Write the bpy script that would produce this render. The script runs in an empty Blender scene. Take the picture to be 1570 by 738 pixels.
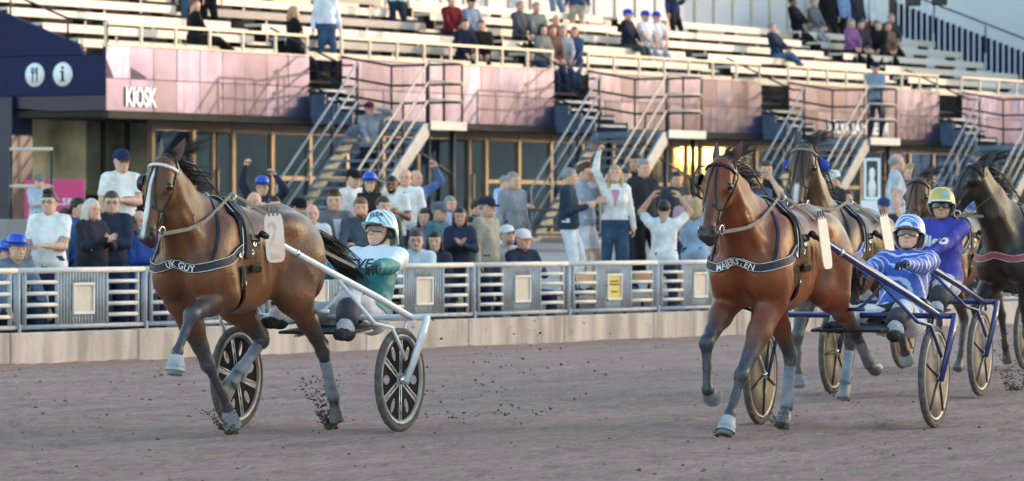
import bpy, bmesh, math, random
import numpy as np
from mathutils import Vector, Matrix
from mathutils.bvhtree import BVHTree
from mathutils.kdtree import KDTree
R = math.radians
random.seed(7); RNG = np.random.RandomState(11)
scene = bpy.context.scene
COL = scene.collection

# ------------------------------------------------------------------ camera, sky, sun, exposure
FPX = 6900.0                     # focal length in pixels of the 1570 px wide frame
CAMZ = 1.4
cam_d = bpy.data.cameras.new('camera'); cam = bpy.data.objects.new('camera', cam_d); COL.objects.link(cam)
cam_d.sensor_width = 36.0; cam_d.lens = FPX / 1570 * 36.0
cam_d.clip_start = 0.5; cam_d.clip_end = 4000
cam.location = (0, 0, CAMZ)
cam.rotation_euler = (R(90) - math.atan(19 / FPX), 0, 0)
cam_d.dof.use_dof = True; cam_d.dof.focus_distance = 31.0; cam_d.dof.aperture_fstop = 5.0
scene.camera = cam

SUN_DIR = Vector((0.951, 0.309, 0)).normalized()      # where the low sun stands (horizontal)
SUN_EL = R(5.0)
world = bpy.data.worlds.new('World'); scene.world = world; world.use_nodes = True
wn = world.node_tree; wn.nodes.clear()
wo = wn.nodes.new('ShaderNodeOutputWorld'); wb = wn.nodes.new('ShaderNodeBackground'); ws = wn.nodes.new('ShaderNodeTexSky')
ws.sky_type = 'NISHITA'; ws.sun_disc = False; ws.sun_elevation = SUN_EL
ws.sun_rotation = math.atan2(SUN_DIR.x, SUN_DIR.y)
ws.air_density = 1.0; ws.dust_density = 1.15; ws.ozone_density = 1.3
wb.inputs['Strength'].default_value = 0.15
wn.links.new(ws.outputs[0], wb.inputs[0]); wn.links.new(wb.outputs[0], wo.inputs[0])
sun_d = bpy.data.lights.new('sun', 'SUN'); sun = bpy.data.objects.new('sun', sun_d); COL.objects.link(sun)
sun_d.energy = 0.55; sun_d.angle = R(0.7); sun_d.color = (1.0, 0.68, 0.50)
ld = -(SUN_DIR * math.cos(SUN_EL) + Vector((0, 0, math.sin(SUN_EL))))
sun.rotation_euler = ld.to_track_quat('-Z', 'Y').to_euler()
scene.view_settings.view_transform = 'Standard'; scene.view_settings.look = 'None'
scene.view_settings.exposure = 2.7; scene.view_settings.gamma = 1.0
scene.cycles.max_bounces = 6; scene.cycles.transparent_max_bounces = 12

# ------------------------------------------------------------------ helpers: objects
def tag(o, label=None, cat=None, group=None, kind=None):
    if label: o['label'] = label
    if cat: o['category'] = cat
    if group: o['group'] = group
    if kind: o['kind'] = kind
    return o
def empty(name, loc=(0, 0, 0), rz=0.0, parent=None):
    o = bpy.data.objects.new(name, None); COL.objects.link(o)
    o.empty_display_size = 0.1
    o.location = loc; o.rotation_euler = (0, 0, rz)
    if parent is not None: o.parent = parent
    return o
def mesh_np(name, V, F4, F3=None, mats=None, smooth=True, midx=None):
    """mesh from numpy verts and quads / triangles"""
    me = bpy.data.meshes.new(name)
    V = np.asarray(V, np.float32)
    n4 = 0 if F4 is None else len(F4); n3 = 0 if F3 is None else len(F3)
    me.vertices.add(len(V)); me.vertices.foreach_set('co', V.ravel())
    lv = []
    if n4: lv.append(np.asarray(F4, np.int32).ravel())
    if n3: lv.append(np.asarray(F3, np.int32).ravel())
    lv = np.concatenate(lv) if lv else np.zeros(0, np.int32)
    me.loops.add(len(lv)); me.loops.foreach_set('vertex_index', lv)
    me.polygons.add(n4 + n3)
    st = np.concatenate([np.arange(n4) * 4, n4 * 4 + np.arange(n3) * 3]).astype(np.int32)
    me.polygons.foreach_set('loop_start', st)
    if midx is not None: me.polygons.foreach_set('material_index', np.asarray(midx, np.int32))
    me.polygons.foreach_set('use_smooth', np.full(n4 + n3, smooth))
    me.update(calc_edges=True)
    for m in (mats or []): me.materials.append(m)
    return me
def link(name, me, parent=None, loc=None, rot=None):
    o = bpy.data.objects.new(name, me); COL.objects.link(o)
    if parent is not None: o.parent = parent
    if loc is not None: o.location = loc
    if rot is not None: o.rotation_euler = rot
    return o

class MB:
    """collects simple solids into one mesh"""
    def __init__(s): s.V = []; s.F = []; s.sm = []
    def add(s, vs, fs, smooth=False):
        b = len(s.V); s.V += [tuple(v) for v in vs]
        s.F += [tuple(i + b for i in f) for f in fs]; s.sm += [smooth] * len(fs)
    def box(s, c, d, M=None, bev=0.0):
        x, y, z = d[0] / 2, d[1] / 2, d[2] / 2
        if bev <= 0:
            vs = [Vector((a * x, b * y, e * z)) for a in (-1, 1) for b in (-1, 1) for e in (-1, 1)]
            fs = [(0, 1, 3, 2), (4, 6, 7, 5), (0, 4, 5, 1), (2, 3, 7, 6), (0, 2, 6, 4), (1, 5, 7, 3)]
        else:
            bm = bmesh.new(); bmesh.ops.create_cube(bm, size=1.0)
            for v in bm.verts: v.co = Vector((v.co.x * d[0], v.co.y * d[1], v.co.z * d[2]))
            bmesh.ops.bevel(bm, geom=bm.edges[:], offset=bev, segments=1, affect='EDGES')
            bm.verts.index_update()
            vs = [v.co.copy() for v in bm.verts]; fs = [tuple(v.index for v in f.verts) for f in bm.faces]; bm.free()
        if M is not None: vs = [M @ v for v in vs]
        c = Vector(c); s.add([v + c for v in vs], fs); return s
    def tube(s, pts, r, n=8, cap=True, smooth=True, flat=1.0, up=None):
        """tube along pts; r a number or list; flat squashes the section"""
        P = [Vector(p) for p in pts]; k = len(P)
        rs = list(r) if hasattr(r, '__len__') else [r] * k
        T = []
        for i in range(k):
            t = P[min(i + 1, k - 1)] - P[max(i - 1, 0)]
            T.append(t.normalized() if t.length > 1e-9 else Vector((0, 0, 1)))
        u = Vector(up) if up is not None else (Vector((0, 0, 1)) if abs(T[0].z) < 0.9 else Vector((1, 0, 0)))
        vs = []
        for i in range(k):
            a = u - T[i] * u.dot(T[i])
            a = a.normalized() if a.length > 1e-6 else T[i].orthogonal().normalized()
            b = T[i].cross(a); u = a if up is None else u
            for j in range(n):
                th = 2 * math.pi * j / n
                vs.append(P[i] + (a * math.cos(th) * flat + b * math.sin(th)) * rs[i])
        fs = []
        for i in range(k - 1):
            for j in range(n):
                fs.append((i * n + j, i * n + (j + 1) % n, (i + 1) * n + (j + 1) % n, (i + 1) * n + j))
        if cap: fs += [tuple(range(n - 1, -1, -1)), tuple((k - 1) * n + j for j in range(n))]
        s.add(vs, fs, smooth); return s
    def lathe(s, prof, n=24, M=None, closed=False, smooth=True):
        """revolve (r, z) profile about z"""
        k = len(prof); vs = []
        for (r, z) in prof:
            for j in range(n):
                th = 2 * math.pi * j / n; vs.append(Vector((r * math.cos(th), r * math.sin(th), z)))
        fs = []
        for i in range(k if closed else k - 1):
            i2 = (i + 1) % k
            for j in range(n):
                fs.append((i * n + j, i * n + (j + 1) % n, i2 * n + (j + 1) % n, i2 * n + j))
        if M is not None: vs = [M @ v for v in vs]
        s.add(vs, fs, smooth); return s
    def prism(s, poly, z0, z1, M=None):
        """extrude a 2-D polygon between z0 and z1"""
        n = len(poly); vs = [Vector((p[0], p[1], z0)) for p in poly] + [Vector((p[0], p[1], z1)) for p in poly]
        fs = [tuple(range(n - 1, -1, -1)), tuple(range(n, 2 * n))] + [(i, (i + 1) % n, n + (i + 1) % n, n + i) for i in range(n)]
        if M is not None: vs = [M @ v for v in vs]
        s.add(vs, fs); return s
    def mesh(s, name, mat):
        me = bpy.data.meshes.new(name); me.from_pydata([tuple(v) for v in s.V], [], s.F)
        me.polygons.foreach_set('use_smooth', s.sm); me.update()
        if mat is not None: me.materials.append(mat)
        return me
    def build(s, name, mat, parent=None):
        return link(name, s.mesh(name, mat), parent)

def copy_tree(o, parent=None):
    c = o.copy(); COL.objects.link(c); c.parent = parent
    for ch in o.children: copy_tree(ch, c)
    return c

# ------------------------------------------------------------------ helpers: materials
def mat(name, col, rough=0.6, metal=0.0, spec=0.5, var=0.0, vscale=6.0, bump=0.0, bscale=30.0, col2=None, stretch=None, coat=0.0, rvar=0.0, sheen=0.0, trans=0.0, alpha=1.0, ior=1.45):
    m = bpy.data.materials.new(name); m.use_nodes = True
    nt = m.node_tree; b = nt.nodes['Principled BSDF']
    b.inputs['Base Color'].default_value = (*col, 1); b.inputs['Roughness'].default_value = rough
    b.inputs['Metallic'].default_value = metal; b.inputs['Specular IOR Level'].default_value = spec
    b.inputs['Coat Weight'].default_value = coat; b.inputs['IOR'].default_value = ior
    if sheen: b.inputs['Sheen Weight'].default_value = sheen
    if trans: b.inputs['Transmission Weight'].default_value = trans
    if alpha < 1: b.inputs['Alpha'].default_value = alpha
    tc = nt.nodes.new('ShaderNodeTexCoord'); src = tc.outputs['Object']
    if stretch is not None:
        mp = nt.nodes.new('ShaderNodeMapping'); mp.inputs['Scale'].default_value = stretch
        nt.links.new(src, mp.inputs[0]); src = mp.outputs[0]
    if var > 0 or col2 is not None:
        nz = nt.nodes.new('ShaderNodeTexNoise'); nz.inputs['Scale'].default_value = vscale; nz.inputs['Detail'].default_value = 6
        nt.links.new(src, nz.inputs['Vector'])
        mx = nt.nodes.new('ShaderNodeMix'); mx.data_type = 'RGBA'
        if col2 is None:
            mx.inputs['A'].default_value = (*[c * (1 - var) for c in col], 1); mx.inputs['B'].default_value = (*[min(1, c * (1 + var)) for c in col], 1)
        else:
            mx.inputs['A'].default_value = (*col, 1); mx.inputs['B'].default_value = (*col2, 1)
        rp = nt.nodes.new('ShaderNodeMapRange'); rp.inputs[1].default_value = 0.33; rp.inputs[2].default_value = 0.67
        nt.links.new(nz.outputs['Fac'], rp.inputs[0]); nt.links.new(rp.outputs[0], mx.inputs['Factor'])
        nt.links.new(mx.outputs['Result'], b.inputs['Base Color'])
        if rvar:
            rr = nt.nodes.new('ShaderNodeMapRange'); rr.inputs[3].default_value = max(0.02, rough - rvar); rr.inputs[4].default_value = min(1, rough + rvar)
            nt.links.new(rp.outputs[0], rr.inputs[0]); nt.links.new(rr.outputs[0], b.inputs['Roughness'])
    if bump > 0:
        n2 = nt.nodes.new('ShaderNodeTexNoise'); n2.inputs['Scale'].default_value = bscale; n2.inputs['Detail'].default_value = 5
        nt.links.new(src, n2.inputs['Vector'])
        bp = nt.nodes.new('ShaderNodeBump'); bp.inputs['Strength'].default_value = bump; bp.inputs['Distance'].default_value = 0.02
        nt.links.new(n2.outputs['Fac'], bp.inputs['Height']); nt.links.new(bp.outputs[0], b.inputs['Normal'])
    return m
_fab = {}
def fabric(col, rough=0.85, shine=0.0):
    k = (tuple(round(c, 3) for c in col), rough, shine)
    if k not in _fab:
        _fab[k] = mat('fabric', col, rough=rough, var=0.22, vscale=7, bump=0.6, bscale=13, spec=0.2 + shine)
    return _fab[k]

# ------------------------------------------------------------------ helpers: place in the world
UX, UY = 0.5299, 0.8480                      # along the fence, away from the camera
P0 = (-4.99, 45.8)                           # fence post at the left of the frame
def W(s, w, z=0.0):                          # s along the fence, w behind it
    return Vector((P0[0] + UX * s - UY * w, P0[1] + UY * s + UX * w, z))
STAND_ROT = math.atan2(UY, UX)
def S(px, w):                                # s seen at image column px for a given depth w behind the fence
    r = (px - 785) / FPX
    return (r * (P0[1] + UX * w) - P0[0] + UY * w) / (UX - r * UY)
def ZP(px, py, w):                           # height seen at a pixel for a given w
    p = W(S(px, w), w); return CAMZ - (py - 350) * p.y / FPX
MW = Matrix(((UX, -UY, 0, P0[0]), (UY, UX, 0, P0[1]), (0, 0, 1, 0), (0, 0, 0, 1)))   # (s, w, z) -> world
def terrain(w):
    if w < 1.35: return 0.06
    return 0.50 + max(0.0, w - 1.35) * 0.036
# ------------------------------------------------------------------ implicit surfaces (bodies of people and horses)
class Sdf:
    def __init__(s): s.p = []
    def cone(s, a, b, ra, rb, k=0.03, reg=0, sq=None, op='add'):
        a = np.array(a, float); b = np.array(b, float)
        s.p.append(dict(t='c', a=a, b=b, ra=ra, rb=rb, k=k, reg=reg, sq=sq, op=op)); return s
    def chain(s, pts, rs, k=0.03, reg=0, sq=None):
        for i in range(len(pts) - 1): s.cone(pts[i], pts[i + 1], rs[i], rs[i + 1], k, reg, sq)
        return s
    def ell(s, c, r, rot=None, k=0.03, reg=0, op='add'):
        r = np.array(r if hasattr(r, '__len__') else (r, r, r), float)
        s.p.append(dict(t='e', c=np.array(c, float), r=r, rot=(np.eye(3) if rot is None else np.array(rot)), k=k, reg=reg, op=op)); return s
    def xform(s, M, i0=0):
        """rigid transform of the primitives from index i0 on"""
        Rm = np.array(M.to_3x3()); t = np.array(M.to_translation())
        for p in s.p[i0:]:
            if p['t'] == 'c':
                p['a'] = Rm @ p['a'] + t; p['b'] = Rm @ p['b'] + t
                if p['sq'] is not None: p['sq'] = (Rm @ np.array(p['sq'][0], float), p['sq'][1])
            else:
                p['c'] = Rm @ p['c'] + t; p['rot'] = Rm @ p['rot']
    def scale(s, f):
        for p in s.p:
            p['k'] *= f
            if p['t'] == 'c': p['a'] = p['a'] * f; p['b'] = p['b'] * f; p['ra'] *= f; p['rb'] *= f
            else: p['c'] = p['c'] * f; p['r'] = p['r'] * f
    @staticmethod
    def box(p):
        if p['t'] == 'c':
            r = max(p['ra'], p['rb']) * (p['sq'][1] if p['sq'] is not None and p['sq'][1] > 1 else 1)
            return np.minimum(p['a'], p['b']) - r, np.maximum(p['a'], p['b']) + r
        e = np.sqrt(((p['rot'] * p['r'][None, :]) ** 2).sum(1))
        return p['c'] - e, p['c'] + e
    @staticmethod
    def dist(p, X, Y, Z):
        if p['t'] == 'c':
            a = p['a']; ab = p['b'] - a; L = max(1e-9, float(ab @ ab))
            x = X - a[0]; y = Y - a[1]; z = Z - a[2]
            t = np.clip((x * ab[0] + y * ab[1] + z * ab[2]) / L, 0, 1)
            x = x - t * ab[0]; y = y - t * ab[1]; z = z - t * ab[2]
            r = p['ra'] + t * (p['rb'] - p['ra'])
            if p['sq'] is not None:
                n, q = p['sq']; n = n / np.linalg.norm(n)
                d = (x * n[0] + y * n[1] + z * n[2]) * (1.0 / q - 1.0)
                x = x + d * n[0]; y = y + d * n[1]; z = z + d * n[2]
            return np.sqrt(x * x + y * y + z * z) - r
        c = p['c']; M = p['rot']; r = p['r']
        x = X - c[0]; y = Y - c[1]; z = Z - c[2]
        u = (x * M[0, 0] + y * M[1, 0] + z * M[2, 0]) / r[0]
        v = (x * M[0, 1] + y * M[1, 1] + z * M[2, 1]) / r[1]
        w = (x * M[0, 2] + y * M[1, 2] + z * M[2, 2]) / r[2]
        k0 = np.sqrt(u * u + v * v + w * w)
        k1 = np.sqrt((u / r[0]) ** 2 + (v / r[1]) ** 2 + (w / r[2]) ** 2)
        return k0 * (k0 - 1.0) / np.maximum(k1, 1e-9)
    def grid(s, h, pad=0.05, bounds=None):
        if bounds is None:
            lo = np.min([s.box(p)[0] for p in s.p if p['op'] == 'add'], 0) - pad
            hi = np.max([s.box(p)[1] for p in s.p if p['op'] == 'add'], 0) + pad
        else: lo, hi = np.array(bounds[0], float), np.array(bounds[1], float)
        n = np.ceil((hi - lo) / h).astype(int) + 1
        ax = [(lo[i] + h * np.arange(n[i])).astype(np.float32) for i in range(3)]
        D = np.full(n, 1.0, np.float32)
        for p in s.p:
            a, b = s.box(p); m = p['k'] + pad + 2 * h
            i0 = np.maximum(0, np.floor((a - m - lo) / h).astype(int)); i1 = np.minimum(n, np.ceil((b + m - lo) / h).astype(int) + 1)
            if np.any(i1 <= i0): continue
            sl = tuple(slice(i0[i], i1[i]) for i in range(3))
            X = ax[0][sl[0]][:, None, None]; Y = ax[1][sl[1]][None, :, None]; Z = ax[2][sl[2]][None, None, :]
            d = s.dist(p, X, Y, Z).astype(np.float32); A = D[sl]; k = p['k']
            if p['op'] == 'add':
                e = np.maximum(k - np.abs(A - d), 0) / k
                D[sl] = np.minimum(A, d) - e * e * k * 0.25
            else:
                d = -d; e = np.maximum(k - np.abs(A - d), 0) / k
                D[sl] = np.maximum(A, d) + e * e * k * 0.25
        return D, lo, ax
    def region(s, V, cls=None):
        best = np.full(len(V), 9.0); reg = np.zeros(len(V), int)
        for p in s.p:
            if p['op'] != 'add': continue
            d = s.dist(p, V[:, 0], V[:, 1], V[:, 2]); m = d < best
            best[m] = d[m]; reg[m] = p['reg']
        return reg
def nets(D, lo, h, iso=0.0, smooth=1):
    """surface nets: (verts, quads)"""
    D = D - iso; Sg = D < 0
    n = D.shape
    c = np.zeros((n[0] - 1, n[1] - 1, n[2] - 1), np.int8)
    off = [(i, j, k) for i in (0, 1) for j in (0, 1) for k in (0, 1)]
    for (i, j, k) in off: c += Sg[i:n[0] - 1 + i, j:n[1] - 1 + j, k:n[2] - 1 + k]
    act = (c > 0) & (c < 8)
    I = np.argwhere(act); N = len(I)
    vid = np.full(act.shape, -1, np.int64); vid[act] = np.arange(N)
    acc = np.zeros((N, 3)); cnt = np.zeros(N)
    for ax in range(3):
        o1, o2 = [a for a in range(3) if a != ax]
        for e1 in (0, 1):
            for e2 in (0, 1):
                a = I.copy(); a[:, o1] += e1; a[:, o2] += e2
                b = a.copy(); b[:, ax] += 1
                da = D[a[:, 0], a[:, 1], a[:, 2]]; db = D[b[:, 0], b[:, 1], b[:, 2]]
                m = (da < 0) != (db < 0)
                t = np.where(m, da / np.where(m, da - db, 1), 0)
                q = a.astype(float); q[:, ax] += t
                acc[m] += q[m]; cnt[m] += 1
    V = lo + h * acc / cnt[:, None]
    F = []
    for ax in range(3):
        o1, o2 = [(1, 2), (2, 0), (0, 1)][ax]
        s0 = [slice(1, -1)] * 3; s1 = [slice(1, -1)] * 3
        s0[ax] = slice(0, n[ax] - 1); s1[ax] = slice(1, n[ax])
        A = Sg[tuple(s0)]; B = Sg[tuple(s1)]
        E = np.argwhere(A != B)
        if len(E) == 0: continue
        inside = A[E[:, 0], E[:, 1], E[:, 2]]
        E = E.copy(); E[:, o1] += 1; E[:, o2] += 1
        def cell(d1, d2):
            q = E.copy(); q[:, o1] -= d1; q[:, o2] -= d2
            return vid[q[:, 0], q[:, 1], q[:, 2]]
        Q = np.stack([cell(1, 1), cell(0, 1), cell(0, 0), cell(1, 0)], 1)
        Q[~inside] = Q[~inside][:, ::-1]
        F.append(Q)
    F = np.concatenate(F); F = F[(F >= 0).all(1)]
    for _ in range(smooth):
        V = lap(V, F, 0.5)
    return V, F
def lap(V, F, f):
    a = np.zeros_like(V); c = np.zeros(len(V))
    for i in range(4):
        j = F[:, i]; k = F[:, (i + 1) % 4]
        np.add.at(a, j, V[k]); np.add.at(a, k, V[j]); np.add.at(c, j, 1); np.add.at(c, k, 1)
    return V * (1 - f) + f * a / np.maximum(c, 1)[:, None]
def submesh(V, F, keep):
    F = F[keep]; u, inv = np.unique(F, return_inverse=True)
    return V[u], inv.reshape(F.shape), u
def bvh_of(V, F):
    return BVHTree.FromPolygons([tuple(v) for v in V], [tuple(int(i) for i in f) for f in F])
def rotm(rx=0, ry=0, rz=0):
    return np.array((Matrix.Rotation(rz, 3, 'Z') @ Matrix.Rotation(ry, 3, 'Y') @ Matrix.Rotation(rx, 3, 'X')))
# ------------------------------------------------------------------ materials of the place
def track_material():
    m = bpy.data.materials.new('track_clay'); m.use_nodes = True; nt = m.node_tree; b = nt.nodes['Principled BSDF']; L = nt.links.new
    tc = nt.nodes.new('ShaderNodeTexCoord')
    mp = nt.nodes.new('ShaderNodeMapping'); mp.inputs['Rotation'].default_value = (0, 0, -STAND_ROT); L(tc.outputs['Object'], mp.inputs[0])
    st = nt.nodes.new('ShaderNodeMapping'); st.inputs['Scale'].default_value = (0.25, 1.6, 1); L(mp.outputs[0], st.inputs[0])
    def noise(src, sc, det=6, rough=0.6):
        n = nt.nodes.new('ShaderNodeTexNoise'); n.inputs['Scale'].default_value = sc; n.inputs['Detail'].default_value = det
        n.inputs['Roughness'].default_value = rough; L(src, n.inputs['Vector']); return n.outputs['Fac']
    s2 = nt.nodes.new('ShaderNodeMapping'); s2.inputs['Scale'].default_value = (3.0, 34, 1); L(mp.outputs[0], s2.inputs[0])
    n4 = noise(s2.outputs[0], 1.0, 5, 0.7)
    n1 = noise(st.outputs[0], 1.3); n2 = noise(tc.outputs['Object'], 5.0); n3 = noise(tc.outputs['Object'], 60, 8, 0.8)
    cr = nt.nodes.new('ShaderNodeValToRGB'); e = cr.color_ramp.elements
    e[0].position = 0.30; e[0].color = (0.29, 0.190, 0.165, 1); e[1].position = 0.70; e[1].color = (0.68, 0.475, 0.420, 1)
    a = nt.nodes.new('ShaderNodeMath'); a.operation = 'MULTIPLY_ADD'; a.inputs[1].default_value = 0.36; L(n1, a.inputs[0])
    c = nt.nodes.new('ShaderNodeMath'); c.operation = 'MULTIPLY_ADD'; c.inputs[1].default_value = 0.26; L(n2, c.inputs[0])
    d = nt.nodes.new('ShaderNodeMath'); d.operation = 'MULTIPLY'; d.inputs[1].default_value = 0.40; L(n3, d.inputs[0])
    L(d.outputs[0], c.inputs[2]); L(c.outputs[0], a.inputs[2]); L(a.outputs[0], cr.inputs[0])
    mr = nt.nodes.new('ShaderNodeMapRange'); mr.inputs[1].default_value = 0.30; mr.inputs[2].default_value = 0.70; mr.inputs[3].default_value = 0.72; mr.inputs[4].default_value = 1.22; L(n4, mr.inputs[0])
    mm = nt.nodes.new('ShaderNodeMix'); mm.data_type = 'RGBA'; mm.blend_type = 'MULTIPLY'; mm.inputs['Factor'].default_value = 1; L(cr.outputs[0], mm.inputs['A']); L(mr.outputs[0], mm.inputs['B'])
    L(mm.outputs['Result'], b.inputs['Base Color']); b.inputs['Roughness'].default_value = 0.95; b.inputs['Specular IOR Level'].default_value = 0.15
    v = nt.nodes.new('ShaderNodeTexVoronoi'); v.inputs['Scale'].default_value = 26; L(tc.outputs['Object'], v.inputs['Vector'])
    mx = nt.nodes.new('ShaderNodeMath'); mx.operation = 'MULTIPLY_ADD'; mx.inputs[1].default_value = 0.5; L(v.outputs['Distance'], mx.inputs[0]); L(n3, mx.inputs[2])
    bp = nt.nodes.new('ShaderNodeBump'); bp.inputs['Strength'].default_value = 0.9; bp.inputs['Distance'].default_value = 0.05
    L(mx.outputs[0], bp.inputs['Height']); L(bp.outputs[0], b.inputs['Normal'])
    return m
def concrete_material(name, c1, c2, streak=True):
    m = bpy.data.materials.new(name); m.use_nodes = True; nt = m.node_tree; b = nt.nodes['Principled BSDF']; L = nt.links.new
    tc = nt.nodes.new('ShaderNodeTexCoord'); mp = nt.nodes.new('ShaderNodeMapping'); mp.inputs['Scale'].default_value = (3, 3, 0.6 if streak else 3); L(tc.outputs['Object'], mp.inputs[0])
    n1 = nt.nodes.new('ShaderNodeTexNoise'); n1.inputs['Scale'].default_value = 1.6; n1.inputs['Detail'].default_value = 7; L(mp.outputs[0], n1.inputs['Vector'])
    cr = nt.nodes.new('ShaderNodeValToRGB'); e = cr.color_ramp.elements
    e[0].position = 0.35; e[0].color = (*c1, 1); e[1].position = 0.66; e[1].color = (*c2, 1); L(n1.outputs['Fac'], cr.inputs[0])
    v = nt.nodes.new('ShaderNodeTexNoise'); v.inputs['Scale'].default_value = 34; v.inputs['Detail'].default_value = 3; L(tc.outputs['Object'], v.inputs['Vector'])
    th = nt.nodes.new('ShaderNodeMapRange'); th.inputs[1].default_value = 0.68; th.inputs[2].default_value = 0.74; L(v.outputs['Fac'], th.inputs[0])
    mx = nt.nodes.new('ShaderNodeMix'); mx.data_type = 'RGBA'; mx.inputs['B'].default_value = (0.06, 0.05, 0.045, 1); L(th.outputs[0], mx.inputs['Factor']); L(cr.outputs[0], mx.inputs['A'])
    L(mx.outputs['Result'], b.inputs['Base Color']); b.inputs['Roughness'].default_value = 0.9
    bp = nt.nodes.new('ShaderNodeBump'); bp.inputs['Strength'].default_value = 0.35; bp.inputs['Distance'].default_value = 0.01; L(v.outputs['Fac'], bp.inputs['Height']); L(bp.outputs[0], b.inputs['Normal'])
    return m
M_TRACK = track_material()
M_CLOD = mat('damp_clod', (0.115, 0.082, 0.072), rough=0.95, var=0.4, vscale=3)
M_WALL = concrete_material('pale_concrete', (0.36, 0.305, 0.275), (0.60, 0.525, 0.475))
M_PLAZA = mat('plaza_asphalt', (0.24, 0.22, 0.22), rough=0.9, var=0.2, vscale=1.2, bump=0.3, bscale=60)
M_STEPC = mat('step_concrete', (0.30, 0.28, 0.27), rough=0.9, var=0.18, vscale=2.0, bump=0.3)
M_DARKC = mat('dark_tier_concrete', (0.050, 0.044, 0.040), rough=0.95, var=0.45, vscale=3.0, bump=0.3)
M_GALV = mat('galvanised_steel', (0.36, 0.39, 0.43), rough=0.6, metal=0.1, var=0.12, vscale=8)
M_GALVW = mat('bright_rail_paint', (0.66, 0.63, 0.61), rough=0.55, var=0.06, vscale=4)
M_BENCH = mat('bench_plank_paint', (0.72, 0.65, 0.57), rough=0.55, var=0.10, vscale=1.5, stretch=(0.3, 3, 3))
M_BENCHG = mat('worn_grey_bench', (0.36, 0.34, 0.33), rough=0.7, var=0.15, vscale=1.5)
M_CREAM = mat('cream_steel', (0.62, 0.53, 0.42), rough=0.5, var=0.06)
M_NAVY = mat('navy_panel', (0.004, 0.008, 0.060), rough=0.55, spec=0.25, var=0.15, vscale=1.0)
M_NAVYD = mat('navy_dark', (0.008, 0.013, 0.050), rough=0.35, var=0.2, vscale=1.0)
M_BLACKSTEEL = mat('black_steel', (0.012, 0.013, 0.018), rough=0.4)
M_STAIRSTEEL = mat('blue_grey_stair_steel', (0.20, 0.25, 0.32), rough=0.45, metal=0.3, var=0.15, vscale=5)
M_STAIRNAVY = mat('blue_stair_steel', (0.10, 0.145, 0.23), rough=0.45, var=0.15, vscale=5)
M_BRASS = mat('tan_window_frame', (0.27, 0.22, 0.175), rough=0.38, metal=0.35, var=0.08)
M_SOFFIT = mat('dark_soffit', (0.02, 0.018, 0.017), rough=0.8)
M_WHITEW = mat('white_render_wall', (0.62, 0.64, 0.70), rough=0.7, var=0.04, vscale=0.8)
M_WHITE = mat('white_sign_paint', (0.85, 0.86, 0.88), rough=0.5)
M_PINK = mat('pink_board', (0.62, 0.06, 0.20), rough=0.5, var=0.06)
M_WOOD = mat('bench_wood', (0.42, 0.27, 0.15), rough=0.65, var=0.2, vscale=3, stretch=(1, 6, 6))
M_DKWOOD = mat('dark_table_wood', (0.09, 0.05, 0.035), rough=0.6, var=0.2)
M_YELLOW = mat('yellow_placard', (0.60, 0.48, 0.12), rough=0.5, var=0.05)
M_PLAC = mat('faded_placard', (0.56, 0.50, 0.45), rough=0.55, var=0.06, vscale=8)
M_INSIDE = mat('dark_interior', (0.30, 0.26, 0.22), rough=0.9, var=0.6, vscale=0.9)
M_INWALL = mat('olive_interior_wall', (0.62, 0.55, 0.38), rough=0.8, var=0.6, vscale=0.8)
def glass_material():
    m = bpy.data.materials.new('tinted_glass'); m.use_nodes = True; nt = m.node_tree; nt.nodes.clear(); L = nt.links.new
    o = nt.nodes.new('ShaderNodeOutputMaterial'); g = nt.nodes.new('ShaderNodeBsdfGlossy'); t = nt.nodes.new('ShaderNodeBsdfTransparent'); mx = nt.nodes.new('ShaderNodeMixShader')
    fr = nt.nodes.new('ShaderNodeFresnel'); fr.inputs['IOR'].default_value = 2.4
    ad = nt.nodes.new('ShaderNodeMath'); ad.operation = 'MULTIPLY_ADD'; ad.inputs[1].default_value = 1.0; ad.inputs[2].default_value = 0.20
    tc = nt.nodes.new('ShaderNodeTexCoord'); nz = nt.nodes.new('ShaderNodeTexNoise'); nz.inputs['Scale'].default_value = 0.7; L(tc.outputs['Object'], nz.inputs['Vector'])
    bp = nt.nodes.new('ShaderNodeBump'); bp.inputs['Strength'].default_value = 0.10; bp.inputs['Distance'].default_value = 0.05; L(nz.outputs['Fac'], bp.inputs['Height']); L(bp.outputs[0], g.inputs['Normal'])
    g.inputs['Roughness'].default_value = 0.04; g.inputs['Color'].default_value = (0.74, 0.82, 1.0, 1); t.inputs['Color'].default_value = (0.93, 0.92, 0.86, 1)
    L(fr.outputs[0], ad.inputs[0]); L(ad.outputs[0], mx.inputs[0]); L(t.outputs[0], mx.inputs[1]); L(g.outputs[0], mx.inputs[2]); L(mx.outputs[0], o.inputs[0])
    return m
M_GLASS = glass_material()
def fascia_mat(c, r):
    m = mat('brushed_fascia_panel', c, rough=r + 0.08, metal=0.35, spec=0.5, var=0.06, vscale=0.9, stretch=(2, 1, 0.5)); nt = m.node_tree; L = nt.links.new
    tc = nt.nodes.new('ShaderNodeTexCoord'); mp = nt.nodes.new('ShaderNodeMapping'); mp.inputs['Scale'].default_value = (1.2, 1, 0.6); L(tc.outputs['Object'], mp.inputs[0])
    nz = nt.nodes.new('ShaderNodeTexNoise'); nz.inputs['Scale'].default_value = 1.3; nz.inputs['Detail'].default_value = 2; L(mp.outputs[0], nz.inputs['Vector'])
    bp = nt.nodes.new('ShaderNodeBump'); bp.inputs['Strength'].default_value = 0.30; bp.inputs['Distance'].default_value = 0.12; L(nz.outputs['Fac'], bp.inputs['Height']); L(bp.outputs[0], nt.nodes['Principled BSDF'].inputs['Normal'])
    return m
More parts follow.
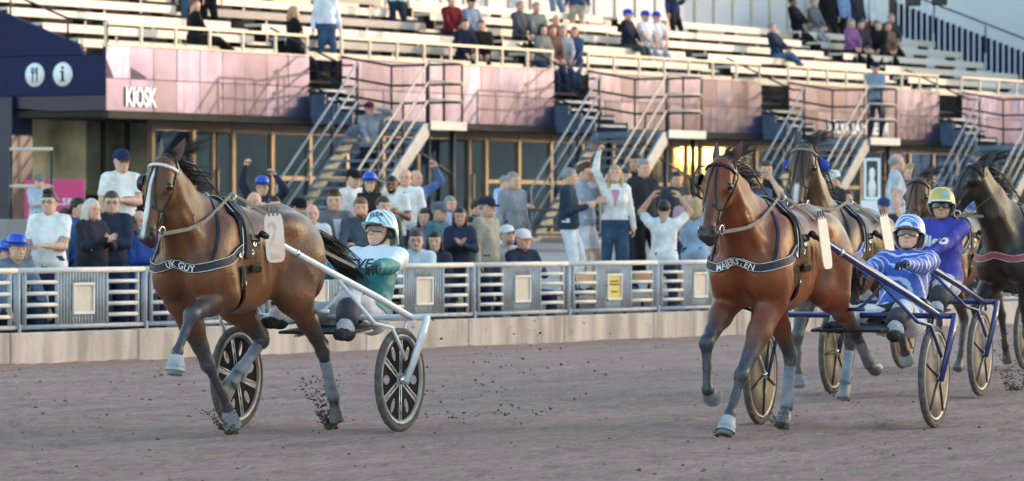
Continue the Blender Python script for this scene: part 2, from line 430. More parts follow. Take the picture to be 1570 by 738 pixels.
M_FASCIA = [fascia_mat(c, r) for c, r in (((0.052, 0.050, 0.125), 0.30), ((0.068, 0.058, 0.125), 0.34), ((0.040, 0.044, 0.122), 0.26), ((0.078, 0.062, 0.112), 0.38))]

def sbox(mb, s0, s1, w0, w1, z0, z1, O=(0, 0, 0), bev=0.0):
    mb.box(((s0 + s1) / 2 - O[0], (w0 + w1) / 2 - O[1], (z0 + z1) / 2 - O[2]), (abs(s1 - s0), abs(w1 - w0), abs(z1 - z0)), bev=bev); return mb
def stand_empty(name, s, w, z):
    return empty(name, W(s, w, z), STAND_ROT)

# ------------------------------------------------------------------ ground
def vnoise(X, Y, seed, cell):
    r = np.random.RandomState(seed).rand(257, 257); u, v = X / cell, Y / cell; i, j = np.floor(u).astype(int), np.floor(v).astype(int); fu, fv = u - i, v - j
    fu = fu * fu * (3 - 2 * fu); fv = fv * fv * (3 - 2 * fv); g = lambda a, c: r[a % 257, c % 257]
    return (g(i, j) * (1 - fu) + g(i + 1, j) * fu) * (1 - fv) + (g(i, j + 1) * (1 - fu) + g(i + 1, j + 1) * fu) * fv - 0.5
def track_z(X, Y):
    sv = (X - P0[0]) * UX + (Y - P0[1]) * UY; wv = -(X - P0[0]) * UY + (Y - P0[1]) * UX
    Z = 0.014 * vnoise(X, Y, 1, 0.9) + 0.010 * vnoise(X, Y, 2, 0.27) + 0.010 * vnoise(X, Y, 3, 0.12) + 0.011 * vnoise(X, Y, 4, 0.062)
    Z += 0.010 * np.sin(wv * 9.0 + 1.5 * vnoise(X, Y, 5, 3.0)) * (0.5 + vnoise(X, Y, 6, 4.0))            # harrow lines along the track
    rut = np.abs(vnoise(sv * 0.12, wv, 7, 0.55)); Z -= 0.014 * np.clip(0.10 - rut, 0, 1) / 0.10          # wheel ruts
    return Z, sv, wv
def ground():
    # the track: a dense patch in view, and a large skirt to the horizon
    nu = 340
    ys = np.concatenate([np.linspace(14, 23, 60, endpoint=False), np.linspace(23, 46, 500, endpoint=False), np.linspace(46, 75, 110)]); ny = len(ys); nx = nu
    U, Y = np.meshgrid(np.linspace(-1, 1, nu), ys, indexing='ij'); X = U * (Y * 0.20 + 2.0)
    Z, sv, wv = track_z(X, Y)
    edge = np.minimum((1 - np.abs(U)) * 8, np.minimum(Y - 14, 75 - Y)); fade = np.clip(edge / 1.0, 0, 1)
    # hoof prints
    rr = np.random.RandomState(4)
    for _ in range(1500):
        y = rr.uniform(24, 46); x = rr.uniform(-1, 1) * (y * 0.13 + 0.6); hw = y * 0.20 + 2.0; q0, q1 = [int((q / hw + 1) / 2 * (nu - 1)) for q in (x - 0.25, x + 0.25)]; r0, r1 = np.searchsorted(ys, (y - 0.25, y + 0.25))
        if q1 <= q0 or r1 <= r0: continue
        d = np.sqrt(((X[q0:q1, r0:r1] - x) / 0.085) ** 2 + ((Y[q0:q1, r0:r1] - y) / 0.11) ** 2)
        Z[q0:q1, r0:r1] += np.where(d < 1, -0.020 * (1 - d * d), np.clip(1.6 - d, 0, 0.6) * 0.014)
    Z += np.clip(0.02 - np.abs(wv + 0.05) * 0.15, 0, 0.02) * (1 + vnoise(X, Y, 8, 0.5))          # dirt banked against the wall foot
    Z *= fade
    V = np.stack([X, Y, Z], -1).reshape(-1, 3)
    i = np.arange((nx - 1) * (ny - 1)); a = (i // (ny - 1)) * ny + i % (ny - 1)
    F = np.stack([a, a + ny, a + ny + 1, a + 1], 1)
    me = mesh_np('track', V, F, mats=[M_TRACK]); o = link('track', me); tag(o, 'reddish grey clay racing track under the horses', kind='structure')
    # loose clods lying on it
    def clods(P, R_, seed):
        r = np.random.RandomState(seed); n = len(P); base = np.array([(1, 0, 0), (-1, 0, 0), (0, 1, 0), (0, -1, 0), (0, 0, 1), (0, 0, -1)], float)
        tri = np.array([(0, 2, 4), (2, 1, 4), (1, 3, 4), (3, 0, 4), (2, 0, 5), (1, 2, 5), (3, 1, 5), (0, 3, 5)])
        sc = R_[:, None, None] * (0.55 + 0.9 * r.rand(n, 6, 1)) * np.array((1.2, 1.2, 0.8))[None, None, :]
        V = P[:, None, :] + base[None] * sc + (r.rand(n, 6, 3) - 0.5) * R_[:, None, None] * 0.5
        return V.reshape(-1, 3), (tri[None] + (np.arange(n) * 6)[:, None, None]).reshape(-1, 3)
    r = np.random.RandomState(8); n = 1900
    y = 22 + 32 * r.rand(n) ** 0.9; x = (r.rand(n) - 0.5) * 2 * (y * 0.125 + 0.6); z, _, wv = track_z(x, y); ok = wv < -0.15
    R_ = 0.004 + 0.011 * r.rand(n) ** 4
    P = np.stack([x, y, z + R_ * 0.35], 1)[ok]; V, F = clods(P, R_[ok], 9)
    o = link('loose_clods', mesh_np('loose_clods', V, None, F, mats=[M_CLOD], smooth=False)); tag(o, 'loose dark clods scattered over the clay track', 'clods', kind='stuff')
    # dirt thrown up by the hooves
    P = []; R2 = []
    for (px, py, Y, n, up, spread) in ((508, 640, 31.2, 420, 0.36, 0.16), (356, 655, 30.4, 300, 0.16, 0.14), (1202, 650, 31.2, 160, 0.12, 0.14), (1556, 560, 38.6, 260, 0.5, 0.25), (1105, 662, 30.0, 80, 0.08, 0.1), (1295, 605, 36.4, 100, 0.1, 0.15), (700, 620, 33.0, 60, 1.1, 1.2), (820, 620, 33.5, 40, 0.7, 1.0)):
        x0 = (px - 785) * Y / FPX
        for _ in range(int(n * 2.2)):
            u = r.rand() ** 1.9; a = r.rand() * 6.28; rad = spread * (0.25 + 0.9 * u) * math.sqrt(r.rand())
            P.append((x0 + rad * math.cos(a) - 0.10 * u * (1 if n > 90 else 0), Y + rad * math.sin(a), 0.012 + up * u)); R2.append((0.0025 + 0.012 * r.rand() ** 3) * (1 - 0.35 * u))
    V, F = clods(np.array(P), np.array(R2), 10)
    o = link('flying_dirt', mesh_np('flying_dirt', V, None, F, mats=[M_CLOD], smooth=False)); tag(o, 'dark dirt thrown up by the hooves', 'dirt', kind='stuff')
    mb = MB()
    L_ = 1500
    ring = [(-4.8, 14), (4.8, 14), (17.0, 75), (-17.0, 75)]; out = [(-L_, -L_), (L_, -L_), (L_, L_), (-L_, L_)]
    vs = [(x, y, 0) for x, y in ring] + [(x, y, 0) for x, y in out]
    mb.add(vs, [(0, 4, 5, 1), (1, 5, 6, 2), (2, 6, 7, 3), (3, 7, 4, 0)])
    tag(mb.build('ground', M_TRACK), 'wide flat ground stretching away round the racing track', kind='structure')
    # lower strip behind the wall, step and sloping apron up to the building
    O = W(0, 0, 0)
    mb = MB(); s0, s1 = -16, 110
    mb.add([(s0, 0.2, 0.06), (s1, 0.2, 0.06), (s1, 1.35, 0.06), (s0, 1.35, 0.06)], [(0, 1, 2, 3)])
    o = mb.build('path', M_PLAZA); o.location = O; o.rotation_euler = (0, 0, STAND_ROT); tag(o, 'narrow paved path just behind the metal fence', kind='structure')
    mb = MB()
    ws = [1.35, 1.36, 8, 21, 40]
    vs = []; 
    for s in (s0, s1):
        vs += [(s, 1.35, 0.0), (s, 1.35, 0.50), (s, 8, terrain(8)), (s, 21.3, terrain(21.3)), (s, 70, terrain(21.3))]
    n = 5; mb.add(vs, [(i, n + i, n + i + 1, i + 1) for i in range(n - 1)])
    o = mb.build('pavement', M_STEPC); o.location = O; o.rotation_euler = (0, 0, STAND_ROT); tag(o, 'raised concrete apron sloping up to the grandstand windows', kind='structure')
ground()

# ------------------------------------------------------------------ low concrete wall and metal fence
PAN = 2.16
def barrier():
    root = stand_empty('concrete_wall', 0, 0.1, 0); tag(root, 'low pale stained concrete wall along the track edge', 'wall')
    s = -4.5; i = 0
    rr = random.Random(3)
    while s < 46:
        L_ = 2.16
        mb = MB(); sbox(mb, s + 0.006, s + L_ - 0.006, 0.0, 0.16 + rr.uniform(-.006, .006), -0.05, 0.335 + rr.uniform(-.004, .004), (0, 0.1, 0), bev=0.012)
        mb.build('concrete_block', M_WALL, root); s += L_
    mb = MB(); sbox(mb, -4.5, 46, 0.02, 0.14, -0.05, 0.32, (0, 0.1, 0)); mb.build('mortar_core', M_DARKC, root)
    f = stand_empty('metal_fence', 0, 0.06, 0); tag(f, 'galvanised metal fence of bars and slats on the concrete wall', 'fence')
    zt, zb = 0.965, 0.385
    n0, n1 = -1, 19
    w = 0.0
    rail_t = rail_b = None
    for n in range(n0, n1):
        a = n * PAN; e = a + PAN
        # post: flat steel reaching down over the wall face
        mb = MB(); mb.tube([(a, -0.03, 0.10), (a, -0.03, 0.42)], 0.018, 8); mb.tube([(a, 0.0, 0.38), (a, 0.0, zt - 0.01)], 0.036, 10)
        mb.box((a, -0.05, 0.13), (0.05, 0.02, 0.05)); mb.build('post', M_GALV, f)
        mb = MB(); mb.tube([(a + 0.012, w, zt), (e - 0.012, w, zt)], 0.030, 10); mb.build('top_rail', M_GALVW, f)
        mb = MB(); mb.tube([(a + 0.012, w, zb), (e - 0.012, w, zb)], 0.024, 10); mb.build('bottom_rail', M_GALV, f)
        for (x0, x1) in ((0.12, 0.66), (1.50, 2.04)):
            for k in range(4):
                z = zb + (zt - zb) * (k + 1) / 5 - 0.005
                mb = MB(); mb.tube([(a + x0, w, z), (a + x1, w, z)], 0.021, 8); mb.build('side_bar', M_GALVW, f)
            for x in (x0, x1):
                mb = MB(); mb.tube([(a + x, w, zb), (a + x, w, zt)], 0.022, 8); mb.build('upright', M_GALV, f)
        for k in range(15):
            x = a + 0.72 + k * (1.44 - 0.72) / 14
            hole = 0.92 < x - a < 1.24
            for (q0, q1) in (((zb, zb + 0.14), (zb + 0.43, zt)) if hole else ((zb, zt),)):
                mb = MB(); mb.tube([(x, w, q0), (x, w, q1)], 0.0145, 6); mb.build('vertical_bar', M_GALV, f)
        mb = MB()
        for z in (zb + 0.135, zb + 0.435): mb.box((a + 1.08, w - 0.022, z), (0.36, 0.03, 0.030), bev=0.005)
        for x in (0.915, 1.245): mb.box((a + x, w - 0.022, zb + 0.285), (0.03, 0.03, 0.27), bev=0.005)
        mb.build('placard_frame', M_GALVW, f)
        mb = MB(); mb.box((a + 1.08, w - 0.012, zb + 0.285), (0.298, 0.012, 0.268)); p = mb.build('placard', M_YELLOW if n == 5 else M_PLAC, f)
        if n == 5:
            mb = MB()
            for q, (zz, ww) in enumerate(((0.07, 0.20), (0.03, 0.24), (-0.06, 0.16))): mb.box((a + 1.08, w - 0.0195, zb + 0.285 + zz), (ww, 0.002, 0.022))
            mb.build('lettering', M_BLACKSTEEL, p)
            p['label'] = 'yellow printed placard'
barrier()

# ------------------------------------------------------------------ grandstand
SA, SB = 27.82, 70.2                 # the two ends of the stand
FW = 20.0                            # its front face
ZB, ZT = 3.49, 4.655                 # fascia bottom / top
ROWN, ROWG, ROWR, ROWZ = 6, 0.80, 0.30, 4.80
GAPS = [(34.18, 35.28), (43.07, 44.45), (51.94, 53.22), (60.76, 61.99)]
def text_obj(name, body, size, matx, parent, M, font_sx=1.0, extr=0.004, align='LEFT', bold=0.0):
    cu = bpy.data.curves.new(name, 'FONT'); cu.body = body; cu.size = size; cu.extrude = extr; cu.align_x = align; cu.offset = bold; cu.resolution_u = 3
    o = bpy.data.objects.new(name, cu); COL.objects.link(o)
    dg = bpy.context.evaluated_depsgraph_get(); me = bpy.data.meshes.new_from_object(o.evaluated_get(dg)); bpy.data.objects.remove(o)
    for v in me.vertices: v.co.x *= font_sx
    me.transform(M); me.materials.clear(); me.materials.append(matx)
    return link(name, me, parent)
FACE_N = Matrix(((1, 0, 0), (0, 0, -1), (0, 1, 0))).to_4x4()     # text in xy -> (s, z) facing the track (-w)
FACE_S = Matrix(((0, 0, -1), (-1, 0, 0), (0, 1, 0))).to_4x4()    # text facing -s, reading from w high to w low
def grandstand():
    O = (SA, FW, terrain(21))
    g = stand_empty('grandstand', *O); tag(g, 'long grandstand with cream bench rows above brushed metal fascia and tan framed windows', 'grandstand')
    def B(name, m, *boxes, bev=0.0, parent=g):
        mb = MB()
        for b in boxes: sbox(mb, *b, O, bev=bev)
        return mb.build(name, m, parent)
    def rz(k): return ROWZ + k * ROWR
    # tiers: stepped concrete deck
    for k in range(-3, ROWN + 1):
        w0 = FW + 0.30 + (k + 1) * ROWG if k >= -1 else FW + 0.30 + (k + 1) * ROWG
        if w0 < FW + 0.12: w0 = FW + 0.12
        w1 = FW + 0.30 + (k + 2) * ROWG
        if w1 <= w0: continue
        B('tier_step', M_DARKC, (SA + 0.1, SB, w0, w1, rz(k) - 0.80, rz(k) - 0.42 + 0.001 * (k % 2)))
    # benches between the aisles
    rr = random.Random(5); BRK = MB()
    step = (GAPS[-1][0] - GAPS[0][0]) / 3
    for k in range(-2, ROWN):
        wc = FW + 0.62 + (k + 1) * ROWG - 0.45
        if wc < FW + 0.25: continue
        s = SA + 0.15; cuts = []
        # aisles run straight up the stand, one at each stair gap and one between
        for q in range(-1, 12):
            a = GAPS[0][0] + q * step + (0.0 if k < 0 else 0.35 * (k % 3))
            if SA + 1 < a < SB - 0.5: cuts.append((a, a + 1.05))
        ends = []
        for (a, b) in cuts: ends.append((s, a)); s = b
        ends.append((s, SB - 0.2 - 0.0 * k))
        for (a, b) in ends:
            if b - a < 0.4: continue
            m = M_BENCH if rr.random() > 0.07 else M_BENCHG
            B('bench_plank', m, (a, b, wc - 0.21, wc - 0.005, rz(k) - 0.055, rz(k)), (a + 0.002, b - 0.002, wc + 0.015, wc + 0.20, rz(k) - 0.055, rz(k) + 0.003), (a, b, wc - 0.232, wc - 0.212, rz(k) - 0.155, rz(k) - 0.004), bev=0.006)
            nb = max(2, int((b - a) / 1.4)); mb = MB()
            for i in range(nb):
                x = a + 0.3 + (b - a - 0.6) * i / (nb - 1)
                sbox(mb, x - 0.03, x + 0.03, wc - 0.15, wc + 0.12, rz(k) - 0.43, rz(k) - 0.056, O)
            BRK.V += []; b0 = len(BRK.V); BRK.add(mb.V, mb.F)
        for (a, b) in cuts:        # aisle half step
            B('aisle_step', M_BENCH, (a + 0.12, b - 0.12, wc + 0.02, wc + 0.26, rz(k) - 0.16, rz(k) - 0.10), bev=0.006)
    tag(BRK.build('bench_brackets', M_BLACKSTEEL, g), kind='stuff')
    # fascia: two courses of metal panels between the stair gaps
    spans = []; s = SA
    for a, b in GAPS: spans.append((s, a)); s = b
    spans.append((s, SB))
    fr = random.Random(9)
    fas = {}
    for si, (a, b) in enumerate(spans):
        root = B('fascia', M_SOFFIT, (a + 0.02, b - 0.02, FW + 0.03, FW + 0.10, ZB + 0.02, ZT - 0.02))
        n = max(1, round((b - a) / 0.70)); ds = (b - a) / n; zm = ZB + (ZT - ZB) * 0.5
        for i in range(n):
            for (z0, z1) in ((ZB, zm), (zm, ZT)):
                mb = MB(); x0, x1 = a + i * ds + 0.004, a + (i + 1) * ds - 0.004
                M = Matrix.Rotation(R(fr.uniform(-0.9, 0.9)), 4, 'Z') @ Matrix.Rotation(R(fr.uniform(-1.0, 1.0)), 4, 'X')
                mb.box(((x0 + x1) / 2 - O[0], FW + 0.012 - O[1], (z0 + z1) / 2 - O[2]), (x1 - x0, 0.02, z1 - z0 - 0.008), M, bev=0.004)
                mb.build('fascia_panel', M_FASCIA[fr.randrange(4)], root)
        B('fascia_cap', M_CREAM, (a, b, FW - 0.02, FW + 0.12, ZT + 0.002, ZT + 0.03))
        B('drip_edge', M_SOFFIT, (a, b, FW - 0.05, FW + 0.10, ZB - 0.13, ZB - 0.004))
        # guard rail on the fascia
        zt = ZT + 0.42
        mb = MB(); sbox(mb, a, b, FW + 0.01, FW + 0.07, zt - 0.05, zt, O); r = mb.build('guard_rail', M_CREAM, g)
        n = max(2, round((b - a) / 1.0) + 1)
        for i in range(n):
            x = a + 0.03 + (b - a - 0.06) * i / (n - 1)
            mb = MB(); sbox(mb, x - 0.022, x + 0.022, FW + 0.018, FW + 0.062, ZT + 0.03, zt - 0.05, O); mb.build('baluster', M_CREAM, r)
        fas[si] = root
    T = Matrix.Translation((S(191, FW) - O[0], -0.020, 3.49 + 0.10 - O[2]))
    text_obj('kiosk_lettering', 'KIOSK', 0.47, M_WHITE, fas[0], T @ FACE_N, font_sx=0.68, extr=0.01, bold=0.012)
    T = Matrix.Translation((S(1268, FW) - O[0], -0.020, 3.49 + 0.10 - O[2]))
    text_obj('fascia_lettering', 'SOLVALLA MUSEUM', 0.42, M_WHITE, fas[3], T @ FACE_N, font_sx=0.80, extr=0.01, bold=0.012)
    # gap interiors: steps up from the landing to the tiers
    for (a, b) in GAPS:
        for i in range(5):
            z = 3.37 + i * 0.17; w0 = 19.05 + i * 0.28
            st = B('gap_step', M_STAIRSTEEL if i < 4 else M_DARKC, (a + 0.05, b - 0.05, w0, w0 + 0.27, z + 0.115, z + 0.165), bev=0.004)
        for x in (a - 0.0, b - 0.05):
            B('gap_stringer', M_STAIRNAVY, (x, x + 0.05, 19.02, 19.98, ZB - 0.12, ZB + 0.10), (x + 0.001, x + 0.049, 19.35, 19.98, ZB + 0.10, ZB + 0.27), (x + 0.002, x + 0.048, 19.65, 19.98, ZB + 0.27, ZB + 0.44))
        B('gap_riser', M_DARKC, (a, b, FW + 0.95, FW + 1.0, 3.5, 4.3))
    # underside, end wall, window front
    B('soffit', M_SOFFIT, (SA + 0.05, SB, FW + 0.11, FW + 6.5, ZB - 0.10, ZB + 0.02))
    gl = 21.0; z0, z1 = terrain(gl), 3.36
    s_first = 30.5; nm = 29; pitch = 1.275
    wf = B('window_front', M_BRASS, (s_first, SB, gl - 0.04, gl + 0.04, z1 - 0.16, z1 + 0.02), (s_first, SB, gl - 0.04, gl + 0.04, z0, z0 + 0.12), bev=0.004)
    for i in range(nm):
        s = s_first + i * pitch
        if s > SB: break
        mb = MB(); sbox(mb, s - 0.045, s + 0.045, gl - 0.055, gl + 0.055, z0 + 0.001, z1 + 0.019, O); mb.build('mullion', M_BRASS, wf)
        if i < nm - 1 and s + pitch < SB:
            door = i in (1, 8, 15)
            zt_ = 2.36
            mb = MB(); sbox(mb, s + 0.045, s + pitch - 0.045, gl - 0.035, gl + 0.035, zt_ - 0.04, zt_ + 0.04, O)
            if not door and i % 5 != 2: mb.build('transom', M_BRASS, wf)
            mb = MB(); sbox(mb, s + 0.04, s + pitch - 0.04, gl - 0.006, gl + 0.006, z0 + 0.11, z1 - 0.15, O); mb.build('pane', M_GLASS, wf)
            if door:
                mb = MB(); sbox(mb, s + pitch * 0.5 - 0.03, s + pitch * 0.5 + 0.03, gl - 0.05, gl + 0.05, z0 + 0.12, z1 - 0.16, O)
                sbox(mb, s + pitch * 0.5 + 0.06, s + pitch * 0.5 + 0.09, gl - 0.10, gl - 0.07, z0 + 0.8, z0 + 1.3, O); mb.build('door_frame', M_BRASS, wf)
    # interior seen through the glass
    B('interior_floor', M_INSIDE, (SA, SB, gl + 0.05, gl + 9, terrain(gl) - 0.02, terrain(gl) + 0.01)); B('interior_ceiling', M_CREAM, (s_first + 0.4, SB, gl + 0.06, gl + 1.45, ZB - 0.19, ZB - 0.14))
    B('interior_wall', M_INWALL, (SA, SB, gl + 1.5, gl + 1.7, terrain(gl), ZB), (s_first + 0.25, s_first + 0.35, gl + 0.1, gl + 1.45, terrain(gl), ZB - 0.1))
    rr = random.Random(21)
    for i in range(26):
        s = s_first + 0.6 + i * 1.5; ww = gl + rr.uniform(0.3, 0.9); hgt = rr.choice((0.75, 1.1, 1.9, 2.1))
        B('interior_counter', (M_DKWOOD, M_INSIDE, M_CREAM, M_WOOD)[rr.randrange(4)], (s, s + rr.uniform(0.4, 1.3), ww, ww + 0.5, terrain(gl) + 0.012, terrain(gl) + hgt))
    # left end: navy block with pictograms, raking navy wall, dark end glazing
    B('end_block', M_NAVY, (SA - 0.02, SA + 1.2, FW + 0.005, FW + 4.6, ZB + 0.28, ZT - 0.17), bev=0.01)
    mb = MB()
    vs = [(SA, FW + 0.006, ZB + 0.275), (SA, FW + 4.6, ZB + 0.275), (SA + 0.9, FW + 0.006, ZB + 0.01), (SA + 0.9, FW + 4.6, ZB + 0.01), (SA, FW + 0.006, ZB + 0.01), (SA + 0.001, FW + 1.3, ZB + 0.01)]
    mb.add([(v[0] - O[0], v[1] - O[1], v[2] - O[2]) for v in vs], [(0, 2, 4), (0, 1, 5, 4), (1, 3, 2, 0)]); mb.build('sloping_underside', M_NAVYD, g)
    # raking side wall that follows the rows
    mb = MB(); poly = [(FW + 0.0, ZT - 0.16), (FW + 0.55, ZT - 0.16), (FW + 0.6, ZT + 0.02), (FW + 7.4, ZT + 2.45), (FW + 7.4, ZB), (FW + 4.7, ZB), (FW + 4.7, ZT - 0.16)]
    P = [(p[0] - O[1], p[1] - O[2]) for p in poly]
    Mx = Matrix(((0, 0, 1, 0), (1, 0, 0, 0), (0, 1, 0, 0), (0, 0, 0, 1)))
    mb.prism(P, 0.0, 0.10, Mx); mb.build('raking_side_wall', M_NAVY, g)
    mb = MB()
    pts = [(0.05, 0.02, ZT + 0.42), (0.05, 0.9, ZT + 0.50), (0.05, 2.2, ZT + 0.98), (0.05, 7.4, ZT + 2.95)]
    mb.tube([(p[0], p[1], p[2] - O[2]) for p in pts], 0.022, 6)
    for (y, z, d) in ((0.02, ZT + 0.42, 0.55), (0.9, ZT + 0.50, 0.40), (2.2, ZT + 0.98, 0.40), (4.0, ZT + 1.66, 0.4)): mb.tube([(0.05, y, z - O[2]), (0.05, y, z - d - O[2])], 0.02, 6)
    mb.build('raking_handrail', M_BLACKSTEEL, g)
    # pictograms on the end block
    for i, px in enumerate((90, 40)):
        wc = FW + 0.95 + i * 0.63; zc = 1.4 + (350 - 114) * 80.4 / FPX
        c = Vector((-0.026, wc - O[1], zc - O[2]))
        mb = MB(); mb.lathe([(0.001, 0), (0.215, 0), (0.215, 0.012), (0.001, 0.012)], 32, Matrix.Translation(c) @ Matrix.Rotation(R(-90), 4, 'Y')); d = mb.build('round_pictogram', M_WHITE, g)
        mb = MB(); cx = -0.042
        if i == 0:
            mb.box((cx, c.y, c.z - 0.03), (0.006, 0.055, 0.19)); mb.box((cx, c.y, c.z + 0.115), (0.006, 0.055, 0.05)); mb.box((cx, c.y + 0.03, c.z + 0.055), (0.0055, 0.05, 0.025)); mb.box((cx, c.y, c.z - 0.115), (0.0065, 0.11, 0.025))
        else:
            mb.box((cx, c.y + 0.045, c.z - 0.05), (0.006, 0.026, 0.17)); mb.box((cx, c.y + 0.045, c.z + 0.045), (0.0062, 0.075, 0.03))
            for q in (-1, 0, 1): mb.box((cx, c.y + 0.045 + q * 0.03, c.z + 0.095), (0.006, 0.014, 0.075))
            mb.box((cx, c.y - 0.05, c.z - 0.04), (0.006, 0.024, 0.19)); mb.box((cx, c.y - 0.045, c.z + 0.07), (0.0062, 0.045, 0.13), bev=0.002)
        mb.build('pictogram_symbol', M_NAVY, d)
    # recessed end glazing under the block
    we = [gl + i * 0.55 for i in range(9)]
    se = s_first - 0.0
    eg = B('end_glazing', M_BRASS, (se - 0.04, se + 0.04, gl + 0.06, gl + 4.6, 2.02, 2.10))
    for i, w in enumerate(we[1:]):
        mb = MB(); sbox(mb, se - 0.05, se + 0.05, w - 0.03, w + 0.03, terrain(gl), ZB - 0.11, O); mb.build('end_mullion', M_BLACKSTEEL if i % 3 else M_SOFFIT, eg)
    mb = MB(); sbox(mb, se - 0.006, se + 0.006, gl + 0.08, gl + 4.6, 2.10, ZB - 0.11, O); mb.build('end_pane', M_GLASS, eg)
    B('end_plinth', M_SOFFIT, (se - 0.02, se + 0.1, gl + 0.06, gl + 4.6, terrain(gl), 2.02))
    B('end_pillar', M_NAVYD, (SA - 0.1, SA + 0.5, FW + 2.05, FW + 4.5, terrain(gl) + 0.0, ZB + 0.27))
    # right end: raking navy slats, white building wall
    s1 = SB
    rk = B('raking_slat_fence', M_NAVYD, (s1 + 0.05, s1 + 0.10, FW + 0.3, FW + 0.34, 4.2, 4.3))
    for i in range(46):
        w = FW + 0.2 + i * 0.17; z = 5.15 + (w - FW) * (ROWR / ROWG)
        mb = MB(); sbox(mb, s1 + 0.02, s1 + 0.06, w, w + 0.10, z - 0.85, z, O); mb.build('slat', M_NAVY, rk)
    mb = MB(); mb.tube([(s1 + 0.04 - O[0], 0.2, 5.55 - O[2]), (s1 + 0.04 - O[0], 8.0, 5.55 + 7.8 * ROWR / ROWG - O[2])], 0.024, 6)
    for i in range(6):
        w = 0.4 + i * 1.5; mb.tube([(s1 + 0.04 - O[0], w, 5.5 + (w - .2) * ROWR / ROWG - O[2]), (s1 + 0.04 - O[0], w, 4.7 + w * ROWR / ROWG - O[2])], 0.02, 6)
    mb.build('raking_handrail', M_BLACKSTEEL, g)
    # glazed wall behind the top row
    wt = FW + 0.30 + (ROWN + 1) * ROWG; zt0 = rz(ROWN) - 0.42
    back = B('back_wall_frame', M_CREAM, (SA, SB - 3.5, wt + 0.10, wt + 0.2, zt0, zt0 + 0.18), (SA, SB - 3.5, wt + 0.10, wt + 0.2, zt0 + 2.9, zt0 + 3.05))
    n = int((SB - 3.5 - SA) / 0.95)
    for i in range(n):
        s = SA + 0.3 + i * 0.95
        mb = MB(); sbox(mb, s - 0.025, s + 0.025, wt + 0.08, wt + 0.2, zt0 + 0.18, zt0 + 2.9, O); mb.build('back_mullion', M_CREAM, back)
        mb = MB(); sbox(mb, s + 0.03, s + 0.92, wt + 0.13, wt + 0.16, zt0 + 0.18, zt0 + 2.9, O); mb.build('back_panel', M_WHITEW, back)
    bw = B('back_corner_wall', M_DKWOOD, (SB - 3.45, SB + 0.02, wt + 0.1, wt + 0.3, zt0 - 0.1, zt0 + 3.0))
    B('poster', M_WHITE, (SB - 2.9, SB - 0.5, wt + 0.06, wt + 0.095, zt0 + 0.62, zt0 + 2.0))
grandstand()

def white_building():
    s0 = SB + 3.0; b = stand_empty('white_building', s0, 16, 0); tag(b, 'pale blue white building wall beyond the right end of the stand', 'building')
    O = (s0, 16, 0)
    mb = MB(); sbox(mb, s0, s0 + 12, 14, 34, 0.3, 14, O); mb.build('wall', M_WHITEW, b)
    for i, wc in enumerate((26.2, 27.0)):
        mb = MB(); sbox(mb, s0 - 0.03, s0 + 0.02, wc - 0.3, wc + 0.3, 7.35, 9.0, O); f = mb.build('window', M_WHITE, b)
        mb = MB(); sbox(mb, s0 - 0.045, s0 - 0.031, wc - 0.24, wc + 0.24, 7.42, 8.95, O); mb.build('pane', M_BLACKSTEEL, f)
white_building()

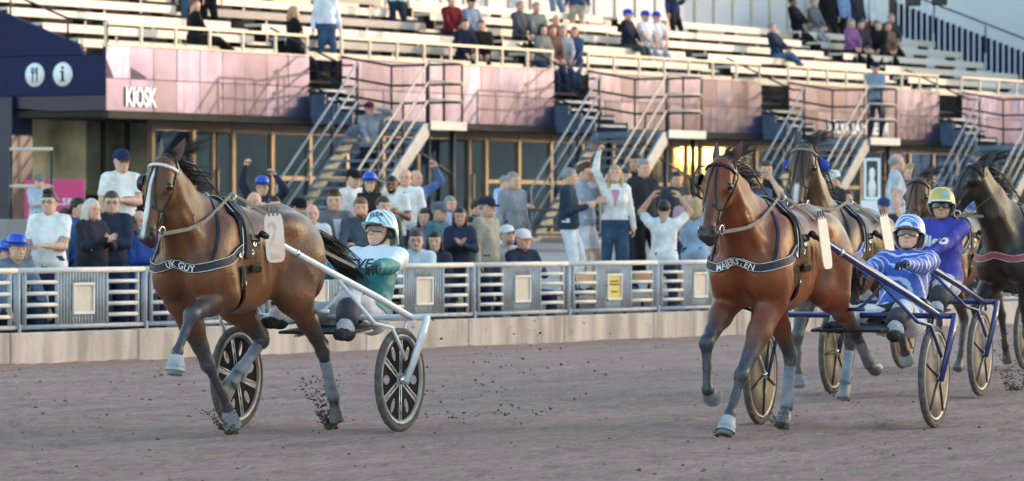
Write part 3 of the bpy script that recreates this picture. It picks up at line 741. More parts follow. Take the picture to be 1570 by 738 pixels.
# ------------------------------------------------------------------ outside stairs
def staircase(a, b, label):
    """stairs that climb along the front to a landing before a gap; a..b is the gap"""
    zg = terrain(18.5); zl = 3.37; wf, wb = 17.4, 19.0
    O = (a, 18.2, zg); r = stand_empty('metal_staircase', *O); tag(r, label, 'staircase', 'outside stairs up to the stand')
    run = 2.55; n = 12; sl = (a + 0.05)
    def pt(s, w, z): return (s - O[0], w - O[1], z - O[2])
    for i in range(n):
        f = (i + 0.5) / n; s = sl - run * (1 - f); z = zg + (zl - zg) * (i + 1) / (n + 1)
        mb = MB(); sbox(mb, s - 0.14, s + 0.14, wf + 0.05, wb - 0.05, z - 0.045, z, O); mb.build('tread', M_STAIRSTEEL, r)
    for w in (wf, wb):
        mb = MB(); d = 0.12
        vs = [pt(sl - run - 0.15, w + q, zg + zz) for q in (-0.03, 0.03) for zz in (0.0,)]
        A = [(sl - run - 0.12, zg), (sl - run + 0.22, zg), (sl + 0.06, zl - 0.26), (sl + 0.06, zl - 0.02), (sl - 0.1, zl - 0.02)]
        k = len(A); vs = [pt(p[0], w - 0.03, p[1]) for p in A] + [pt(p[0], w + 0.03, p[1]) for p in A]
        mb.add(vs, [tuple(range(k)), tuple(range(2 * k - 1, k - 1, -1))] + [(i, k + i, k + (i + 1) % k, (i + 1) % k) for i in range(k)]); mb.build('stringer', M_STAIRSTEEL, r)
    mb = MB(); sbox(mb, sl + 0.07, b + 0.25, wf - 0.05, wb + 0.05, zl - 0.13, zl, O, bev=0.01); mb.build('landing', M_STAIRSTEEL, r)
    mb = MB(); sbox(mb, sl + 0.065, b + 0.255, wf - 0.075, wf - 0.052, zl - 0.13, zl + 0.03, O); mb.build('kickboard', M_GALVW, r)
    mb = MB()
    for s in (sl + 0.3, b + 0.1):
        mb.tube([pt(s, wf + 0.15, zl - 0.13), pt(s, wf + 0.15, zg - 0.05)], 0.05, 8); mb.tube([pt(s, wb - 0.1, zl - 0.13), pt(s, wb - 0.1, zg - 0.05)], 0.05, 8)
    mb.tube([pt(b + 0.1, wf + 0.15, 2.4), pt(sl - 0.4, wf + 0.15, zl - 0.4)], 0.03, 6)
    mb.build('support_leg', M_BLACKSTEEL, r)
    # handrails: three sloping tubes each side
    for side, w in enumerate((wf, wb)):
        for h_ in (1.16, 0.78, 0.44):
            mb = MB(); mb.tube([pt(sl - run + 0.02, w, zg + h_ * 0.15), pt(sl - run - 0.02, w, zg + h_ - 0.1), pt(sl - run + 0.08, w, zg + h_), pt(sl + 0.1, w, zl + h_)] if h_ > 1 else [pt(sl - run + 0.02, w, zg + h_), pt(sl + 0.1, w, zl + h_)], 0.021, 8)
            mb.build('handrail', M_CREAM if side == 0 else M_GALV, r)
        for f in (0.0, 0.34, 0.67, 1.0):
            s = sl - run + 0.05 + (run + 0.02) * f; z = zg + (zl - zg) * f
            mb = MB(); mb.tube([pt(s, w, z + 0.0), pt(s, w, z + 1.15)], 0.022, 6); mb.build('rail_post', M_BLACKSTEEL, r)
    # landing guard: front, far end and back to the fascia
    e = b + 0.2
    for h_ in (1.16, 0.78, 0.44):
        mb = MB(); mb.tube([pt(sl + 0.1, wf, zl + h_), pt(e - 0.06, wf, zl + h_), pt(e, wf, zl + h_ - 0.05)], 0.022, 8); mb.build('landing_rail', M_CREAM, r)
        mb = MB(); mb.tube([pt(e, wf + 0.01, zl + h_ - 0.03), pt(e, wb, zl + h_ - 0.03), pt(e - 0.3, wb + 0.95, zl + h_ + 0.15)], 0.024, 8); mb.build('landing_rail', M_BLACKSTEEL, r)
    for (s, w) in ((sl + 0.1, wf), ((sl + e) / 2, wf), (e, wf), (e, (wf + wb) / 2), (e, wb), (sl + 0.1, wb)):
        mb = MB(); mb.tube([pt(s, w, zl), pt(s, w, zl + 1.15)], 0.022, 6); mb.build('rail_post', M_BLACKSTEEL, r)
    # rails of the short flight into the gap
    for s in (a - 0.02,):
        for h_ in (1.1, 0.7, 0.4):
            mb = MB(); mb.tube([pt(s, wb, zl + h_), pt(s, wb + 0.2, zl + h_), pt(s, FW + 0.9, zl + h_ + 0.75)], 0.022, 6); mb.build('gap_rail', M_BLACKSTEEL, r)
for i, (a, b) in enumerate(GAPS + [(69.7, 70.9)]):
    staircase(a, b, ['outside steel stairs nearest the kiosk lettering, man in maroon cap on them', 'second outside steel stairs from the kiosk, behind the waving blond woman', 'third outside steel stairs from the kiosk, man with crossed arms on its landing', 'fourth outside steel stairs from the kiosk, above the dark horse', 'outside steel stairs at the far right edge of the picture'][i])

# ------------------------------------------------------------------ things standing on the apron
def apron_things():
    # pink advertising board at the left
    s, w = S(84, 19.0), 19.0; z = ZP(84, 331, w)
    r = stand_empty('advertising_board', s, w, terrain(w)); r.rotation_euler = (0, 0, STAND_ROT - R(57)); tag(r, 'bright pink advertising board with white lettering beside the navy pillar', 'sign')
    mb = MB(); mb.box((0, 0, 0.72), (1.02, 0.05, 0.76), bev=0.008); mb.build('panel', M_PINK, r)
    for x in (-0.4, 0.4): mb = MB(); mb.box((x, 0.03, 0.3), (0.05, 0.04, 0.62)); mb.build('stand_leg', M_BLACKSTEEL, r)
    text_obj('lettering', 'cet.se', 0.26, M_WHITE, r, Matrix.Translation((-0.18, -0.03, 0.66)) @ FACE_N, font_sx=0.8, extr=0.003)
    mb = MB(); mb.box((-0.02, -0.03, 0.52), (0.16, 0.006, 0.05)); mb.build('small_print', M_WHITE, r)
    # pipe frame beside it and grey plinth
    s, w = S(48, 17.0), 17.0
    r = stand_empty('pipe_frame', s, w, terrain(w)); r.rotation_euler = (0, 0, STAND_ROT - R(57)); tag(r, 'pale pipe railing frame in front of the pink board', 'railing')
    for zz in (1.62, 1.02):
        mb = MB(); mb.tube([(-0.35, 0, zz), (0.35, 0, zz)], 0.03, 8); mb.build('crossbar', M_CREAM, r)
    for x in (-0.33, 0.33):
        mb = MB(); mb.tube([(x, 0, 0), (x, 0, 1.6)], 0.028, 8); mb.build('upright', M_BLACKSTEEL, r)
    s, w = S(45, 14.0), 14.0
    mb = MB(); mb.box((0, 0, 0.27), (1.0, 0.5, 0.62), bev=0.02); o = mb.build('planter_block', M_STEPC); o.location = W(s, w, terrain(w)); o.rotation_euler = (0, 0, STAND_ROT - R(57)); tag(o, 'plain grey concrete block below the pipe frame', 'block')
    # picnic table by the windows
    s, w = S(830, 15), 15.0
    r = stand_empty('picnic_table', s, w, terrain(w)); r.rotation_euler = (0, 0, STAND_ROT - R(60)); tag(r, 'dark wooden picnic table standing before the windows', 'table')
    for i in range(4):
        mb = MB(); mb.box((0, -0.3 + i * 0.2, 0.74), (1.7, 0.185, 0.045), bev=0.005); mb.build('top_plank', M_DKWOOD, r)
    for y in (-0.7, 0.7):
        mb = MB(); mb.box((0, y, 0.43), (1.7, 0.26, 0.045), bev=0.005); mb.build('seat_plank', M_DKWOOD, r)
    for x in (-0.6, 0.6):
        mb = MB(); mb.box((x, 0, 0.39), (0.05, 1.5, 0.08)); mb.tube([(x + .03, -0.3, 0.71), (x + .03, -0.6, 0.0)], 0.045, 4); mb.tube([(x + .03, 0.3, 0.71), (x + .03, 0.6, 0.0)], 0.045, 4); mb.build('leg_frame', M_DKWOOD, r)
    # long wooden benches behind the fence
    names = ['long wooden bench behind the fence below the man in white shirt', 'long wooden bench behind the fence, seen under the first horse', 'long wooden bench behind the fence, left of the yellow placard', 'long wooden bench behind the fence, right of the yellow placard', 'long wooden bench behind the fence, hidden mostly by the second horse']
    for i in range(5):
        s = -1.6 + i * 4.7
        r = stand_empty('wooden_bench', s, 1.0, terrain(1.0)); tag(r, names[i], 'bench', 'wooden benches behind the fence')
        for q, y in enumerate((-0.10, 0.06)):
            mb = MB(); mb.box((2.1, y, 0.44), (4.2, 0.145, 0.04), bev=0.005); mb.build('seat_plank', M_WOOD, r)
        mb = MB(); mb.box((2.1, 0.2, 0.72), (4.2, 0.03, 0.12), bev=0.004); mb.build('back_plank', M_WOOD, r)
        for x in (0.3, 1.5, 2.7, 3.9):
            mb = MB(); mb.tube([(x, -0.12, 0.42), (x, -0.16, 0)], 0.02, 6); mb.tube([(x, 0.12, 0.42), (x, 0.16, 0)], 0.02, 6); mb.tube([(x, 0.12, 0.42), (x, 0.19, 0.76)], 0.018, 6); mb.build('leg', M_BLACKSTEEL, r)
    # white poster stand at the right
    s, w = S(1337, 10), 10.0
    r = stand_empty('poster_stand', s, w, terrain(w)); r.rotation_euler = (0, 0, STAND_ROT - R(60)); tag(r, 'white framed poster stand left of the man in grey shirt', 'sign')
    mb = MB(); mb.box((0, 0, 0.55), (0.42, 0.3, 1.1), bev=0.02); mb.build('pedestal', M_WHITE, r)
    mb = MB()
    for x in (-0.13, 0.13): mb.box((x, 0, 1.5), (0.05, 0.05, 0.76))
    for zz in (1.14, 1.86): mb.box((0, 0, zz), (0.21, 0.045, 0.05))
    mb.build('frame', M_WHITE, r)
    mb = MB(); mb.lathe([(0.001, 1.17), (0.06, 1.17), (0.075, 1.38), (0.035, 1.5), (0.055, 1.6), (0.035, 1.69), (0.001, 1.71)], 14); mb.build('figure', M_WHITE, r)
apron_things()

def added_shade_trees():
    # unseen tree line, added to shade the track and shape the window reflections
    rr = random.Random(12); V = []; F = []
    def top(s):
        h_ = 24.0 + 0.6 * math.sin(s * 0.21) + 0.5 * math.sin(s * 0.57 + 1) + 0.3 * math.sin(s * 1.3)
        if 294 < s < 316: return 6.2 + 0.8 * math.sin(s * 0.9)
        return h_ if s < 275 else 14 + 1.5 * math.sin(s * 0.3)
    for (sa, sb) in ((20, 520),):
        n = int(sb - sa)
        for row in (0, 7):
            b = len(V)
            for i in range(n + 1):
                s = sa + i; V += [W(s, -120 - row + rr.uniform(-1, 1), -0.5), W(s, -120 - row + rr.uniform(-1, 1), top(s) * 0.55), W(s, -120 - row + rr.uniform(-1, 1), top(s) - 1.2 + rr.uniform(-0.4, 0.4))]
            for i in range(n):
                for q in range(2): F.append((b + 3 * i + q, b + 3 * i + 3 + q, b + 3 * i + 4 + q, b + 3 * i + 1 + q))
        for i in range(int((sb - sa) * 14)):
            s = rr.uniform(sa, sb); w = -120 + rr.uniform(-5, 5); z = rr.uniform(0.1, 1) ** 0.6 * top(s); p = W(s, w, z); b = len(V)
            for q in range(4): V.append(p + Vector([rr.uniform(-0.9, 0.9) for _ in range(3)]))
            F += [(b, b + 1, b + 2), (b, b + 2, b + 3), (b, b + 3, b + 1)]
    mb = MB(); mb.add(V, F); o = mb.build('added_shade_trees', mat('haze_paled_foliage', (0.30, 0.31, 0.27), rough=0.8, var=0.4, vscale=0.3)); tag(o, 'added unseen trees across the racing track, shading it', 'trees', kind='stuff')  # haze is put into the pale foliage colour, brightening the window reflections
added_shade_trees()
# ------------------------------------------------------------------ horses
def coat_material(name, rough=0.40, spec=0.42):
    m = bpy.data.materials.new(name); m.use_nodes = True; nt = m.node_tree; b = nt.nodes['Principled BSDF']; L = nt.links.new
    at = nt.nodes.new('ShaderNodeVertexColor'); at.layer_name = 'coat'
    tc = nt.nodes.new('ShaderNodeTexCoord')
    n1 = nt.nodes.new('ShaderNodeTexNoise'); n1.inputs['Scale'].default_value = 5; n1.inputs['Detail'].default_value = 7; L(tc.outputs['Object'], n1.inputs['Vector'])
    mr = nt.nodes.new('ShaderNodeMapRange'); mr.inputs[1].default_value = 0.3; mr.inputs[2].default_value = 0.7; mr.inputs[3].default_value = 0.72; mr.inputs[4].default_value = 1.25; L(n1.outputs['Fac'], mr.inputs[0])
    mx = nt.nodes.new('ShaderNodeMix'); mx.data_type = 'RGBA'; mx.blend_type = 'MULTIPLY'; mx.inputs['Factor'].default_value = 1; L(at.outputs['Color'], mx.inputs['A']); L(mr.outputs[0], mx.inputs['B'])
    # dried dirt thrown over the legs and belly
    sp = nt.nodes.new('ShaderNodeSeparateXYZ'); L(tc.outputs['Object'], sp.inputs[0])
    zr = nt.nodes.new('ShaderNodeMapRange'); zr.inputs[1].default_value = 1.25; zr.inputs[2].default_value = 0.45; zr.inputs[3].default_value = 0.0; zr.inputs[4].default_value = 0.17; L(sp.outputs['Z'], zr.inputs[0])
    nd = nt.nodes.new('ShaderNodeTexNoise'); nd.inputs['Scale'].default_value = 55; nd.inputs['Detail'].default_value = 4; L(tc.outputs['Object'], nd.inputs['Vector'])
    ad = nt.nodes.new('ShaderNodeMath'); ad.operation = 'ADD'; L(nd.outputs['Fac'], ad.inputs[0]); L(zr.outputs[0], ad.inputs[1])
    th = nt.nodes.new('ShaderNodeMapRange'); th.inputs[1].default_value = 0.66; th.inputs[2].default_value = 0.86; th.inputs[4].default_value = 0.45; L(ad.outputs[0], th.inputs[0])
    md = nt.nodes.new('ShaderNodeMix'); md.data_type = 'RGBA'; md.inputs['B'].default_value = (0.17, 0.13, 0.12, 1); L(th.outputs[0], md.inputs['Factor']); L(mx.outputs['Result'], md.inputs['A'])
    L(md.outputs['Result'], b.inputs['Base Color'])
    n2 = nt.nodes.new('ShaderNodeTexNoise'); n2.inputs['Scale'].default_value = 3.2; n2.inputs['Detail'].default_value = 4; L(tc.outputs['Object'], n2.inputs['Vector'])
    r2 = nt.nodes.new('ShaderNodeMapRange'); r2.inputs[1].default_value = 0.35; r2.inputs[2].default_value = 0.65; r2.inputs[3].default_value = rough - 0.10; r2.inputs[4].default_value = rough + 0.12; L(n2.outputs['Fac'], r2.inputs[0]); L(r2.outputs[0], b.inputs['Roughness'])
    b.inputs['Specular IOR Level'].default_value = spec
    n3 = nt.nodes.new('ShaderNodeTexNoise'); n3.inputs['Scale'].default_value = 8; n3.inputs['Detail'].default_value = 8; n3.inputs['Roughness'].default_value = 0.65; L(tc.outputs['Object'], n3.inputs['Vector'])
    ms = nt.nodes.new('ShaderNodeMapping'); ms.inputs['Scale'].default_value = (22, 120, 60); L(tc.outputs['Object'], ms.inputs[0])
    nh = nt.nodes.new('ShaderNodeTexNoise'); nh.inputs['Scale'].default_value = 1.0; nh.inputs['Detail'].default_value = 3; L(ms.outputs[0], nh.inputs['Vector'])
    b0 = nt.nodes.new('ShaderNodeBump'); b0.inputs['Strength'].default_value = 0.35; b0.inputs['Distance'].default_value = 0.004; L(nh.outputs['Fac'], b0.inputs['Height'])
    bp = nt.nodes.new('ShaderNodeBump'); L(b0.outputs[0], bp.inputs['Normal']); bp.inputs['Strength'].default_value = 0.26; bp.inputs['Distance'].default_value = 0.03; L(n3.outputs['Fac'], bp.inputs['Height']); L(bp.outputs[0], b.inputs['Normal'])
    return m
M_COAT = coat_material('horse_coat')
M_HAIR = mat('horse_hair', (0.012, 0.010, 0.011), rough=0.5, spec=0.4)
M_HEYE = mat('horse_eye', (0.004, 0.003, 0.003), rough=0.06, spec=0.8)
M_LEATHER = mat('black_leather', (0.010, 0.010, 0.012), rough=0.38, spec=0.5, var=0.2, vscale=20)
M_LEATHERN = mat('navy_webbing', (0.012, 0.014, 0.030), rough=0.6)
M_REIN = mat('grey_rein_webbing', (0.20, 0.18, 0.155), rough=0.7, var=0.2, vscale=15)
M_CHROME = mat('steel_buckle', (0.75, 0.76, 0.78), rough=0.18, metal=1.0)
M_PIPING = mat('white_piping', (0.75, 0.75, 0.74), rough=0.6)
M_PLATEW = mat('number_plate_plastic', (0.82, 0.76, 0.70), rough=0.35, col2=(0.80, 0.60, 0.55), vscale=4)
M_FADED = mat('faded_pink_print', (0.80, 0.52, 0.45), rough=0.5, var=0.2, vscale=20)
M_PLATE = mat('white_number_plate', (0.70, 0.65, 0.60), rough=0.4)
M_BOOT = mat('dusty_boot_rubber', (0.20, 0.22, 0.27), rough=0.75, var=0.25, vscale=14, bump=0.3, bscale=40)
M_BOOTW = mat('white_bell_boot', (0.33, 0.36, 0.41), rough=0.6, var=0.2, vscale=12)
M_ROPE = mat('pale_rope', (0.62, 0.62, 0.62), rough=0.7, var=0.3, vscale=60)
M_BLUEWEB = mat('blue_webbing', (0.05, 0.10, 0.42), rough=0.6)
M_PINKWEB = mat('dull_red_webbing', (0.30, 0.06, 0.09), rough=0.6)

def strap(name, pts, width, thick, m, parent, bvh=None, off=0.004, closed=False, step=0.025, ret=False):
    P = [Vector(p) for p in pts]
    if closed: P.append(P[0].copy())
    Q = []
    for i in range(len(P) - 1):
        n = max(1, int((P[i + 1] - P[i]).length / step))
        for j in range(n): Q.append(P[i].lerp(P[i + 1], j / n))
    if not closed: Q.append(P[-1])
    N = []
    if bvh is not None:
        Z = []
        for q in Q:
            loc, nor, _, _ = bvh.find_nearest(q)
            Z.append(loc + nor * off); N.append(nor)
        for _ in range(2):
            k = len(Z); Z2 = []
            for i in range(k):
                a = Z[i - 1] if (closed or i > 0) else Z[i]; c = Z[(i + 1) % k] if (closed or i < k - 1) else Z[i]
                Z2.append(Z[i] * 0.5 + (a + c) * 0.25)
            Z = Z2
        Q = Z
    k = len(Q); V = []; F = []
    fr = []
    for i in range(k):
        a = Q[i - 1] if (closed or i > 0) else Q[i]; c = Q[(i + 1) % k] if (closed or i < k - 1) else Q[i]
        t = (c - a).normalized() if (c - a).length > 1e-9 else Vector((1, 0, 0))
        if bvh is not None: n = N[i]
        else: n = Vector((0, 1, 0)) if abs(t.y) < 0.9 else Vector((0, 0, 1))
        n = (n - t * n.dot(t)); n = n.normalized() if n.length > 1e-6 else t.orthogonal().normalized()
        b = t.cross(n); fr.append((Q[i], t, n, b))
        for (u, v) in ((-1, 0), (1, 0), (0.86, 1), (-0.86, 1)):
            V.append(Q[i] + b * (u * width / 2) + n * (v * thick - 0.001))
    for i in range(k if closed else k - 1):
        i2 = (i + 1) % k
        for j in range(4): F.append((i * 4 + j, i * 4 + (j + 1) % 4, i2 * 4 + (j + 1) % 4, i2 * 4 + j))
    if not closed: F += [(3, 2, 1, 0), tuple((k - 1) * 4 + j for j in range(4))]
    mb = MB(); mb.add(V, F, False); o = mb.build(name, m, parent)
    return (o, fr) if ret else o
def text_on_strap(body, fr, size, m, parent, start, thick, flip=False, sx=1.0):
    cu = bpy.data.curves.new('strap_lettering', 'FONT'); cu.body = body; cu.size = size; cu.extrude = 0.0; cu.offset = 0.0006; cu.resolution_u = 2
    o = bpy.data.objects.new('t', cu); COL.objects.link(o); dg = bpy.context.evaluated_depsgraph_get()
    me = bpy.data.meshes.new_from_object(o.evaluated_get(dg)); bpy.data.objects.remove(o)
    Ls = [0]
    for i in range(1, len(fr)): Ls.append(Ls[-1] + (fr[i][0] - fr[i - 1][0]).length)
    for v in me.vertices:
        x = start + (-v.co.x if flip else v.co.x) * sx; y = v.co.y - size * 0.34
        i = max(0, min(len(Ls) - 2, int(np.searchsorted(Ls, x)) - 1)); f = (x - Ls[i]) / max(1e-6, Ls[i + 1] - Ls[i])
        p = fr[i][0].lerp(fr[i + 1][0], f); b = fr[i][3].lerp(fr[i + 1][3], f); n = fr[i][2].lerp(fr[i + 1][2], f)
        v.co = p - b * y + n * (thick + 0.0025)
    me.materials.clear(); me.materials.append(m); me.update()
    return link('strap_lettering', me, parent)
def strands(name, roots, m, parent, wind=(-1, 0, 0.1), grav=0.5, L=0.3, Lv=0.3, width=0.0024, segs=7, jit=0.25, seed=1):
    """roots: list of (point, direction)"""
    rr = random.Random(seed); V = []; F = []
    wind = Vector(wind)
    for ri, (p, d) in enumerate(roots):
        if ri % 16 == 0: cj = Vector([rr.uniform(-jit, jit) for _ in range(3)]); cl = L * rr.uniform(1 - Lv, 1 + Lv); cw = Vector([rr.uniform(-1, 1) for _ in range(3)]) * 0.45; cp = Vector(p)
        p = Vector(p).lerp(cp, 0.65); d = Vector(d).normalized() + cj + Vector([rr.uniform(-jit, jit) for _ in range(3)]) * 0.22
        ln = cl * rr.uniform(0.75, 1.1); st = ln / segs; side = Vector((rr.uniform(-1, 1), rr.uniform(-1, 1), rr.uniform(-1, 1))).normalized()
        b = len(V); wob = cw + Vector([rr.uniform(-1, 1) for _ in range(3)]) * 0.10
        for i in range(segs + 1):
            wv = width * (1 - 0.85 * (i / segs) ** 1.5)
            V += [p - side * wv, p + side * wv]
            d = (d.normalized() + wind * (0.35) + Vector((0, 0, -grav * 0.35)) + wob * (0.5 if i % 2 else -0.3)).normalized()
            p = p + d * st
        for i in range(segs): F.append((b + 2 * i, b + 2 * i + 1, b + 2 * i + 3, b + 2 * i + 2))
    mb = MB(); mb.add(V, F, True); return mb.build(name, m, parent)

class Frame:
    """local frame of a horse or sulky: x forward, y left, z up"""
    def __init__(s, px, Y, hdeg):
        s.h = R(hdeg); s.O = Vector(((px - 785) * Y / FPX, Y, 0)); s.d = Vector((-math.sin(s.h), -math.cos(s.h), 0)); s.l = Vector((math.cos(s.h), -math.sin(s.h), 0))
        s.rz = math.atan2(s.d.y, s.d.x)
    def loc(s, P):                           # world -> local
        v = Vector(P) - s.O; return Vector((v.dot(s.d), v.dot(s.l), v.z))
    def wor(s, p): return s.O + s.d * p[0] + s.l * p[1] + Vector((0, 0, p[2]))
    def pix(s, px, py, b):                   # pixel + lateral offset -> local
        r = (px - 785) / FPX; a = (r * (s.O.y + b * s.l.y) - s.O.x - b * s.l.x) / (s.d.x - r * s.d.y)
        Y = s.O.y + a * s.d.y + b * s.l.y; return Vector((a, b, CAMZ - (py - 350) * Y / FPX))

def horse(fr, label, C, legs, poll, pitch, yaw, boots=(), h=0.016, blaze=0.0, roll=0, mane_n=520, tail_dir=(-1, 0.1, -0.2), tail_up=0.1, forelock=True):
    """C: colours body, belly, point (legs), dark (muzzle)"""
    sd = Sdf(); cols = []
    def add(kind, *a, c='body', **k):
        getattr(sd, kind)(*a, **k)
        while len(cols) < len(sd.p): cols.append(C[c])
    YL = (0, 1, 0)
    # ---- trunk
    add('cone', (0.34, 0, 1.24), (-0.05, 0, 1.20), 0.315, 0.315, k=0.1, sq=(YL, 0.76))
    add('cone', (-0.05, 0, 1.21), (-0.52, 0, 1.26), 0.30, 0.24, k=0.12, sq=(YL, 0.82))
    add('ell', (-0.60, 0, 1.27), (0.29, 0.235, 0.25), k=0.1)
    add('cone', (0.42, 0, 1.50), (0.08, 0, 1.485), 0.065, 0.055, k=0.14)                 # withers
    add('cone', (-0.35, 0, 1.47), (-0.62, 0, 1.47), 0.06, 0.05, k=0.14)              # croup
    add('ell', (0.08, 0, 0.98), (0.42, 0.18, 0.13), k=0.15, c='belly')                 # belly
    for s in (-1, 1):
        add('ell', (0.44, s * 0.175, 1.20), (0.155, 0.085, 0.29), rot=rotm(0, R(-24), s * R(8)), k=0.06)   # shoulder
        add('ell', (0.56, s * 0.115, 1.10), (0.13, 0.115, 0.17), k=0.06)                 # breast
        add('ell', (0.38, s * 0.205, 1.04), (0.15, 0.07, 0.13), rot=rotm(0, R(35), 0), k=0.05)   # triceps
        add('ell', (-0.60, s * 0.155, 1.22), (0.25, 0.12, 0.27), rot=rotm(0, R(18), 0), k=0.06)  # haunch
        add('ell', (-0.80, s * 0.115, 1.16), (0.12, 0.105, 0.25), rot=rotm(0, R(8), 0), k=0.06)   # buttock
        add('ell', (-0.42, s * 0.165, 1.42), (0.11, 0.05, 0.06), k=0.12)                # point of hip
        add('ell', (0.36, s * 0.185, 1.28), (0.10, 0.05, 0.19), rot=rotm(0, R(-30), 0), k=0.08)   # shoulder blade
        add('ell', (-0.42, s * 0.17, 1.02), (0.13, 0.10, 0.17), rot=rotm(0, R(-20), 0), k=0.06)   # thigh
    def groove(a, b, r0, r1, k):
        sd.cone(a, b, r0, r1, k=k, op='sub'); cols.append(C['body'])
    for s in (-1, 1):
        groove((0.27, s * 0.315, 1.42), (0.22, s * 0.315, 1.00), 0.035, 0.045, 0.05)      # behind the shoulder
        groove((0.52, s * 0.285, 1.24), (0.44, s * 0.300, 1.00), 0.022, 0.020, 0.04)      # shoulder / triceps
        groove((-0.28, s * 0.33, 1.32), (-0.24, s * 0.33, 1.02), 0.06, 0.07, 0.10)        # flank hollow
        groove((-0.72, s * 0.30, 1.30), (-0.68, s * 0.29, 0.98), 0.022, 0.022, 0.05)      # between the thigh muscles
        for q in range(4): groove((0.02 - 0.085 * q, s * 0.305, 1.34), (-0.05 - 0.085 * q, s * 0.285, 1.04), 0.050, 0.050, 0.02)
    groove((0.71, 0, 1.24), (0.71, 0, 1.00), 0.030, 0.022, 0.05)                        # breast crease
    # ---- neck
    P = Vector(poll)
    nb = Vector((0.46, 0, 1.30)); nc = Vector((0.58, 0, 1.47))
    hd = Vector((math.sin(pitch), 0, -math.cos(pitch)))
    Rm = Matrix.Rotation(yaw, 3, 'Z') @ Matrix.Rotation(roll, 3, 'X')
    f = Rm @ hd; nn = Rm @ Vector((math.cos(pitch), 0, math.sin(pitch))); yy = Rm @ Vector((0, 1, 0))
    ax = lambda a, n, y: tuple(P + f * a + nn * n + yy * y)
    p2 = Vector(ax(0.07, -0.075, 0))
    mid = nb.lerp(p2, 0.5) + Vector((0.02, 0, -0.015))
    add('chain', [tuple(nb), tuple(mid), tuple(p2)], [0.228, 0.146, 0.096], k=0.09, sq=(YL, 0.64))
    top = Vector((0.30, 0, 1.50)); add('chain', [tuple(top), tuple(Vector((0.52, 0, 1.58)).lerp(P, 0.35)), tuple(P + Vector((-0.03, 0, -0.05)))], [0.065, 0.044, 0.048], k=0.08)   # crest
    add('chain', [(0.60, 0, 1.18), tuple(mid + Vector((0.10, 0, -0.07))), tuple(Vector(ax(0.19, -0.13, 0)))], [0.092, 0.060, 0.046], k=0.08)     # throat line
    for s in (-1, 1):
        add('chain', [(0.53, s * 0.12, 1.20), tuple(mid + Vector((0.05, s * 0.074, -0.04))), tuple(Vector(ax(0.12, -0.09, s * 0.055)))], [0.07, 0.05, 0.035], k=0.05)   # neck muscle
    for s in (-1, 1):
        groove(tuple(Vector((0.60, s * 0.20, 1.25))), tuple(mid + Vector((0.10, s * 0.15, 0.0))), 0.03, 0.028, 0.04)      # jugular groove
        groove(tuple(Vector((0.44, s * 0.24, 1.46))), tuple(mid + Vector((-0.10, s * 0.15, 0.10))), 0.03, 0.03, 0.05)     # before the shoulder blade
    # ---- head
    i0 = len(sd.p)
    B3 = np.array([[f.x, nn.x, yy.x], [f.y, nn.y, yy.y], [f.z, nn.z, yy.z]])
    yv = tuple(yy)
    add('ell', ax(0.09, -0.02, 0), (0.115, 0.085, 0.088), rot=B3, k=0.05)
    add('ell', ax(0.16, 0.005, 0), (0.12, 0.058, 0.104), rot=B3, k=0.04)
    add('cone', ax(0.20, -0.02, 0), ax(0.47, -0.012, 0), 0.088, 0.053, k=0.04, sq=(yv, 0.86), c='face')
    add('cone', ax(0.16, 0.028, 0), ax(0.46, 0.022, 0), 0.035, 0.022, k=0.03, c='face')
    add('cone', ax(0.25, -0.09, 0), ax(0.52, -0.05, 0), 0.055, 0.036, k=0.04, sq=(yv, 0.8))
    for s in (-1, 1):
        add('ell', ax(0.19, -0.085, s * 0.045), (0.105, 0.08, 0.036), rot=B3, k=0.03)           # jowl
        add('ell', ax(0.195, 0.010, s * 0.088), (0.042, 0.028, 0.024), rot=B3, k=0.025)          # orbit
        add('cone', ax(0.22, -0.025, s * 0.085), ax(0.36, -0.025, s * 0.058), 0.016, 0.010, k=0.025)   # facial crest
        add('ell', ax(0.527, 0.010, s * 0.043), (0.036, 0.030, 0.022), rot=B3, k=0.02, c='dark')  # nostril flare
    add('ell', ax(0.535, -0.018, 0), (0.060, 0.052, 0.058), rot=B3, k=0.035, c='dark')
    add('ell', ax(0.560, -0.065, 0), (0.036, 0.026, 0.036), rot=B3, k=0.025, c='dark')
    for s in (-1, 1):
        sd.ell(ax(0.545, 0.030, s * 0.052), (0.022, 0.020, 0.011), rot=B3, k=0.012, op='sub'); cols.append(C['dark'])
        sd.cone(ax(0.575, -0.045, s * 0.06), ax(0.50, -0.047, s * 0.055), 0.006, 0.004, k=0.008, op='sub'); cols.append(C['dark'])
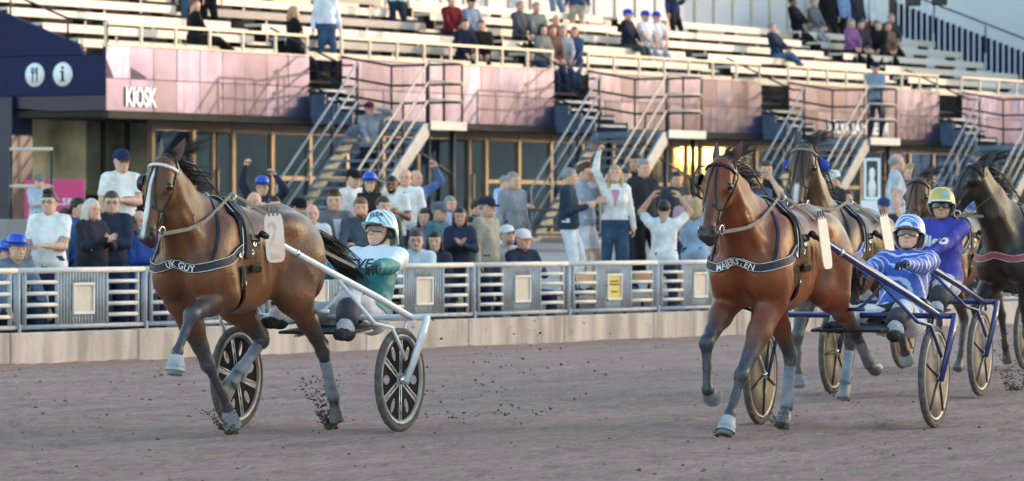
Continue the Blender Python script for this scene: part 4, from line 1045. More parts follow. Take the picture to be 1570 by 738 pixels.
    # ---- legs
    for key in ('LF', 'RF', 'LH', 'RH'):
        e, kn, ft, hf = [Vector(p) for p in legs[key]]
        s = 1 if key[0] == 'L' else -1
        ht = hf - (hf - ft).normalized() * 0.075
        pd = (hf - ft).normalized()
        if key[1] == 'F':
            sh = Vector((0.47, s * 0.165, 1.14))
            add('cone', tuple(sh), tuple(e), 0.115, 0.098, k=0.06)
            m1 = e.lerp(kn, 0.42); m2 = e.lerp(kn, 0.72)
            add('cone', tuple(e), tuple(m1), 0.102, 0.082, k=0.05); add('cone', tuple(m1), tuple(m2), 0.082, 0.056, k=0.03, c='mid'); add('cone', tuple(m2), tuple(kn), 0.056, 0.047, k=0.02, c='point')
            add('ell', tuple(kn + Vector((0.008, 0, 0))), (0.054, 0.050, 0.062), k=0.02, c='point')
            add('chain', [tuple(kn), tuple(kn.lerp(ft, 0.5)), tuple(ft)], [0.041, 0.031, 0.033], k=0.02, c='point')
        else:
            hip = Vector((-0.60, s * 0.15, 1.20))
            add('cone', tuple(hip), tuple(e), 0.17, 0.125, k=0.08)
            m1 = e.lerp(kn, 0.45); m2 = e.lerp(kn, 0.75)
            add('cone', tuple(e), tuple(m1), 0.122, 0.078, k=0.06, sq=(YL, 0.8)); add('cone', tuple(m1), tuple(m2), 0.078, 0.050, k=0.03, c='mid'); add('cone', tuple(m2), tuple(kn), 0.052, 0.044, k=0.02, c='point')
            # tendon of the hock
            back = (kn - e).normalized().cross(Vector((0, 1, 0))) * -1
            if back.x > 0: back = -back
            hk = kn + back * 0.045 + Vector((0, 0, 0.02))
            add('cone', tuple(e.lerp(kn, 0.5) + back * 0.05), tuple(hk), 0.035, 0.022, k=0.03, c='mid')
            add('ell', tuple(kn), (0.055, 0.043, 0.062), k=0.025, c='point'); add('ell', tuple(hk), (0.022, 0.022, 0.03), k=0.03, c='point')
            add('chain', [tuple(kn), tuple(kn.lerp(ft, 0.5)), tuple(ft)], [0.044, 0.034, 0.036], k=0.02, c='point')
        add('ell', tuple(ft), (0.043, 0.039, 0.043), k=0.02, c='point')
        add('cone', tuple(ft), tuple(ht), 0.036, 0.040, k=0.015, c='point')
        add('cone', tuple(ht), tuple(hf - pd * 0.022), 0.048, 0.056, k=0.006, c='hoof')
    D, lo, _ = sd.grid(h, pad=0.04)
    V, F = nets(D, lo, h, smooth=2)
    # the head again on a finer grid, joined at the poll
    hpts = np.array([ax(a_, n_, y_) for a_ in (-0.06, 0.62) for n_ in (-0.20, 0.10) for y_ in (-0.14, 0.14)])
    Dh, loh, _ = sd.grid(h * 0.5, pad=0.03, bounds=(hpts.min(0), hpts.max(0)))
    Vh, Fh = nets(Dh, loh, h * 0.5, smooth=1)
    cut = lambda X: ((X - np.array(P)) @ np.array(f) - 0.9 * ((X - np.array(P)) @ np.array(nn)) - 0.06)     # > 0: head side
    inb = lambda X: np.all((X > hpts.min(0) + 0.02) & (X < hpts.max(0) - 0.02), 1)
    isH = (cut(V) > 0.012) & inb(V)
    V, F, _ = submesh(V, F, ~isH[F].all(1))
    isB = (cut(Vh) < -0.012) | ~inb(Vh)
    Vh, Fh, _ = submesh(Vh, Fh, ~isB[Fh].any(1))
    F = np.vstack([F, Fh + len(V)]); V = np.vstack([V, Vh])
    # cut soles flat
    for key in legs:
        ft, hf = Vector(legs[key][2]), Vector(legs[key][3]); pd = np.array((hf - ft).normalized()); hv = np.array(hf)
        near = ((V - hv) ** 2).sum(1) < 0.11 ** 2
        dd = (V - hv) @ pd; m = near & (dd > 0); V[m] -= dd[m][:, None] * pd
    # colours
    W_ = np.zeros((len(V), 3)); ws = np.zeros(len(V)) + 1e-9
    for p, c in zip(sd.p, cols):
        if p['op'] != 'add': continue
        d = sd.dist(p, V[:, 0], V[:, 1], V[:, 2]); w = np.exp(-np.clip(d, -0.01, 1) / 0.013)
        W_ += w[:, None] * np.array(c); ws += w
    colr = W_ / ws[:, None]
    # soft dark back line / pale flank and blaze on the face
    rel = V - np.array(P); uf = rel @ np.array(f); un = rel @ np.array(nn); uy = rel @ np.array(yy)
    if blaze > 0:
        wid = 0.025 * blaze * (0.8 + 0.2 * np.sin(uf * 20))
        k_ = np.clip((wid - np.abs(uy + 0.012)) / 0.012 + 0.5, 0, 1) * np.clip((uf - 0.08) / 0.03, 0, 1) * np.clip((0.57 - uf) / 0.03, 0, 1) * np.clip((un + 0.04) / 0.02, 0, 1)
        colr = colr * (1 - k_[:, None]) + k_[:, None] * np.array((0.66, 0.65, 0.68))
    elif blaze < 0:
        k_ = np.clip((0.020 - np.abs(uy)) / 0.012 + 0.5, 0, 1) * np.clip((uf - 0.34) / 0.03, 0, 1) * np.clip((0.53 - uf) / 0.03, 0, 1) * np.clip((un + 0.01) / 0.01, 0, 1)
        colr = colr * (1 - k_[:, None]) + k_[:, None] * np.array((0.55, 0.53, 0.55))
    root = empty('racehorse', fr.O, fr.rz); tag(root, label, 'horse', 'trotting horses racing on the track')
    # ears joined to the body mesh
    ev, ef = [], []
    for s in (-1, 1):
        base = Vector(ax(-0.005, -0.035, s * 0.062)); tip = base - f * 0.165 + yy * s * 0.035 + nn * (-0.02)
        n = 8; k = 6; b0 = len(ev)
        axis = (tip - base).normalized(); sd_ = yy * s; fw = (nn + yy * s * 0.5).normalized(); fw = (fw - axis * fw.dot(axis)).normalized(); sdv = axis.cross(fw)
        prof = [0.026, 0.036, 0.038, 0.031, 0.018, 0.002]
        for i in range(k):
            c = base.lerp(tip, i / (k - 1))
            for j in range(n):
                th = 2 * math.pi * j / n; cf = math.cos(th); open_ = 0.25 if cf > 0.3 and 0 < i < k - 1 else 1.0
                ev.append(c + sdv * math.sin(th) * prof[i] + fw * cf * prof[i] * (0.45 if cf < 0 else 0.45 * (-0.5 if open_ < 1 else 1)))
        for i in range(k - 1):
            for j in range(n): ef.append((b0 + i * n + j, b0 + i * n + (j + 1) % n, b0 + (i + 1) * n + (j + 1) % n, b0 + (i + 1) * n + j))
    nV = len(V); V2 = np.vstack([V, np.array([tuple(v) for v in ev])]); F2 = np.vstack([F, np.array(ef) + nV])
    colr = np.vstack([colr, np.tile(np.array(C['face']) * 0.75 + 0.008, (len(ev), 1))])
    me = mesh_np('body', V2, F2, mats=[M_COAT])
    at = me.color_attributes.new('coat', 'FLOAT_COLOR', 'POINT'); at.data.foreach_set('color', np.hstack([colr, np.ones((len(colr), 1))]).astype(np.float32).ravel())
    link('body', me, root)
    bvh = bvh_of(V, F)
    for s in (-1, 1):
        mb = MB(); mb.lathe([(0.001, -0.029), (0.021, -0.021), (0.029, 0), (0.021, 0.021), (0.001, 0.029)], 12, Matrix.Translation(Vector(ax(0.197, 0.013, s * 0.098)))); mb.build('eye', M_HEYE, root)
    for s in (-1, 1):
        q = Vector(ax(0.540, 0.022, s * 0.052)); loc, nor, _, _ = bvh.find_nearest(q)
        Mq = Matrix.Translation(loc - nor * 0.004) @ Matrix((( f.x, yy.x, nor.x, 0), (f.y, yy.y, nor.y, 0), (f.z, yy.z, nor.z, 0), (0, 0, 0, 1)))
        mb = MB(); mb.lathe([(0.001, 0.009), (0.010, 0.0075), (0.016, 0.003), (0.017, 0.0)], 12, Mq @ Matrix.Diagonal((1.35, 0.8, 1, 1))); mb.build('nostril', M_HEYE, root)
    # mane along the crest, forelock, tail
    roots = []
    rr = random.Random(5)
    a, b = Vector((0.40, 0, 1.60)), P + Vector((-0.07, 0, 0.0))
    for i in range(mane_n):
        t = rr.random(); q = a.lerp(b, t); loc, nor, _, _ = bvh.find_nearest(q + Vector((0, 0, 0.10)))
        roots.append((loc - nor * 0.01, nor + Vector((-0.6, 0, 0))))
    strands('mane', roots, M_HAIR, root, wind=(-1.1, 0.25, 0.0), grav=0.35, L=0.22, Lv=0.5, jit=0.35, seed=3)
    if forelock:
        roots = [(Vector(ax(0.0, 0.0, rr.uniform(-.04, .04))), -f * 0.5 + Vector((-1, 0, 0.4))) for i in range(420)]
        strands('forelock', roots, M_HAIR, root, wind=(-0.9, 0.55, 0.10), grav=0.0, L=0.30, Lv=0.4, jit=0.45, seed=4)
    roots = []
    for i in range(900):
        roots.append((Vector((-0.885 + rr.uniform(-.03, .03), rr.uniform(-.035, .035), 1.36 + rr.uniform(-.05, .05))), Vector((-1, 0, tail_up))))
    strands('tail', roots, M_HAIR, root, wind=tail_dir, grav=0.55, L=0.68, Lv=0.35, width=0.0045, segs=9, jit=0.22, seed=6)
    # boots
    for (key, kind) in boots:
        e, kn, ft, hf = [Vector(p) for p in legs[key]]
        if kind in ('bell', 'bellw'):
            d = (hf - ft).normalized(); mb = MB(); a0 = ft + d * 0.02; a1 = hf - d * 0.03
            mb.tube([a0, a0.lerp(a1, 0.3), a0.lerp(a1, 0.6), a1], [0.044, 0.052, 0.058, 0.066], 16, cap=False)
            mb.tube([a0.lerp(a1, 0.55), a0.lerp(a1, 0.72)], [0.061, 0.064], 16, cap=False); mb.build('bell_boot', M_BOOTW if kind == 'bellw' else M_BOOT, root)
        else:
            mb = MB(); a0 = kn.lerp(ft, 0.22); a1 = ft + (hf - ft).normalized() * 0.02
            mb.tube([a0, a0.lerp(a1, 0.5), a0.lerp(a1, 0.85), a1], [0.041, 0.039, 0.047, 0.046], 14, cap=True); mb.build('leg_boot', M_BOOT, root)
    return dict(root=root, bvh=bvh, ax=ax, P=P, f=f, nn=nn, yy=yy, fr=fr)

def harness(H, label, text=None, band=None, colw=None, plate=None, blinkers='none', trim=None, rein_to=None, plume=None):
    fr, bvh, ax = H['fr'], H['bvh'], H['ax']
    r = empty('race_harness', fr.O, fr.rz); tag(r, label, 'harness', 'harnesses worn by the trotters')
    colm = colw or M_LEATHERN
    # breast collar with lettering
    pts = []
    for i in range(15):
        th = R(-118 + 236 * i / 14); pts.append((0.38 + 0.44 * math.cos(th) , 0.40 * math.sin(th), 1.135 + 0.10 * (1 - math.cos(th)) ** 1.15))
    o, f = strap('breast_collar', pts, 0.062, 0.012, colm, r, bvh, 0.006, ret=True)
    for dz in (0.027, -0.027):
        q = [p + b * dz + n * 0.0135 for (p, t, n, b) in f]; strap('collar_piping', q[::2], 0.004, 0.002, M_PIPING, o)
    if text:
        L_ = sum((f[i + 1][0] - f[i][0]).length for i in range(len(f) - 1))
        text_on_strap(text, f, 0.060, M_PIPING, o, L_ * 0.5 - (0.17 if len(text) > 7 else 0.06), 0.012)
    # neck strap holding the collar
    for s in (-1, 1):
        strap('neck_strap', [(0.66, s * 0.26, 1.19), (0.55, s * 0.25, 1.34), (0.42, s * 0.16, 1.52), (0.34, 0, 1.60)], 0.024, 0.006, M_LEATHER, r, bvh, 0.004)
    # saddle pad and girth
    xs = 0.16; pad = []; girth = []
    for i in range(13):
        th = R(-100 + 200 * i / 12); pad.append((xs + 0.06 - 0.04 * math.cos(th), 0.36 * math.sin(th), 1.25 + 0.40 * math.cos(th)))
    strap('saddle_pad', pad, 0.15, 0.022, M_LEATHER, r, bvh, 0.004)
    strap('saddle_band', pad, 0.085, 0.028, M_LEATHERN if trim is None else trim, r, bvh, 0.012)
    for dx in (-0.076, 0.076): strap('pad_piping', [(p[0] + dx, p[1], p[2]) for p in pad], 0.006, 0.003, M_PIPING if dx > 0 else M_LEATHER, r, bvh, 0.027)
    for s in (-1, 1):
        strap('girth', [(xs + 0.10, s * 0.30, 1.16), (xs + 0.12, s * 0.28, 1.02), (xs + 0.13, s * 0.18, 0.90), (xs + 0.13, 0, 0.84)], 0.095, 0.016, M_LEATHER, r, bvh, 0.014)
        for zz in (1.36, 1.12):
            loc, nor, _, _ = bvh.find_nearest(Vector((xs - 0.01, s * 0.35, zz))); c = loc + nor * 0.03
            mb = MB(); mb.box(c, (0.10, 0.035, 0.05), nor.to_track_quat('Y', 'Z').to_matrix().to_4x4(), bev=0.008); mb.build('shaft_holder', M_LEATHER, r)
        # terret ring
        t = Vector((xs, s * 0.10, 1.60)); loc, nor, _, _ = bvh.find_nearest(t); c = loc + nor * 0.06
        mb = MB(); ring = [c + Vector((0, math.sin(q * math.pi / 6) * 0.026, math.cos(q * math.pi / 6) * 0.026)) for q in range(13)]; mb.tube(ring, 0.005, 6, cap=False); mb.build('terret_ring', M_CHROME, r)
        for (bx, by, bz) in ((xs + 0.02, s * 0.3, 1.24), (xs - 0.01, s * 0.31, 1.30), (0.36, s * 0.3, 1.22), (xs + 0.10, s * 0.3, 1.03)):
            loc, nor, _, _ = bvh.find_nearest(Vector((bx, by, bz))); q = nor.to_track_quat('Z', 'Y').to_matrix().to_4x4()
            mb = MB(); mb.lathe([(0.008, 0.0), (0.020, 0.0), (0.020, 0.008), (0.008, 0.008)], 10, Matrix.Translation(loc + nor * 0.026) @ q, closed=True); mb.build('buckle', M_CHROME, r)
    # back strap
    strap('back_strap', [(0.10, 0, 1.62), (-0.2, 0, 1.58), (-0.55, 0, 1.6), (-0.80, 0, 1.52)], 0.022, 0.006, M_LEATHER, r, bvh, 0.004)
    # bridle
    br = strap('browband', [ax(0.07, -0.06, -0.12), ax(0.065, 0.03, -0.095), ax(0.065, 0.06, 0.0), ax(0.065, 0.03, 0.095), ax(0.07, -0.06, 0.12)], 0.022, 0.014, band or M_LEATHER, r, bvh, 0.006)
    strap('crown_strap', [ax(0.09, -0.07, -0.11), ax(-0.02, -0.05, -0.07), ax(-0.03, -0.02, 0), ax(-0.02, -0.05, 0.07), ax(0.09, -0.07, 0.11)], 0.028, 0.008, M_LEATHER, r, bvh, 0.005)
    strap('noseband', [ax(0.37, -0.11, -0.03), ax(0.36, -0.04, -0.09), ax(0.35, 0.03, -0.05), ax(0.345, 0.05, 0.0), ax(0.35, 0.03, 0.05), ax(0.36, -0.04, 0.09), ax(0.37, -0.11, 0.03)], 0.024, 0.007, M_LEATHER, r, bvh, 0.004, closed=True)
    for s in (-1, 1):
        strap('cheek_strap', [ax(0.06, -0.05, s * 0.11), ax(0.20, -0.045, s * 0.115), ax(0.34, -0.03, s * 0.09), ax(0.47, -0.035, s * 0.075)], 0.020, 0.007, M_LEATHER, r, bvh, 0.004)
        strap('face_strap', [ax(0.06, 0.05, s * 0.012), ax(0.18, 0.06, s * 0.020), ax(0.28, 0.05, s * 0.032), ax(0.36, 0.02, s * 0.07)], 0.015, 0.006, M_LEATHER, r, bvh, 0.004)
        strap('jaw_strap', [ax(0.36, 0.0, s * 0.08), ax(0.43, -0.03, s * 0.075), ax(0.48, -0.045, s * 0.07)], 0.013, 0.006, M_REIN, r, bvh, 0.004)
        c = Vector(ax(0.485, -0.045, s * 0.078)); mb = MB()
        for rad in (0.030,):
            ring = [c + H['f'] * math.cos(q * math.pi / 8) * rad + H['nn'] * math.sin(q * math.pi / 8) * rad for q in range(17)]; mb.tube(ring, 0.0055, 6, cap=False)
        mb.build('bit_ring', M_CHROME, r)
        if blinkers == 'cup' or (blinkers == 'left' and s > 0) or (blinkers == 'right' and s < 0) or blinkers == 'both':
            mb = MB(); cc = Vector(ax(0.165, 0.0, s * 0.125))
            Mq = Matrix.Translation(cc) @ (H['yy'] * s + H['nn'] * 0.15).to_track_quat('Z', 'Y').to_matrix().to_4x4()
            mb.lathe([(0.062, -0.028), (0.060, 0.0), (0.048, 0.022), (0.022, 0.034), (0.001, 0.037)], 16, Mq); mb.build('blinker', M_LEATHER, r)
        if blinkers == 'open':
            mb = MB(); ring = [ax(0.05 + 0.02 * i, 0.03 + 0.03 * math.sin(i), s * (0.11 + 0.012 * math.sin(i * 0.9))) for i in range(10)]
            mb.tube([ax(0.04, 0.0, s * 0.115), ax(0.06, 0.03, s * 0.15), ax(0.15, 0.035, s * 0.165), ax(0.25, 0.02, s * 0.14), ax(0.27, -0.02, s * 0.10)], 0.006, 6); mb.build('blinker_frame', M_LEATHER, r)
            if s < 0:
                mb = MB(); Mq = Matrix.Translation(Vector(ax(0.16, -0.0, s * 0.135))) @ (H['yy'] * s).to_track_quat('Z', 'Y').to_matrix().to_4x4()
                mb.lathe([(0.058, -0.02), (0.05, 0.01), (0.02, 0.028), (0.001, 0.03)], 14, Mq); mb.build('blinker', M_LEATHER, r)
    mb = MB(); mb.lathe([(0.001, 0.05), (0.03, 0.045), (0.055, 0.02), (0.058, -0.01)], 14, Matrix.Translation(Vector(ax(0.0, -0.03, 0))) @ Matrix.Diagonal((1, 1.2, 1, 1))); mb.build('poll_pad', M_LEATHER, r)
    # overcheck along the crest to the saddle
    loc, nor, _, _ = bvh.find_nearest(Vector((xs, 0, 1.65)))
    mb = MB(); mb.tube([H['P'] + Vector((-0.02, 0.012, 0.03)), (H['P'] + loc) / 2 + Vector((0, 0.03, 0.10)), loc + Vector((0, 0, 0.05))], 0.008, 6); mb.build('overcheck', M_LEATHER, r)
    if plume is not None:
        for s in (-1, 1):
            mb = MB(); c = Vector(ax(0.12, -0.11, s * 0.15)); mb.lathe([(0.001, -0.045), (0.03, -0.035), (0.045, 0), (0.03, 0.035), (0.001, 0.045)], 12, Matrix.Translation(c)); mb.build('ear_plug_ball', plume, r)
    # number plate hung on the near side
    if plate is not None:
        (pa, pb, pz, w_, h_, tilt, ry, m) = plate
        pr = empty('number_plate', (pa, pb, pz), 0, r); pr.rotation_euler = (R(ry), R(tilt), R(-38 if w_ > 0.13 and h_ < 0.36 else -12))
        mb = MB(); pl = []
        for i in range(28):
            th = 2 * math.pi * i / 28; cx, cy = math.cos(th), math.sin(th); e = 5
            pl.append((w_ / 2 * math.copysign(abs(cx) ** (2 / e), cx), h_ / 2 * math.copysign(abs(cy) ** (2 / e), cy)))
        mb.prism(pl, 0, 0.008, Matrix(((1, 0, 0, 0), (0, 0, 1, 0), (0, 1, 0, 0), (0, 0, 0, 1)))); mb.build('plate', m, pr)
        mb = MB(); 
        for dx in (-0.03, 0.0, 0.03): mb.box((dx, 0.004, h_ / 2 + 0.012), (0.014, 0.012, 0.06))
        mb.build('plate_clip', M_REIN, pr)
        if m is M_PLATEW:
            q = text_obj('faded_print', '2', h_ * 0.72, M_FADED, pr, Matrix(((-1, 0, 0, w_ * 0.34), (0, 0, 1, 0.0105), (0, 1, 0, -h_ * 0.16), (0, 0, 0, 1))), font_sx=0.62, extr=0.0008)
            mb = MB(); mb.box((0, 0.0098, -h_ * 0.36), (w_ * 0.5, 0.003, h_ * 0.14)); mb.build('faded_label', M_FADED, pr)
    # reins: bit -> terret -> driver's hands (local coordinates of this horse)
    for i, s in enumerate((-1, 1)):
        a = Vector(ax(0.50, -0.05, s * 0.085)); t = Vector((xs, s * 0.10, 1.63)); m_ = a.lerp(t, 0.5) + Vector((0, s * 0.06, -0.05))
        q = [a, a.lerp(m_, 0.5) + Vector((0, s * 0.03, -0.012)), m_, m_.lerp(t, 0.5) + Vector((0, s * 0.005, 0.0)), t]
        if rein_to is not None:
            e = Vector(rein_to[i]); q += [t.lerp(e, 0.25) + Vector((0, s * 0.05, -0.02)), t.lerp(e, 0.5) + Vector((0, s * 0.04, -0.035)), t.lerp(e, 0.75) + Vector((0, s * 0.02, -0.03)), e]
        strap('rein', q, 0.026, 0.005, M_REIN, r)
    return r

BAY = dict(body=(0.128, 0.047, 0.019), belly=(0.19, 0.085, 0.040), face=(0.095, 0.036, 0.018), mid=(0.060, 0.042, 0.040), point=(0.042, 0.048, 0.066), dark=(0.030, 0.024, 0.026), hoof=(0.16, 0.17, 0.19))
RED = dict(body=(0.172, 0.043, 0.015), belly=(0.25, 0.085, 0.034), face=(0.105, 0.030, 0.013), mid=(0.085, 0.036, 0.026), point=(0.034, 0.041, 0.062), dark=(0.030, 0.022, 0.022), hoof=(0.15, 0.16, 0.18))
BRN = dict(body=(0.085, 0.042, 0.024), belly=(0.11, 0.060, 0.035), face=(0.060, 0.028, 0.017), mid=(0.050, 0.040, 0.040), point=(0.048, 0.052, 0.065), dark=(0.018, 0.015, 0.016), hoof=(0.20, 0.21, 0.23))
BLK = dict(body=(0.026, 0.018, 0.014), belly=(0.032, 0.022, 0.018), face=(0.020, 0.014, 0.012), mid=(0.020, 0.016, 0.015), point=(0.016, 0.016, 0.018), dark=(0.012, 0.011, 0.012), hoof=(0.06, 0.06, 0.06))
CHS = dict(body=(0.13, 0.055, 0.028), belly=(0.15, 0.07, 0.04), face=(0.11, 0.045, 0.024), mid=(0.07, 0.035, 0.022), point=(0.03, 0.027, 0.028), dark=(0.03, 0.022, 0.02), hoof=(0.1, 0.1, 0.1))
F1 = Frame(356, 30.2, 29); F2 = Frame(1190, 30.8, 25); F3 = Frame(1294, 36.5, 23); F4 = Frame(1580, 39.5, 31); F5 = Frame(1462, 43.0, 26)
H1 = horse(F1, 'bay trotter with white blaze leading at the left', BAY,
           dict(LF=((0.38, 0.17, 0.95), (0.73, 0.15, 0.83), (0.87, 0.13, 0.59), (0.90, 0.13, 0.44)), RF=((0.38, -0.16, 0.92), (0.10, -0.13, 0.49), (-0.13, -0.12, 0.19), (-0.20, -0.12, 0.03)),
                LH=((-0.50, 0.19, 0.93), (-0.93, 0.14, 0.56), (-1.11, 0.12, 0.24), (-1.16, 0.12, 0.06)), RH=((-0.34, -0.19, 0.88), (-0.60, -0.14, 0.63), (-0.26, -0.12, 0.42), (-0.16, -0.12, 0.34))),
           poll=(0.85, 0.01, 1.85), pitch=R(20), yaw=R(-2), boots=(('LF', 'bellw'), ('RF', 'bell'), ('LH', 'wrap'), ('RH', 'wrap')), h=0.0145, blaze=1.0, tail_dir=(-0.9, 0.1, -0.1))
H2 = horse(F2, 'reddish bay trotter with a lettered breast collar, right of centre', RED,
           dict(LF=((0.46, 0.15, 0.90), (0.80, 0.07, 0.42), (0.91, 0.03, 0.16), (0.98, 0.02, 0.02)), RF=((0.42, -0.17, 0.93), (0.76, -0.20, 0.63), (0.77, -0.19, 0.32), (0.64, -0.19, 0.24)),
                LH=((-0.58, 0.19, 0.94), (-1.10, 0.16, 0.66), (-1.42, 0.15, 0.43), (-1.56, 0.15, 0.39)), RH=((-0.36, -0.18, 0.90), (-0.60, -0.13, 0.50), (-0.48, -0.11, 0.16), (-0.38, -0.11, 0.03))),
           poll=(0.98, 0, 1.85), pitch=R(24), yaw=R(-4), boots=(('LF', 'bellw'), ('RF', 'bell'), ('LH', 'wrap'), ('RH', 'wrap')), h=0.0145, tail_dir=(-0.9, 0.0, -0.3))
H3 = horse(F3, 'dark brown trotter with raised head and blue straps behind the reddish bay', BRN,
           dict(LF=((0.40, 0.16, 0.93), (0.22, 0.13, 0.48), (0.27, 0.10, 0.17), (0.32, 0.10, 0.03)), RF=((0.42, -0.16, 0.93), (0.70, -0.15, 0.55), (0.72, -0.14, 0.26), (0.70, -0.14, 0.13)),
                LH=((-0.50, 0.19, 0.95), (-0.98, 0.14, 0.60), (-1.22, 0.12, 0.37), (-1.32, 0.12, 0.27)), RH=((-0.36, -0.18, 0.90), (-0.62, -0.13, 0.52), (-0.42, -0.11, 0.18), (-0.32, -0.11, 0.03))),
           poll=(0.98, 0, 2.05), pitch=R(24), yaw=R(3), boots=(('LF', 'wrap'), ('RF', 'bell'), ('LH', 'bellw')), h=0.019, blaze=-1)
H4 = horse(F4, 'near black trotter with dull red breast strap at the right edge', BLK,
           dict(LF=((0.42, 0.17, 0.93), (0.36, 0.14, 0.48), (0.28, 0.12, 0.17), (0.32, 0.12, 0.03)), RF=((0.42, -0.17, 0.93), (0.80, -0.15, 0.72), (0.80, -0.15, 0.42), (0.72, -0.15, 0.30)),
                LH=((-0.42, 0.18, 0.9), (-0.65, 0.13, 0.52), (-0.5, 0.11, 0.17), (-0.4, 0.11, 0.03)), RH=((-0.5, -0.18, 0.93), (-0.95, -0.14, 0.56), (-1.12, -0.12, 0.25), (-1.2, -0.12, 0.08))),
           poll=(0.88, -0.10, 1.95), pitch=R(34), yaw=R(-38), boots=(('LF', 'wrap'),), h=0.021)
H5 = horse(F5, 'brown trotter farthest back, its face showing beside the yellow helmet', CHS,
           dict(LF=((0.42, 0.17, 0.93), (0.75, 0.14, 0.62), (0.76, 0.13, 0.32), (0.70, 0.13, 0.2)), RF=((0.42, -0.17, 0.93), (0.30, -0.14, 0.48), (0.22, -0.13, 0.17), (0.25, -0.13, 0.03)),
                LH=((-0.5, 0.18, 0.93), (-0.95, 0.14, 0.56), (-1.12, 0.12, 0.25), (-1.2, 0.12, 0.08)), RH=((-0.42, -0.18, 0.9), (-0.65, -0.13, 0.52), (-0.5, -0.11, 0.17), (-0.4, -0.11, 0.03))),
           poll=(0.92, 0, 1.86), pitch=R(27), yaw=0, h=0.024, mane_n=120)
# ------------------------------------------------------------------ sulkies
M_SWHITE = mat('white_sulky_paint', (0.70, 0.73, 0.80), rough=0.3, var=0.10, vscale=8, coat=0.3)
M_SBLUE = mat('blue_sulky_paint', (0.022, 0.036, 0.16), rough=0.28, var=0.25, vscale=10, coat=0.4)
M_TYRE = mat('dusty_tyre_rubber', (0.085, 0.080, 0.080), rough=0.8, var=0.35, vscale=20)
M_RIM = mat('alloy_rim', (0.26, 0.26, 0.27), rough=0.45, metal=0.5, var=0.3, vscale=10)
M_DISCD = mat('smoked_wheel_disc', (0.014, 0.013, 0.015), rough=0.75, spec=0.08, var=0.4, vscale=6)
M_DISCT = mat('dusty_amber_wheel_disc', (0.21, 0.17, 0.14), rough=0.6, var=0.35, vscale=5)
M_SPOKE = mat('polished_spoke', (0.50, 0.51, 0.54), rough=0.4, metal=0.4)
M_SPOKED = mat('dark_spoke', (0.06, 0.055, 0.055), rough=0.4, metal=0.3)
M_SEATPAD = mat('black_seat_pad', (0.014, 0.014, 0.016), rough=0.6)
WR = 0.358
def wheel(parent, b, a0, kind, spin):
    """wheel lying in the local xz plane at lateral b"""
    w = empty('wheel', (a0, b, WR), 0, parent)
    Mx = Matrix.Rotation(R(90), 4, 'X')
    n = 56
    mb = MB(); mb.lathe([(WR - 0.045, -0.016), (WR - 0.03, -0.023), (WR - 0.010, -0.020), (WR, -0.008), (WR, 0.008), (WR - 0.010, 0.020), (WR - 0.03, 0.023), (WR - 0.045, 0.016)], n, Mx, closed=True); mb.build('tyre', M_TYRE, w)
    mb = MB(); mb.lathe([(WR - 0.080, -0.010), (WR - 0.060, -0.020), (WR - 0.042, -0.019), (WR - 0.042, 0.019), (WR - 0.060, 0.020), (WR - 0.080, 0.010)], n, Mx, closed=True); mb.build('rim', M_RIM, w)
    mb = MB(); mb.lathe([(0.001, -0.055), (0.020, -0.055), (0.034, -0.038), (0.034, 0.038), (0.020, 0.055), (0.001, 0.055)], 16, Mx); mb.build('hub', M_CHROME, w)
    ro, ri = WR - 0.065, 0.030
    if kind == 'dark':        # six pairs of bright flat spokes on smoked disc segments with oval openings
        for k in range(6):
            th = spin + k * math.pi / 3
            d = Vector((math.cos(th), 0, math.sin(th))); t = Vector((-math.sin(th), 0, math.cos(th)))
            for s in (-1, 1):
                mb = MB(); mb.tube([d * ri + t * s * 0.012, d * ro + t * s * 0.020], 0.0075, 6); mb.build('spoke', M_SPOKE, w)
            th2 = th + math.pi / 6; d2 = Vector((math.cos(th2), 0, math.sin(th2))); t2 = Vector((-math.sin(th2), 0, math.cos(th2)))
            # disc segment with an opening: ring of quads between the outline and an ellipse
            V = []; m = 28; half = math.pi / 6 - 0.05
            c = d2 * 0.205
            for i in range(m):
                q = 2 * math.pi * i / m
                inn = c + d2 * math.cos(q) * 0.058 + t2 * math.sin(q) * 0.034
                vx, vy = math.cos(q), math.sin(q)
                # outline point along that direction, clipped to the sector
                best = 1.0
                for st in range(1, 60):
                    p = c + (d2 * vx + t2 * vy) * st * 0.005
                    rr_, an = math.hypot(p.x, p.z), 0
                    lx, ly = p.dot(d2), p.dot(t2)
                    if rr_ > ro or rr_ < 0.05 or abs(math.atan2(ly, lx)) > half: break
                    best = st * 0.005
                out = c + (d2 * vx + t2 * vy) * max(best, 0.04)
                V += [inn + Vector((0, -0.005, 0)), out + Vector((0, -0.005, 0)), inn + Vector((0, 0.005, 0)), out + Vector((0, 0.005, 0))]
            F = []
            for i in range(m):
                j = (i + 1) % m
                F += [(4 * i, 4 * i + 1, 4 * j + 1, 4 * j), (4 * i + 2, 4 * j + 2, 4 * j + 3, 4 * i + 3), (4 * i, 4 * j, 4 * j + 2, 4 * i + 2), (4 * i + 1, 4 * i + 3, 4 * j + 3, 4 * j + 1)]
            mb = MB(); mb.add(V, F); mb.build('disc_segment', M_DISCD, w)
    else:
        for sd_ in (-1, 1):
            mb = MB(); mb.lathe([(0.036, sd_ * 0.030), (ro + 0.008, sd_ * 0.014), (ro + 0.008, sd_ * 0.011), (0.036, sd_ * 0.026)], n, Mx, closed=True); mb.build('disc_cover', M_DISCT, w)
        for k in range(5):
            th = spin + k * 2 * math.pi / 5; d = Vector((math.cos(th), 0, math.sin(th)))
            for sd_ in (-1, 1):
                mb = MB(); mb.tube([d * ri + Vector((0, sd_ * 0.031, 0)), d * ro + Vector((0, sd_ * 0.016, 0))], [0.017, 0.010], 6, flat=1.0); mb.build('spoke', M_SPOKED if k % 5 else M_SPOKE, w)
    return w
